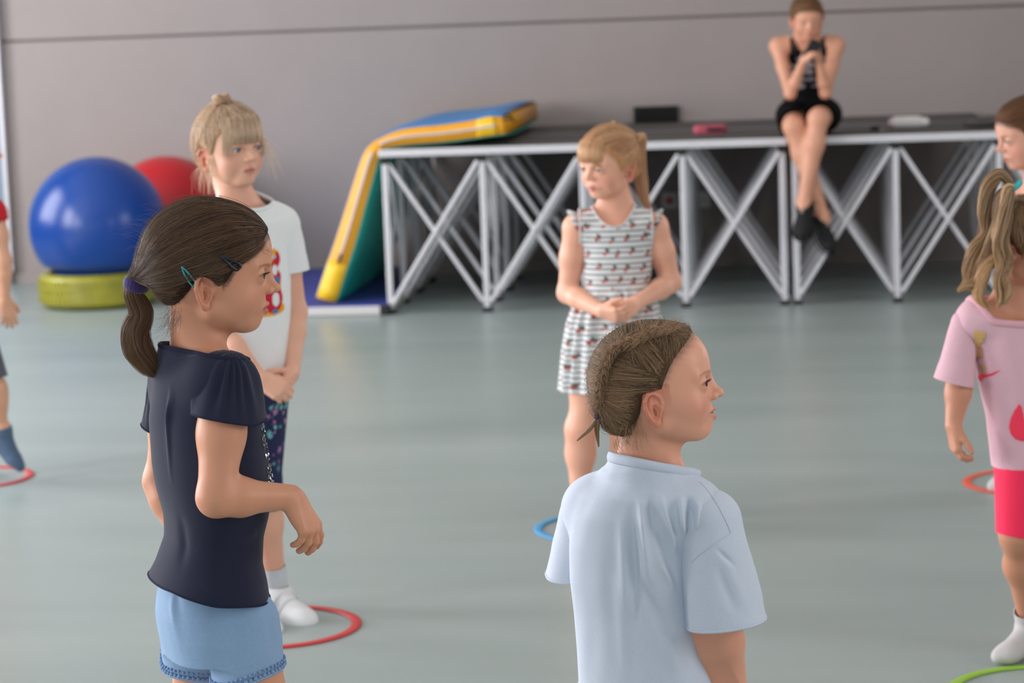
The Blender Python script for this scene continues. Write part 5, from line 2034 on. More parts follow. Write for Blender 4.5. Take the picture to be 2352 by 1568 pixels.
# ------------------------------------------------------------------ girl in the white printed T-shirt
def girl_white():
    Y = 6.07
    Fw = yawdir(-52); R = np.array([Fw[1], -Fw[0], 0]); L = -R
    g0 = FL(600, 1425)
    root = empty('person', g0, 'child in white T-shirt with colourful print, starry leggings and white velcro shoes', 'person')
    H = Head(W(527, 367, Y), -50, -1, -2, 1.0)
    hl = [(-120, -30), (-70, -38), (-48, -34), (-34, -14), (-24, 4), (-16, 26), (0, 33), (8, 27), (14, 14), (24, 8), (31, 18), (44, 48), (60, 64), (74, 76), (86, 84), (104, 92)]
    mane = Mane(H, hl, 7.0)
    sh_l = W(646, 518, Y + .055); el_l = W(680, 715, Y + .06); wr_l = W(672, 858, Y - .03)
    sh_r = W(492, 522, Y - .055); el_r = W(512, 765, Y - .10); wr_r = W(600, 872, Y - .16)
    nb_ = W(555, 470, Y)
    hip_l = W(598, 920, Y + .02); kn_l = W(602, 1115, Y + .0); an_l = FL(636, 1408); an_l[2] = .062
    hip_r = W(530, 925, Y - .05); kn_r = W(535, 1120, Y - .07); an_r = FL(556, 1428); an_r[2] = .062
    rows = [(510, 488, 648), (560, 484, 657), (640, 484, 662), (740, 482, 663), (800, 480, 665), (880, 476, 668), (940, 476, 668)]
    zs, cs, rx, ry = torso_rows(rows, Y, 0, .72, R)
    dl = FL(742, 1440) - FL(620, 1398); dr = FL(655, 1462) - FL(540, 1420)
    B = [ztube(zs, cs, rx, ry, R, Fw, k=.03, p=2.2, grow=-.016), rc(sh_r, sh_l, .034, .034, .035), ell((hip_l + hip_r) / 2 + Z3 * .04, (.09, .075, .085), np.stack([R, Fw, Z3]), .04)]
    B += neck_prims(H, nb_, sh_r, sh_l, .93) + arm(sh_r, el_r, wr_r, .95) + arm(sh_l, el_l, wr_l, .95)
    B += hand(wr_l, nrm(W(640, 915, Y - .12) - wr_l), nrm(-L * .8 - Fw * .4), False, .95, curl=(45, 45, 25), thumb=(.4, .5))
    B += hand(wr_r, nrm(W(655, 905, Y - .17) - wr_r), nrm(L * .3 - Fw * .7 - Z3 * .2), True, .95, curl=(35, 40, 25), thumb=(.4, .4))
    B += leg(hip_r, kn_r, an_r, .98, .96, Fw) + leg(hip_l, kn_l, an_l, .98, .96, Fw) + foot(an_r, dr, .95) + foot(an_l, dl, .95)
    B += H.prims(lids=4.8)
    covers = []
    # T-shirt
    hemf = lambda V: np.interp(V @ L, [(cs[3][0] * L[0] + cs[3][1] * L[1]) - .1, (cs[3][0] * L[0] + cs[3][1] * L[1]) + .1], [W(570, 850, Y)[2] + .03, W(660, 872, Y)[2]]) - V[:, 2]
    hem_z = W(620, 868, Y)[2]
    hem = lambda V: hem_z - V[:, 2] + .012 * np.sin((V @ R) * 30)
    nx = nrm(Z3 + Fw * .45)
    ncl = neck_clip(W(560, 455, Y), nx)
    T_ = [ztube(zs, cs, rx, ry, R, Fw, k=.03, p=2.3), rc(sh_r, sh_l, .046, .046, .03), rc(nb_ - Z3 * .015, sh_r * .7 + nb_ * .3, .046, .045, .03), rc(nb_ - Z3 * .015, sh_l * .7 + nb_ * .3, .046, .045, .03),
          rc(nb_ - Z3 * .01, nb_ + Z3 * .06, .052, .047, .03)]
    M = mat('white_printed_jersey', rough=.9, spec=.2, attr='Col', bump=.1, bscale=500)
    WHT = (240, 242, 243)

    def uv(px, py):
        p = W(px, py, Y - .075)
        return p @ L, p[2]

    def col(V):
        C = np.tile(lin(WHT), (len(V), 1))
        a = V @ L; z = V[:, 2]
        front = (V[:, :2] - np.array([np.interp(0, [0, 1], [cs[2][0], 0]), cs[2][1]])) @ Fw[:2] > .01
        def blob(px, py, rx_, ry_, c, sq=2.0, ang=0):
            u0, z0 = uv(px, py); k = Y / F_PX
            uu, zz = (a - u0) * .62 * 1.0, (z - z0)
            ca, sa = math.cos(ang), math.sin(ang)
            x = (uu * ca + zz * sa) / (rx_ * k); y = (-uu * sa + zz * ca) / (ry_ * k)
            s = front & ((np.abs(x) ** sq + np.abs(y) ** sq) < 1)
            C[s] = lin(c)
        YEL, RED, BLU = (240, 170, 44), (202, 42, 62), (60, 130, 190)
        blob(640, 610, 15, 34, YEL, 2, -.3); blob(648, 670, 15, 56, YEL); blob(622, 712, 34, 17, YEL, 2.4)
        blob(648, 598, 14, 22, RED); blob(632, 622, 16, 26, RED, 2, .4); blob(650, 640, 14, 22, RED); blob(646, 688, 18, 34, RED); blob(618, 706, 12, 10, RED); blob(606, 640, 10, 22, RED)
        blob(640, 592, 7, 20, YEL, 2, -.35)
        blob(654, 622, 5.5, 12, (236, 236, 236)); blob(657, 690, 6.5, 16, (236, 236, 236))
        blob(662, 646, 5, 8, BLU); blob(655, 718, 6, 5, BLU); blob(650, 592, 5, 5, (190, 200, 224))
        return C
    fs = [(W(600, 500, Y - .08), W(632, 620, Y - .08), .004, .010), (W(640, 520, Y), W(655, 640, Y), -.004, .008), (W(590, 740, Y - .1), W(610, 850, Y - .1), .003, .012), (W(640, 730, Y - .06), W(650, 850, Y - .05), -.003, .012)]
    disp = lambda V, N: folds(V, N, fs) + (N * (.0016 * wob(V, 40, 4))[:, None]).astype(V.dtype)
    fore = [rc(sh_r + (el_r - sh_r) * .35, el_r, .05, .05), rc(el_r, wr_r, .05, .05), rc(wr_r, W(655, 905, Y - .17), .05, .05), rc(sh_l + (el_l - sh_l) * .6, el_l, .04, .04), rc(el_l, wr_l, .045, .045), rc(wr_l, W(640, 915, Y - .12), .05, .05)]
    o, V, T = garment('t_shirt', T_, .0027, M, root, [hem, ncl], disp, col)
    mrim = mat_cloth('white_rib', (238, 240, 241))
    rim('collar', V, T, lambda P: P[:, 2].mean() > nb_[2] - .06, .0038, mrim, root, flat=1.5)
    covers.append((T_, [hem, ncl], .03, lambda V: (field(V, fore) > 0) & (V[:, 2] < nb_[2] + .02)))
    for sh, el, hp in ((sh_l, el_l, .62), (sh_r, el_r, .45)):
        ax = nrm(el - sh)
        sp = [rc(sh - ax * .005 , sh + ax * .17, .046, .052, .01)]
        cl = [plane_clip(sh + ax * .115, nrm(ax + Z3 * -.1))]
        garment('sleeve', sp, .003, mrim, root, cl, lambda V, N: V + (N * (.002 * wob(V, 45, 8))[:, None]).astype(V.dtype))
        covers.append((sp, cl, .02, lambda V, sh=sh, el=el: field(V, [rc(sh, el, .056, .05)]) < 0))
    # leggings with stars
    def lcol(V):
        C = np.tile(lin((26, 34, 74)), (len(V), 1))
        r = np.random.default_rng(12)
        pal = [(176, 112, 160), (90, 160, 170), (84, 110, 180), (196, 150, 190), (120, 190, 190)]
        for i in range(420):
            c = V[r.integers(len(V))]; q = V - c
            near = np.abs(q).max(1) < .013
            if not near.any(): continue
            e = q[near]; a_ = np.arctan2(e[:, 2], e @ R) + r.uniform(0, 6); rr = np.linalg.norm(e, axis=1)
            rs = r.uniform(.003, .0088)
            C[np.where(near)[0][rr < rs * (.72 + .42 * np.cos(5 * a_))]] = lin(pal[r.integers(5)])
        return C
    Lp = [ell((hip_l + hip_r) / 2 + Z3 * .04, (.097, .083, .09), np.stack([R, Fw, Z3]), .04)]
    for hip, kn, an in ((hip_l, kn_l, an_l), (hip_r, kn_r, an_r)):
        Lp += [rc(hip, kn, .069, .046, .03), rc(kn, kn + (an - kn) * .5, .0455, .0435, .02)]
    lc = [lambda V: .275 - V[:, 2], lambda V: V[:, 2] - hem_z - .05]
    garment('leggings', Lp, .0032, mat('starry_jersey', rough=.85, attr='Col'), root, lc, None, lcol)
    covers.append((Lp, lc, .03, lambda V: field(V, fore) > 0))
    # socks, shoes
    MSo = mat_cloth('grey_marl_sock', (206, 212, 216), noise=.2, nscale=400)
    for an, kn, d in ((an_l, kn_l, dl), (an_r, kn_r, dr)):
        ax = nrm(kn - an)
        sp = [rc(an - ax * .02, an + ax * .10, .030, .0335, .01)]
        cl = [plane_clip(an + ax * .062, ax)]
        garment('sock', sp, .003, MSo, root, cl); covers.append((sp, cl, .02, None))
        MWs = mat('white_leather', (236, 238, 240), rough=.5, bump=.05)
        make_shoes(root, an, d, 1.16, MWs, mat('white_sole', (228, 230, 230), rough=.6), mat('white_strap', (214, 216, 220), rough=.45), an + Z3 * .008, covers)
    paint = lambda V, C: mane.scalp(V, H.paint(V, C, lip=(186, 98, 96), brow=(170, 138, 104), blush=.3, red_ear=.6), (176, 146, 112), 6)
    body_mesh('body', B, .0029, root, (234, 178, 152), paint, None, covers)
    eyeballs(H, root, (96, 118, 138), (8, -2)); lashes(H, root, 4.8, 5)
    # hair: drawn up to a small bun, fringe over the brow
    MH, MC = hairs('hair_blond', (150, 112, 82), (242, 214, 184), (180, 142, 110))
    tie = (6, -14, 137)
    cap = mane.cap('hair', .0035, MC, root)
    cap['label'] = 'light blond hair drawn up into a small bun, with a fringe'
    pa = mane.comb(3600, 14, tie, 14, (.2, 3.0), seed=4)
    strands('hair_strands', pa, .0004, MH, cap, streak=.3)
    r = np.random.default_rng(3)
    fr = []
    for i in range(1500):
        y = r.uniform(-58, 58); b0 = np.array([38 + r.uniform(-14, 14), y * .62, 127 - .010 * y * y + r.uniform(-2, 1)])
        e = np.array([95 - .0105 * y * y + r.uniform(-1, 2), y * 1.02, 47 + r.uniform(-6, 5) + (abs(y) > 40) * r.uniform(-40, 0)])
        mid = np.array([84 - .010 * y * y, y * .92, 104 + r.uniform(-3, 3)])
        m2 = np.array([97 - .0105 * y * y, y * 1.0, 74 + r.uniform(-3, 3)])
        fr.append(H.w(spline([b0, mid, m2, e], 10)))
    strands('fringe', np.array(fr), .00042, MH, cap, np.clip(r.normal(.5, .28, len(fr)), 0, 1))
    wl = []
    for i in range(150):      # loose hair beside the ear, over the far cheek and down the neck
        k = i % 3
        if k == 0:
            b0 = np.array([18 + r.uniform(-8, 10), -64, 22.]); e = np.array([14 + r.uniform(-20, 20), -60 + r.uniform(-10, 6), -46 + r.uniform(-30, 20)])
        elif k == 1:
            b0 = np.array([64, 46, 62.]); e = np.array([70 + r.uniform(-10, 26), 64 + r.uniform(-8, 30), -20 + r.uniform(-40, 40)])
        else:
            b0 = np.array([-52 + r.uniform(-20, 10), -44 + r.uniform(-6, 30), -18.]); e = b0 + np.array([r.uniform(-30, 12), r.uniform(-12, 12), -55 + r.uniform(-20, 30)])
        wl.append(H.w(spline([b0, (b0 + e) / 2 + [r.uniform(-4, 4), r.uniform(-6, 6), 6], e], 10)))
    strands('loose_wisps', np.array(wl), .00034, MH, cap, np.full(len(wl), .9))
    core = []
    for a in range(3):
        P = [H.w(6 + 14 * math.cos(t + a * 2.1), -14 + 14 * math.sin(t + a * 2.1), 137 + 5 * a + 4 * math.sin(t * 2)) for t in np.linspace(0, 5.2, 14)]
        t_ = tube_obj('bun', np.array(P), .0085, MC, root, n=10)
        strands('bun_hair', lock(P, [.0095, .0095, .008], 220, 30, a, twist=4, hollow=.5), .0004, MH, t_)


# ------------------------------------------------------------------ girl in the cherry dress
def girl_dress():
    Y = 7.1
    Fw = yawdir(-90); R = np.array([Fw[1], -Fw[0], 0]); L = -R
    g0 = FL(1395, 1205)
    root = empty('person', g0, 'child in white striped cherry print dress with blond ponytail, hands joined in front', 'person')
    H = Head(W(1403, 398, Y), -134, -9, 3, 1.0)
    hl = [(-120, -30), (-70, -38), (-48, -34), (-34, -14), (-24, 4), (-16, 26), (0, 33), (8, 27), (14, 14), (24, 8), (31, 20), (44, 48), (60, 64), (74, 76), (86, 84), (104, 92)]
    mane = Mane(H, hl, 7.0)
    sh_r = W(1325, 523, Y); el_r = W(1304, 672, Y + .02); wr_r = W(1383, 714, Y - .12)
    sh_l = W(1503, 521, Y); el_l = W(1541, 648, Y + .02); wr_l = W(1466, 694, Y - .12)
    nb_ = W(1413, 492, Y + .01)
    hip_r = W(1375, 800, Y); kn_r = W(1334, 985, Y - .01); an_r = np.array([W(1332, 1150, Y)[0], Y, .062])
    hip_l = W(1452, 800, Y); kn_l = W(1436, 985, Y - .01); an_l = np.array([W(1440, 1150, Y)[0], Y, .062])
    rows = [(512, 1332, 1498), (560, 1338, 1498), (610, 1339, 1499), (655, 1344, 1492), (690, 1322, 1506), (740, 1304, 1518), (800, 1294, 1524), (895, 1286, 1532), (930, 1284, 1534)]
    zs, cs, rx, ry = torso_rows(rows, Y, 0, .70, R)
    B = [ztube(zs[:6], cs[:6], np.minimum(rx[:6], .115), np.minimum(ry[:6], .08), R, Fw, k=.03, p=2.2, grow=-.016), rc(sh_r, sh_l, .033, .033, .035), ell((hip_l + hip_r) / 2 + Z3 * .04, (.085, .07, .085), np.stack([R, Fw, Z3]), .04)]
    B += neck_prims(H, nb_, sh_r, sh_l, .92) + arm(sh_r, el_r, wr_r, .98, 1.08) + arm(sh_l, el_l, wr_l, .98, 1.08)
    B += hand(wr_r, nrm(W(1420, 726, Y - .16) - wr_r), nrm(Z3 * .5 - Fw), True, .95, curl=(40, 40, 25), thumb=(.45, .3))
    B += hand(wr_l, nrm(W(1425, 722, Y - .15) - wr_l), nrm(-Z3 * .5 - Fw), False, .95, curl=(45, 40, 25), thumb=(.45, .3))
    B += leg(hip_r, kn_r, an_r, .97, .95, Fw) + leg(hip_l, kn_l, an_l, .97, .95, Fw) + foot(an_r, nrm(Fw + R * .3), .92) + foot(an_l, nrm(Fw - R * .3), .92)
    B += H.prims(lids=3.6)
    covers = []

    def col(V):
        z = V[:, 2]; x = V[:, 0]
        per = 12.4 * Y / F_PX
        C = np.tile(lin((226, 226, 226)), (len(V), 1))
        C[((z / per) % 1) < .34] = lin((140, 144, 146))
        r = np.random.default_rng(2)
        ang = np.arctan2(V[:, 1] - cs[2][1], x - cs[2][0]) * .105
        k = 0
        for iz, zz in enumerate(np.arange(z.min() - .02, z.max() + .02, .040)):
            for xx in np.arange(-.36, .36, .058):
                u0 = xx + .023 * (iz % 2) + r.uniform(-.006, .006); z0 = zz + r.uniform(-.006, .006)
                for du, dz, rr, c in ((-.006, 0, .0054, (184, 84, 78)), (.005, .003, .0047, (172, 72, 68)), (.001, .011, .0052, (86, 108, 98)), (.009, .010, .004, (92, 112, 104))):
                    s = (ang - u0 - du) ** 2 + (z - z0 - dz) ** 2 < rr * rr
                    C[s] = lin(c)
        return C
    hem_z = W(1330, 893, Y)[2]
    hem = lambda V: hem_z - V[:, 2]
    c0 = W(1408, 470, Y - .03)
    scoop = hole_clip(c0, nrm(Fw + Z3 * .75), .072, above=-.02, squash=1.0, sdir=R)

    def scoop(V):
        q = V - W(1408, 474, Y)
        u = q @ R; z = q[:, 2]; f = q @ Fw
        front = np.where(f > 0, .052, .018)
        zc = -front + (front + .03) * (np.abs(u) / .072) ** 2.4
        return np.where(np.abs(u) < .10, z - zc, -1)
    def armhole(V):
        out = np.full(len(V), -1.0)
        for sh, s in ((sh_r, 1), (sh_l, -1)):
            q = V - (sh + R * s * .026 - Z3 * .022)
            d = np.sqrt((q @ R / .9) ** 2 + (q[:, 2]) ** 2 + 0 * q[:, 1])
            side = (V - (sh - R * s * .008)) @ (R * s)
            out = np.maximum(out, np.where(V[:, 2] > sh[2] - .075, np.minimum(side, V[:, 2] - (sh[2] - .07)), -1))
        return out
    T_ = [ztube(zs[:5], cs[:5], rx[:5], ry[:5], R, Fw, k=.02, p=2.4), rc(sh_r, sh_l, .042, .042, .03), rc(nb_ - Z3 * .012, sh_r * .75 + nb_ * .25, .044, .042, .03), rc(nb_ - Z3 * .012, sh_l * .75 + nb_ * .25, .044, .042, .03), rc(nb_, nb_ + Z3 * .05, .05, .046, .03)]
    wz = W(1410, 657, Y)[2]
    M = mat('cherry_stripe_cotton', rough=.9, spec=.2, attr='Col', bump=.1, bscale=500)
    bc = [scoop, armhole, lambda V: wz - .004 - V[:, 2]]
    o, V, T = garment('dress', T_, .0027, M, root, bc, lambda V, N: V + (N * (.0012 * wob(V, 50, 4))[:, None]).astype(V.dtype), col)
    fore = [rc(sh_r, el_r, .055, .05), rc(el_r, wr_r, .05, .05), rc(wr_r, W(1420, 726, Y - .16), .05, .05), rc(sh_l, el_l, .055, .05), rc(el_l, wr_l, .05, .05), rc(wr_l, W(1425, 722, Y - .15), .05, .05)]
    covers.append((T_, bc, .03, lambda V: (field(V, fore) > 0) & (V[:, 2] < nb_[2] + .02)))
    mr = mat_cloth('dress_binding', (214, 212, 212))
    rim('binding', V, T, lambda P: P[:, 2].mean() > wz + .05, .0026, mr, o)
    K_ = [ztube(zs[2:], cs[2:], rx[2:] + .002, ry[2:] + .002, R, Fw, k=.02, p=2.1)]

    def sk(V, N):
        a = np.arctan2((V[:, 1] - cs[3][1]) / .075, (V[:, 0] - cs[3][0]) / .11)
        t = np.clip((wz + .012 - V[:, 2]) / .05, 0, 1)
        return V + (N * ((.0035 * t + .004 * np.clip((wz - V[:, 2]) / .25, 0, 1)) * np.sin(a * 17 + 1.5 * np.sin(a * 5)))[:, None]).astype(V.dtype)
    kc = [hem, lambda V: V[:, 2] - wz - .004]
    o2, V2, T2 = garment('skirt', K_, .0027, M, root, kc, sk, col)
    covers.append((K_, kc, .03, lambda V: field(V, fore) > 0))
    rim('hem_frill', V2, T2, lambda P: P[:, 2].mean() < wz - .05, .0022, mr, o2, n=300, smooth_it=0)
    # shoulder frills
    for sh, s in ((sh_r, 1), (sh_l, -1)):
        n = 60
        V3 = []
        for i in range(n):
            t = i / (n - 1) * math.pi
            b = sh - R * s * .010 + Fw * math.cos(t) * .043 + Z3 * (math.sin(t) * .046 - .008)
            w_ = .033 * (.25 + .75 * math.sin(t)) * (1 + .15 * math.sin(i * 1.3))
            d = nrm(R * s + Z3 * .22 * math.sin(t) + Fw * math.cos(t) * .3)
            for j in range(4):
                V3.append(b + d * w_ * j / 3 + Z3 * .006 * (j / 3) * math.sin(i * 1.05))
        F3 = [(i * 4 + j, i * 4 + j + 1, i * 4 + j + 5, i * 4 + j + 4) for i in range(n - 1) for j in range(3)]
        V3 = np.array(V3)
        me = mesh_np('shoulder_frill', V3, F3); set_col(me, col(V3))
        f = link('shoulder_frill', me, M, root); f.modifiers.new('t', 'SOLIDIFY').thickness = .0016
    paint = lambda V, C: mane.scalp(V, H.paint(V, C, lip=(190, 96, 96), brow=(186, 146, 110), blush=.55, red_ear=.6), (196, 152, 108), 6)
    body_mesh('body', B, .0031, root, (236, 176, 149), paint, None, covers)
    eyeballs(H, root, (90, 100, 110), (0, -14)); lashes(H, root, 3.6, 5)
    MH, MC = hairs('hair_strawberry_blond', (164, 106, 70), (246, 206, 160), (194, 138, 96))
    tie = (-64, 40, 82)
    cap = mane.cap('hair', .0035, MC, root)
    cap['label'] = 'strawberry blond hair with a fringe, tied back'
    strands('hair_strands', mane.comb(3600, 14, tie, 12, (.2, 3.0), seed=4), .0004, MH, cap, streak=.3)
    r = np.random.default_rng(3)
    fr = []
    for i in range(1300):
        y = r.uniform(-44, 46); b0 = np.array([40 + r.uniform(-16, 14), y * .62, 126 - .010 * y * y + r.uniform(-2, 1)])
        e = np.array([96 - .0105 * y * y + r.uniform(-1, 2), y * 1.02 - 6, 56 + r.uniform(-6, 8) - max(0, y - 20) * .9])
        mid = np.array([84 - .010 * y * y, y * .92, 106 + r.uniform(-3, 3)]); m2 = np.array([98 - .0105 * y * y, y - 2, 80 + r.uniform(-3, 3)])
        fr.append(H.w(spline([b0, mid, m2, e], 10)))
    strands('fringe', np.array(fr), .00042, MH, cap, np.clip(r.normal(.5, .25, len(fr)), 0, 1))
    path = [H.w(tie), H.w(-84, 52, 88), W(1470, 362, Y + .02), W(1474, 420, Y + .03), W(1480, 455, Y + .03), W(1494, 486, Y + .02)]
    rad = [.010, .014, .017, .017, .014, .004]
    pony = tube_obj('ponytail', spline(path, 30), np.interp(np.linspace(0, 1, 30), np.linspace(0, 1, 6), rad) * .8, MC, root, n=14)
    strands('ponytail_hair', lock(path, rad, 700, 18, 5, hollow=.3), .00042, MH, pony)
    # stray tufts above the ties
    tf = np.concatenate([lock([H.w(tie), W(1462, 322, Y), W(1480, 310, Y)], [.007, .010, .006], 120, 8, 1), lock([H.w(0, 8, 138), W(1402, 290, Y), W(1412, 279, Y)], [.007, .008, .004], 100, 8, 2)])
    strands('hair_tufts', tf, .00045, MH, cap, np.full(len(tf), .9))
    tube_obj('hair_tie', [H.w(-66 + 12 * math.cos(t) * .5, 42 + 12 * math.sin(t), 84 + 12 * math.cos(t)) for t in np.linspace(0, 6.28, 20, endpoint=False)], .004, mat('brown_elastic', (92, 60, 40), rough=.8), root, closed=True)
    # low canvas shoes
    for an, d in ((an_r, nrm(Fw + R * .3)), (an_l, nrm(Fw - R * .3))):
        make_shoes(root, an, d, .95, mat_cloth('grey_canvas', (150, 152, 156)), mat('pale_sole', (210, 210, 206), rough=.6), None, an - Z3 * .004, covers)


# ------------------------------------------------------------------ girl in pink at the right edge
def girl_pink():
    Y = 5.4
    Fw = yawdir(-72); R = np.array([Fw[1], -Fw[0], 0]); L = -R
    g0 = FL(2370, 1545)
    root = empty('person', g0, 'child in pink T-shirt with gold and neon print and neon pink shorts, curly pigtail', 'person')
    H = Head(W(2348, 592, Y), -35, -6, 2, .97)
    hl = [(-120, -30), (-70, -38), (-48, -34), (-34, -14), (-24, 4), (-16, 26), (0, 33), (8, 27), (14, 12), (24, 2), (30, 8), (42, 42), (58, 60), (74, 76), (86, 84), (104, 92)]
    mane = Mane(H, hl, 7.0)
    sh_r = W(2240, 737, Y - .03); el_r = W(2206, 868, Y - .03); wr_r = W(2190, 975, Y - .06)
    sh_l = W(2456, 722, Y + .04); el_l = W(2490, 860, Y + .05); wr_l = W(2505, 985, Y - .02)
    nb_ = W(2338, 690, Y)
    hip_r = W(2340, 1085, Y - .02); kn_r = W(2334, 1225, Y - .03); an_r = FL(2366, 1505); an_r[2] = .062
    hip_l = W(2410, 1085, Y + .02); kn_l = W(2430, 1225, Y); an_l = np.array([W(2440, 1450, Y + .1)[0], Y + .1, .062])
    rows = [(730, 2226, 2452), (780, 2232, 2455), (860, 2243, 2460), (960, 2264, 2470), (1066, 2276, 2476), (1120, 2280, 2478)]
    zs, cs, rx, ry = torso_rows(rows, Y, 0, .74, R)
    df = FL(2288, 1560) - FL(2368, 1530)
    B = [ztube(zs, cs, rx, ry, R, Fw, k=.03, p=2.2, grow=-.018), rc(sh_r, sh_l, .033, .033, .035), ell((hip_l + hip_r) / 2 + Z3 * .03, (.074, .056, .08), np.stack([R, Fw, Z3]), .04)]
    B += neck_prims(H, nb_, sh_r, sh_l, .95) + arm(sh_r, el_r, wr_r, .95, 1.05) + arm(sh_l, el_l, wr_l, .95, 1.0)
    B += hand(wr_r, nrm(W(2196, 1060, Y - .07) - wr_r), nrm(L + Fw * .2), True, .92, curl=(30, 35, 25), thumb=(.35, .3))
    B += hand(wr_l, nrm(-Z3 + Fw * .2), nrm(R), False, .92, curl=(30, 35, 25))
    B += leg(hip_r, kn_r, an_r, .92, .80, Fw) + leg(hip_l, kn_l, an_l, .92, .80, Fw) + foot(an_r, df, .92) + foot(an_l, Fw, .92)
    B += H.prims(lids=4.6)
    covers = []
    hem_z = W(2330, 1066, Y)[2]
    hem = lambda V: hem_z - V[:, 2]
    ncl = neck_clip(W(2336, 704, Y), nrm(Z3 + Fw * .36))
    T_ = [ztube(zs, cs, rx, ry, R, Fw, k=.03, p=2.3), rc(sh_r, sh_l, .044, .044, .03), rc(nb_ - Z3 * .022, sh_r * .7 + nb_ * .3, .046, .045, .03), rc(nb_ - Z3 * .022, sh_l * .7 + nb_ * .3, .046, .045, .03), rc(nb_ - Z3 * .01, nb_ + Z3 * .06, .054, .05, .03)]
    M = mat_cloth('pink_jersey', (222, 178, 190))
    fs = [(W(2290, 800, Y - .09), W(2345, 960, Y - .09), .005, .009), (W(2270, 830, Y - .08), W(2300, 1000, Y - .08), -.004, .010), (W(2330, 760, Y - .09), W(2360, 900, Y - .09), -.004, .012), (W(2262, 960, Y - .06), W(2285, 1060, Y - .06), .003, .010)]
    o, V, T = garment('t_shirt', T_, .0028, M, root, [hem, ncl], lambda V, N: folds(V, N, fs) + (N * (.0015 * wob(V, 40, 4))[:, None]).astype(V.dtype))
    mr = mat_cloth('pink_rib', (220, 168, 180))
    rim('collar', V, T, lambda P: P[:, 2].mean() > nb_[2] - .08, .0045, mr, root, flat=1.8)
    fore = [rc(sh_r + (el_r - sh_r) * .5, el_r, .045, .045), rc(el_r, wr_r, .045, .045), rc(wr_r, wr_r - Z3 * .1, .05, .05), rc(el_l, wr_l, .05, .05), rc(wr_l, wr_l - Z3 * .1, .05, .05)]
    covers.append((T_, [hem, ncl], .03, lambda V: (field(V, fore) > 0) & (V[:, 2] < nb_[2] + .02)))
    for sh, el in ((sh_r, el_r), (sh_l, el_l)):
        ax = nrm(el - sh)
        a = W(2214, 744, Y - .03) if sh is sh_r else sh
        bb = W(2192, 872, Y - .035) if sh is sh_r else sh + ax * .16
        sp = [rc(a, a + (bb - a) * 1.3, .028, .050, .01)]
        cl = [plane_clip(sh + ax * .138, ax)]
        so, SV, ST = garment('sleeve', sp, .003, M, root, cl, lambda V, N: V + (N * (.0022 * wob(V, 40, 8))[:, None]).astype(V.dtype))
        covers.append((sp, cl, .02, lambda V, sh=sh, el=el: field(V, [rc(sh, el, .06, .05)]) < 0))
    # print: stacked gold letters, a small neon tick and a big neon tick, laid on the cloth
    tr = BVHTree.FromPolygons([tuple(v) for v in V.astype(float)], [tuple(t) for t in T])

    def decal(name, poly, material, lift=.0012):
        """flat print: a filled outline (given where it is seen) laid on the shirt"""
        bm = bmesh.new()
        P3 = [Vector(W(x, y, Y - .2)) for x, y in poly]
        vs = [bm.verts.new(p) for p in P3]
        f = bm.faces.new(vs)
        bmesh.ops.triangulate(bm, faces=[f])
        for _ in range(4):
            le = [e for e in bm.edges if e.calc_length() > .006]
            if not le: break
            bmesh.ops.subdivide_edges(bm, edges=le, cuts=1)
            bmesh.ops.triangulate(bm, faces=bm.faces[:])
        for v in bm.verts:
            d = (v.co - Vector(CAM)).normalized()
            h = tr.ray_cast(Vector(CAM), d)
            if h[0] is not None: v.co = h[0] + h[1] * lift
            else: v.co = v.co + d * .13
        bmesh.ops.recalc_face_normals(bm, faces=bm.faces[:])
        o2 = bm_obj(name, bm, material, root, smooth=True)
        o2.modifiers.new('t', 'SOLIDIFY').thickness = .0006
        return o2
    GO = mat('gold_print', (214, 172, 108), rough=.5); NE = mat('neon_pink_print', (250, 52, 84), rough=.6)
    q = lambda x, y: (2180 + x / 4.355, 720 + y / 4.355)
    sft = 15
    for poly in ([(180, 165), (300, 185), (300, 208), (215, 195), (218, 400), (196, 395)], [(238, 222), (298, 228), (298, 246), (240, 240)], [(240, 262), (282, 268), (282, 294), (242, 285)],
                 [(236, 345), (268, 350), (266, 455), (240, 440)], [(246, 512), (300, 516), (298, 570), (272, 572), (274, 540), (248, 536)], [(250, 545), (264, 548), (270, 600), (256, 600)], [(276, 580), (300, 580), (300, 606), (276, 606)]):
        decal('gold_letter', [(q(*p)[0] + sft, q(*p)[1]) for p in poly], GO)
    decal('neon_tick', [(q(*p)[0] + 6, q(*p)[1]) for p in [(264, 615), (300, 602), (330, 612), (400, 595), (486, 560), (420, 612), (340, 636), (312, 650), (296, 675), (278, 660)]], NE)['label'] = 'small neon pink tick'
    decal('neon_tick', [q(*p) for p in [(702, 900), (724, 935), (735, 1000), (752, 1060), (800, 1080), (860, 1060), (860, 1240), (780, 1270), (720, 1272), (660, 1250), (618, 1200), (600, 1130), (620, 1040), (660, 960)]], NE)['label'] = 'large neon pink tick'
    # shorts
    MS = mat_cloth('neon_pink_jersey', (255, 52, 92), rough=.7)
    Sp = [ell((hip_l + hip_r) / 2 + Z3 * .03, (.080, .064, .085), np.stack([R, Fw, Z3]), .04), rc(hip_r, kn_r, .053, .044, .02), rc(hip_l, kn_l, .053, .044, .02)]
    kz = W(2330, 1222, Y)[2]
    sc_ = [lambda V: kz - V[:, 2] + .010 * ((V - kn_r) @ R) / .05, lambda V: V[:, 2] - hem_z - .05]
    garment('shorts', Sp, .0032, MS, root, sc_)
    covers.append((Sp, sc_, .03, lambda V: field(V, fore) > 0))
    MSo = mat_cloth('pale_grey_sock', (200, 196, 196))
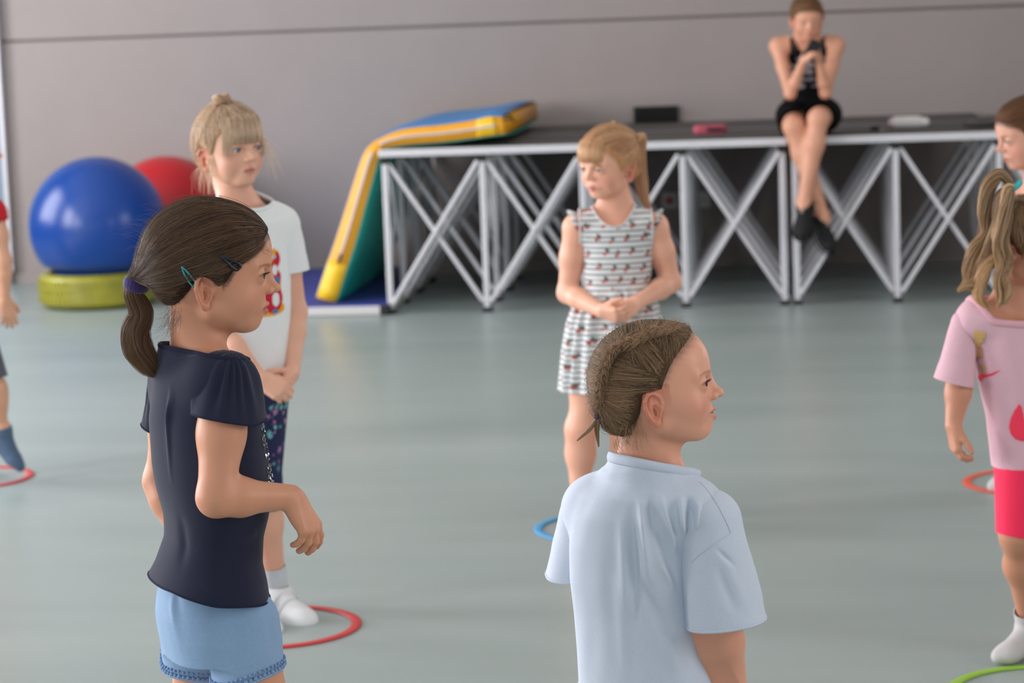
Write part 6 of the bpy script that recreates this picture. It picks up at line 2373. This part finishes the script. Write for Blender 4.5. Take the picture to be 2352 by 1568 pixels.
    for an, d, kn in ((an_r, df, kn_r), (an_l, Fw, kn_l)):
        sp = [Prim(p.f, p.lo - .003, p.hi + .003, p.k) for p in foot(an, d, .97)] + [rc(an, an + nrm(kn - an) * .09, .029, .032, .01)]
        cl = [plane_clip(an + nrm(kn - an) * .05, nrm(kn - an))]
        garment('sock', sp, .0032, MSo, root, cl); covers.append((sp, cl, .02, None))
    paint = lambda V, C: mane.scalp(V, H.paint(V, C, lip=(186, 96, 92), brow=(110, 82, 60), blush=.3), (110, 82, 58), 5)
    body_mesh('body', B, .0032, root, (206, 144, 116), paint, None, covers)
    eyeballs(H, root, (80, 64, 52)); lashes(H, root, 4.6, 5)
    MH, MC = hairs('hair_honey_brown', (70, 44, 28), (240, 196, 146), (104, 70, 47))
    tie = H.loc(W(2332, 436, Y - .05))
    cap = mane.cap('hair', .0035, MC, root); cap['label'] = 'honey brown hair in curly pigtails'
    strands('hair_strands', mane.comb(2600, 14, tie, 12, (.2, 2.5), seed=4), .0004, MH, cap, np.clip(rng.normal(.28, .18, 2600), 0, 1))
    yb = Y - .06
    paths = [([(2330, 430), (2297, 402), (2270, 430), (2261, 490), (2264, 535), (2243, 572), (2229, 615), (2226, 648), (2199, 668)], [.006, .014, .017, .015, .011, .015, .017, .013, .003], .02),
             ([(2330, 430), (2312, 436), (2300, 500), (2285, 545), (2296, 578), (2272, 606), (2254, 640), (2250, 680), (2272, 712)], [.006, .010, .011, .007, .009, .012, .014, .011, .003], -.01),
             ([(2326, 434), (2300, 450), (2290, 520), (2272, 570), (2262, 610), (2252, 640), (2226, 655), (2205, 662)], [.006, .013, .014, .013, .017, .016, .012, .003], .0),
             ([(2326, 440), (2316, 500), (2308, 555), (2318, 600), (2308, 640), (2316, 675), (2306, 700)], [.005, .009, .010, .009, .010, .009, .002], -.035),
             ([(2322, 440), (2305, 480), (2296, 530), (2288, 572), (2297, 610), (2290, 650), (2298, 690), (2290, 706)], [.006, .010, .009, .008, .009, .009, .008, .002], -.03)]
    for i, (pp, rr, dy) in enumerate(paths):
        P = [W(x, y, yb + dy) for x, y in pp]
        c = tube_obj('curl', spline(P, 50), np.interp(np.linspace(0, 1, 50), np.linspace(0, 1, len(rr)), rr) * .72, MC, root, n=12)
        strands('curl_hair', lock(P, rr, 620, 40, 40 + i, twist=3.5, hollow=.3, wave=.002), .0004, MH, c, np.clip(rng.normal(.30 + .30 * (i == 1), .24, 620)[:, None] + np.linspace(-.05, .35, 40)[None], 0, 1))
    ct = W(2333, 428, yb)
    tube_obj('hair_tie', [ct + np.array([.010 * math.sin(t), .012 * math.cos(t), .008 * math.sin(t)]) for t in np.linspace(0, 6.28, 20, endpoint=False)], .0055, mat('turquoise_elastic', (60, 176, 182), rough=.7), root, closed=True)['label'] = 'turquoise hair tie'


# ------------------------------------------------------------------ girl in profile behind her
def girl_behind():
    Y = 7.3
    Fw = yawdir(-170); R = np.array([Fw[1], -Fw[0], 0]); L = -R
    root = empty('person', FL(2395, 1105), 'brown haired child in profile facing left, partly hidden behind the curly haired child', 'person')
    H = Head(W(2371, 331, Y), -170, -12, 0, 1.03)
    hl = [(-120, -30), (-70, -38), (-48, -34), (-34, -14), (-24, 4), (-16, 26), (0, 33), (8, 27), (14, 14), (24, 10), (31, 20), (44, 48), (60, 62), (74, 68), (86, 74), (104, 84)]
    mane = Mane(H, hl, 7.5)
    nb_ = W(2378, 425, Y)
    sh_r = nb_ + R * .11 - Z3 * .05; sh_l = nb_ - R * .11 - Z3 * .05
    el_r = sh_r - Z3 * .20 + R * .01; wr_r = el_r - Z3 * .17 + Fw * .03
    el_l = sh_l - Z3 * .20 - R * .01; wr_l = el_l - Z3 * .17 + Fw * .03
    pz = .58
    hip_r = np.array([nb_[0], nb_[1], pz]) + R * .055; hip_l = hip_r - R * .11
    kn_r = hip_r * [1, 1, 0] + Z3 * .33; an_r = hip_r * [1, 1, 0] + Z3 * .062; kn_l = hip_l * [1, 1, 0] + Z3 * .33; an_l = hip_l * [1, 1, 0] + Z3 * .062
    zs = np.array([nb_[2] - .03, nb_[2] - .1, nb_[2] - .22, pz + .08, pz - .06]); cs = np.tile(nb_[:2], (5, 1)); rx = np.array([.10, .108, .102, .105, .115]); ry = rx * .74
    B = [ztube(zs, cs, rx, ry, R, Fw, k=.03, grow=-.016), rc(sh_r, sh_l, .033, .033, .035), ell((hip_l + hip_r) / 2 + Z3 * .03, (.085, .072, .08), np.stack([R, Fw, Z3]), .04)]
    B += neck_prims(H, nb_, sh_r, sh_l, .95) + arm(sh_r, el_r, wr_r, .95) + arm(sh_l, el_l, wr_l, .95)
    B += hand(wr_r, -Z3, L, True, .92) + hand(wr_l, -Z3, R, False, .92)
    B += leg(hip_r, kn_r, an_r, .92, .95, Fw) + leg(hip_l, kn_l, an_l, .92, .95, Fw) + foot(an_r, Fw, .92) + foot(an_l, Fw, .92) + H.prims(lids=3.4)
    covers = []
    M = mat_cloth('light_grey_jersey', (186, 184, 186))
    T_ = [ztube(zs, cs, rx, ry, R, Fw, k=.03, p=2.3), rc(sh_r, sh_l, .046, .046, .03), rc(nb_ - Z3 * .02, sh_r * .7 + nb_ * .3, .046, .045, .03), rc(nb_ - Z3 * .02, sh_l * .7 + nb_ * .3, .046, .045, .03), rc(nb_, nb_ + Z3 * .05, .052, .05, .03)]
    cl = [lambda V: pz - .03 - V[:, 2], neck_clip(nb_ - Z3 * .005, nrm(Z3 + Fw * .35))]
    fore = [rc(sh_r - Z3 * .1, wr_r - Z3 * .1, .05, .05), rc(sh_l - Z3 * .1, wr_l - Z3 * .1, .05, .05)]
    o, V, T = garment('t_shirt', T_, .004, M, root, cl); covers.append((T_, cl, .03, lambda V: (field(V, fore) > 0) & (V[:, 2] < nb_[2] + .02)))
    for sh, el in ((sh_r, el_r), (sh_l, el_l)):
        ax = nrm(el - sh); sp = [rc(sh, sh + ax * .17, .045, .047, .01)]; c2 = [plane_clip(sh + ax * .11, ax)]
        garment('sleeve', sp, .004, M, root, c2); covers.append((sp, c2, .02, lambda V, sh=sh, el=el: field(V, [rc(sh, el, .056, .05)]) < 0))
    Sp = [ell((hip_l + hip_r) / 2 + Z3 * .03, (.093, .082, .085), np.stack([R, Fw, Z3]), .04), rc(hip_r, kn_r, .066, .055, .02), rc(hip_l, kn_l, .066, .055, .02)]
    c2 = [lambda V: .42 - V[:, 2], lambda V: V[:, 2] - pz - .02]
    garment('shorts', Sp, .004, mat_cloth('dark_blue_cotton', (52, 58, 82)), root, c2); covers.append((Sp, c2, .03, None))
    for an, kn in ((an_r, kn_r), (an_l, kn_l)):
        make_shoes(root, an, Fw, .95, mat_cloth('white_canvas', (206, 206, 206)), mat('pale_rubber_sole', (200, 200, 198), rough=.6), None, an - Z3 * .002, covers)
    paint = lambda V, C: mane.scalp(V, H.paint(V, C, lip=(186, 100, 96), brow=(96, 64, 44), blush=.5), (92, 60, 42), 5)
    body_mesh('body', B, .0034, root, (226, 166, 142), paint, None, covers)
    eyeballs(H, root, (80, 64, 52), (0, -16)); lashes(H, root, 3.4, 5)
    MH, MC = hairs('hair_chestnut', (66, 40, 26), (150, 104, 70), (88, 56, 38))
    tie = (-98, 0, 40)
    cap = mane.cap('hair', .004, MC, root); cap['label'] = 'chestnut brown hair tied back'
    strands('hair_strands', mane.comb(2600, 14, tie, 10, (.2, 2.6), seed=5), .00042, MH, cap)
    path = [H.w(-98, 0, 40), H.w(-125, 0, 20), H.w(-128, 0, -40), H.w(-112, 0, -100)]
    pony = tube_obj('ponytail', spline(path, 24), np.interp(np.linspace(0, 1, 24), [0, .3, .8, 1], [.008, .018, .016, .003]), MC, root, n=12)
    strands('ponytail_hair', lock(path, [.010, .021, .020, .004], 400, 16, 9, hollow=.5), .0004, MH, pony)


# ------------------------------------------------------------------ older girl sitting on the stage with a phone
def girl_seated():
    Y = 12.05
    Fw = yawdir(-90); R = np.array([Fw[1], -Fw[0], 0]); L = -R
    # the front edge of the stage below her
    e = RM(*(MW.inverted() @ Vector(W(1855, 308, 12.0))))
    Yf = float(on_front(1855, 308, 0)[1])
    Y = Yf + .10
    root = empty('person', np.array([W(1855, 290, Yf + .22)[0], Yf + .25, DECK_H]), 'older child in black sleeveless top and shorts sitting on the stage with a phone', 'person')
    S = 1.16
    H = Head(W(1853, 57, Y + .02), -88, -14, 0, 1.04)
    hl = [(-120, -30), (-70, -38), (-48, -34), (-34, -14), (-24, 4), (-16, 26), (0, 33), (8, 27), (14, 14), (24, 12), (31, 22), (44, 50), (60, 64), (74, 72), (86, 78), (104, 88)]
    mane = Mane(H, hl, 6.0)
    Yt = Yf + .26
    sh_r = W(1787, 106, Y + .08); el_r = W(1815, 216, Y - .06); wr_r = W(1846, 138, Y - .16)
    sh_l = W(1921, 104, Y + .08); el_l = W(1896, 214, Y - .06); wr_l = W(1880, 136, Y - .14)
    nb_ = W(1853, 92, Y + .09)
    hz = DECK_H + .085
    hip_r = np.array([W(1824, 280, Yt)[0], Yt, hz]); hip_l = np.array([W(1892, 280, Yt)[0], Yt, hz])
    kn_l = W(1880, 272, Yf - .10); an_l = W(1846, 468, Yf - .10)
    kn_r = W(1822, 290, Yf - .06); an_r = W(1890, 498, Yf - .035)
    kn_r[2] = max(kn_r[2], DECK_H + .045)
    rows = [(112, 1796, 1912), (150, 1803, 1906), (195, 1808, 1900), (240, 1800, 1908), (290, 1786, 1924)]
    zs, cs, rx, ry = torso_rows(rows, Y + .12, 0, .68, R)
    cs[:, 1] = np.linspace(Y + .10, Yt, len(cs))
    zs[-1] = DECK_H + .012
    B = [ztube(zs, cs, rx, ry, R, Fw, k=.03, p=2.2, grow=-.012), rc(sh_r, sh_l, .034, .034, .035), ell((hip_l + hip_r) / 2 + Z3 * .01, (.13, .11, .088), np.stack([R, Fw, Z3]), .04)]
    B += neck_prims(H, nb_, sh_r, sh_l, .98) + arm(sh_r, el_r, wr_r, .98) + arm(sh_l, el_l, wr_l, .98)
    B += [rc(nb_ + Z3 * .02, sh_r, .030, .026, .04), rc(nb_ + Z3 * .02, sh_l, .030, .026, .04)]
    ph = W(1864, 118, Y - .20)
    B += hand(wr_r, nrm(ph - wr_r), nrm(L * .8 + Fw * -.3), True, 1.05, curl=(40, 40, 25), thumb=(.4, .4))
    B += hand(wr_l, nrm(ph + R * -.02 - wr_l), nrm(-L * .6 - Fw * .5), False, 1.05, curl=(50, 45, 25), thumb=(.4, .4))
    for hip, kn, an in ((hip_l, kn_l, an_l), (hip_r, kn_r, an_r)):
        m = (kn + an) / 2
        B += [rc(hip, kn, .068, .049, .03), rc(kn, kn + (an - kn) * .3, .047, .046, .02), rc(kn + (an - kn) * .3, an, .046, .030, .03)]
    dl = nrm(np.array([-.25, -.75, -.62])); dr = nrm(np.array([.35, -.62, -.72]))
    B += foot(an_l, dl, 1.15) + foot(an_r, dr, 1.15) + H.prims(lids=3.2)
    covers = []
    topm = mat('black_printed_top', rough=.9, spec=.15, attr='Col')

    def col(V):
        C = np.tile(lin((20, 20, 22)), (len(V), 1))
        u = V @ R; z = V[:, 2]
        z0, z1 = W(1855, 132, Y)[2], W(1855, 206, Y)[2]
        q = np.stack([u, z * 0, z], 1)
        w = wob(q * 1.0, 90, 5, 2) + .6 * np.sin(z * 190)
        s = (z < z0) & (z > z1) & (w > -.05) & ((V[:, 1] - cs[1][1]) < 0)
        C[s] = lin((150, 148, 152))
        return C
    T_ = [ztube(zs, cs, rx, ry, R, Fw, k=.03, p=2.3), rc(sh_r + L * .03, sh_l - L * .03, .036, .036, .03)]
    zt = W(1853, 124, Y)[2]
    uc = float((nb_) @ R)

    def strap(V):
        u = np.abs(V @ R - uc)
        return np.where(V[:, 2] > zt, np.where((u > .066) & (u < .084), -1, np.where(u < .062, V[:, 2] - zt - .10 * np.clip((u - .035) / .03, 0, 1), V[:, 2] - zt + .02)), np.where(u > .112, V[:, 2] - zt + .05, -1))
    tc = [strap, lambda V: DECK_H + .10 - V[:, 2]]
    fore = [rc(sh_r + (el_r - sh_r) * .3, el_r, .05, .05), rc(el_r, wr_r, .05, .05), rc(wr_r, ph, .06, .06), rc(sh_l + (el_l - sh_l) * .3, el_l, .05, .05), rc(el_l, wr_l, .05, .05), rc(wr_l, ph, .06, .06)]
    garment('tank_top', T_, .0036, topm, root, tc, None, col); covers.append((T_, tc, .03, lambda V: (field(V, fore) > 0)))
    Sp = [ell((hip_l + hip_r) / 2 + Z3 * .008, (.155, .13, .092), np.stack([R, Fw, Z3]), .04), rc(hip_l, kn_l, .082, .070, .03), rc(hip_r, kn_r, .082, .070, .03)]
    mid = (hip_l + hip_r) / 2
    sc_ = [lambda V: (mid[1] - .255) - V[:, 1], lambda V: V[:, 2] - DECK_H - .17, lambda V: DECK_H + .003 - V[:, 2]]
    garment('shorts', Sp, .004, mat_cloth('black_jersey', (14, 14, 16), sheen=0, spec=.1), root, sc_); covers.append((Sp, sc_, .03, lambda V: field(V, fore) > 0))
    MB = mat('black_canvas', (22, 22, 24), rough=.8)
    for an, d, kn in ((an_l, dl, kn_l), (an_r, dr, kn_r)):
        make_shoes(root, an, d, 1.16, MB, mat('black_sole', (30, 30, 32), rough=.7), None, an + nrm(Z3 - d * d[2]) * .012, covers)
        up = nrm(Z3 - d * d[2])
        b = bmesh.new(); bmesh.ops.create_icosphere(b, subdivisions=2, radius=.013, matrix=Matrix.Translation(Vector(an + d * .055 + up * .004)) @ Matrix.Scale(.8, 4))
        bm_obj('shoe_button', b, mat('dull_silver', (150, 140, 132), rough=.5), root, smooth=True)
    paint = lambda V, C: mane.scalp(V, H.paint(V, C, lip=(184, 100, 94), brow=(104, 74, 54), blush=.5), (98, 68, 48), 6)
    body_mesh('body', B, .0038, root, (220, 160, 132), paint, None, covers)
    eyeballs(H, root, (80, 64, 52), (0, -20))
    MH, MC = hairs('hair_light_brown', (80, 54, 36), (168, 126, 88), (104, 74, 50))
    cap = mane.cap('hair', .004, MC, root); cap['label'] = 'light brown hair scraped back into a bun'
    strands('hair_strands', mane.comb(2200, 14, (-82, 0, 108), 10, (.2, 1.8), seed=5), .0005, MH, cap)
    V_, q = surf([H.el((-86, 0, 112), (24, 26, 24), 5)], .004)
    bun = link('bun', mesh_np('bun', V_, q), MC, root)
    return ph, Y, R, Fw, L


# ------------------------------------------------------------------ child running in at the left edge
def child_left():
    Y = 8.1
    Fw = yawdir(20); R = np.array([Fw[1], -Fw[0], 0]); L = -R
    root = empty('person', FL(-95, 1100), 'child in red top at the left edge, one grey socked foot lifted in mid step', 'person')
    sh_r = W(-14, 492, Y - .04); el_r = W(6, 600, Y - .05); wr_r = W(10, 688, Y - .03)
    nb_ = W(-78, 455, Y)
    sh_l = W(-130, 492, Y + .06); el_l = W(-170, 600, Y + .05); wr_l = W(-140, 690, Y)
    H = Head(W(-70, 368, Y), 15, 0, 0, 1.0)
    mane = Mane(H, HAIRLINE, 7.0)
    hip_r = W(-60, 770, Y - .05); kn_r = W(-14, 895, Y - .05); an_r = W(4, 988, Y - .03)
    hip_l = W(-115, 770, Y + .05); kn_l = W(-100, 920, Y + .05); an_l = np.array([W(-110, 1050, Y)[0], Y + .05, .062])
    rows = [(490, -125, -28), (560, -128, -36), (640, -126, -40), (720, -126, -38), (800, -130, -34)]
    zs, cs, rx, ry = torso_rows(rows, Y, 0, .74, R)
    B = [ztube(zs, cs, np.minimum(rx, .12), np.minimum(ry, .085), R, Fw, k=.03, grow=-.014), rc(sh_r, sh_l, .033, .033, .035), ell((hip_l + hip_r) / 2 + Z3 * .03, (.085, .072, .08), np.stack([R, Fw, Z3]), .04)]
    B += neck_prims(H, nb_, sh_r, sh_l, .95) + arm(sh_r, el_r, wr_r, .95, 1.0) + arm(sh_l, el_l, wr_l, .95)
    B += hand(wr_r, nrm(W(24, 744, Y - .02) - wr_r), nrm(L + Fw * -.2), True, .95, curl=(10, 14, 10), spread=9, thumb=(.5, .2)) + hand(wr_l, -Z3, R, False, .95)
    df = nrm(W(66, 1046, Y - .03) - W(10, 994, Y - .03))
    B += leg(hip_r, kn_r, an_r, .92, .92, Fw) + leg(hip_l, kn_l, an_l, .92, .95, Fw) + foot(an_r, df, .95) + foot(an_l, Fw, .92) + H.prims()
    covers = []
    M = mat_cloth('red_jersey', (196, 40, 48))
    T_ = [ztube(zs, cs, np.minimum(rx, .12), np.minimum(ry, .085), R, Fw, k=.03, p=2.3), rc(sh_r, sh_l, .044, .044, .03), rc(nb_ - Z3 * .02, sh_r * .7 + nb_ * .3, .046, .045, .03), rc(nb_ - Z3 * .02, sh_l * .7 + nb_ * .3, .046, .045, .03), rc(nb_, nb_ + Z3 * .05, .052, .05, .03)]
    hz = W(-80, 760, Y)[2]
    cl = [lambda V: hz - V[:, 2], neck_clip(nb_ - Z3 * .005, nrm(Z3 + Fw * .3))]
    fore = [rc(sh_r + (el_r - sh_r) * .3, el_r, .04, .04), rc(el_r, wr_r, .04, .04), rc(wr_r, wr_r - Z3 * .1, .05, .05), rc(el_l, wr_l, .05, .05), rc(wr_l, wr_l - Z3 * .1, .05, .05)]
    garment('t_shirt', T_, .004, M, root, cl); covers.append((T_, cl, .03, lambda V: (field(V, fore) > 0) & (V[:, 2] < nb_[2] + .02)))
    for sh, el in ((sh_r, el_r), (sh_l, el_l)):
        ax = nrm(el - sh); sp = [rc(sh - ax * .01, sh + ax * .1, .043, .043, .01)]; c2 = [plane_clip(sh + ax * .022, ax)]
        garment('sleeve', sp, .004, M, root, c2); covers.append((sp, c2, .02, lambda V, sh=sh, el=el: field(V, [rc(sh, el, .056, .05)]) < 0))
    Sp = [ell((hip_l + hip_r) / 2 + Z3 * .03, (.093, .082, .085), np.stack([R, Fw, Z3]), .04), rc(hip_r, kn_r, .068, .056, .02), rc(hip_l, kn_l, .068, .056, .02)]
    c2 = [lambda V: W(-60, 860, Y)[2] - V[:, 2], lambda V: V[:, 2] - hz - .03]
    garment('shorts', Sp, .004, mat_cloth('grey_cotton', (92, 96, 106)), root, c2); covers.append((Sp, c2, .03, lambda V: field(V, fore) > 0))
    MSo = mat_cloth('grey_blue_sock', (84, 104, 130), noise=.12, nscale=90)
    for an, d, kn, s in ((an_r, df, kn_r, 1.05), (an_l, Fw, kn_l, .97)):
        sp = foot(an, d, s) + [rc(an, an + nrm(kn - an) * .07, .030, .031, .01)]
        c2 = [plane_clip(an + nrm(kn - an) * .012, nrm(kn - an))]
        garment('sock', sp, .0034, MSo, root, c2); covers.append((sp, c2, .02, None))
    body_mesh('body', B, .0034, root, (222, 166, 136), lambda V, C: H.paint(V, C), None, covers)
    eyeballs(H, root)
    MH, MC = hairs('hair_plain_brown', (66, 44, 30), (140, 104, 74), (88, 62, 44))
    mane.cap('hair', .005, MC, root)


girl_white()
girl_dress()
girl_pink()
girl_behind()
PH = girl_seated()
child_left()

# phone held by the seated girl
ph, Yp, R_, F_, L_ = PH
r = empty('phone', ph, 'dark phone held in both hands by the seated child', 'phone')
bm = bmesh.new()
ax = nrm(np.array([.25, -.55, .55])); sd = nrm(np.cross(ax, np.array([-.3, -.5, -1.]))); up = np.cross(sd, ax)
Mx = Matrix(((sd[0], ax[0], up[0], ph[0]), (sd[1], ax[1], up[1], ph[1]), (sd[2], ax[2], up[2], ph[2]), (0, 0, 0, 1)))
bm_box(bm, (0, .015, 0), (.060, .115, .009), Mx, bev=.003)
bm_obj('phone_body', bm, mat('phone_case', (40, 42, 46), rough=.3), r)
bm = bmesh.new(); bm_box(bm, (0, .015, -.0052), (.053, .104, .0012), Mx, bev=.0003)
bm_obj('screen', bm, mat('phone_screen', (120, 122, 126), rough=.1), r)


# ------------------------------------------------------------------ flat rings on the floor
def hoop(c, col, label, rad=.20):
    r = empty('floor_ring', (c[0], c[1], 0), label, 'ring')
    S = 96
    prof = [(-.0125, .001), (-.012, .0035), (-.009, .005), (.009, .005), (.012, .0035), (.0125, .001)]
    a = np.arange(S) * 2 * math.pi / S
    V = np.concatenate([np.stack([(rad + q) * np.cos(a), (rad + q) * np.sin(a), np.full(S, z)], 1) for q, z in prof])
    K = len(prof); F = []
    for i in range(K):
        for j in range(S):
            F.append((i * S + j, i * S + (j + 1) % S, ((i + 1) % K) * S + (j + 1) % S, ((i + 1) % K) * S + j))
    link('ring_band', mesh_np('ring_band', V, F), mat('ring_' + label.split()[0], col, rough=.45), r, world_space=False)


hoop(FL(630, 1441), (206, 52, 52), 'red floor ring around the white shoes')
hoop(FL(1398, 1211), (74, 160, 214), 'sky blue floor ring around the feet of the child in the dress')
hoop(FL(2376, 1107), (232, 92, 66), 'orange floor ring behind the child in pink')
hoop(FL(2408, 1590), (150, 196, 60), 'lime green floor ring under the pale socked foot')
hoop(FL(-72, 1099), (206, 60, 62), 'red floor ring under the lifted grey sock')
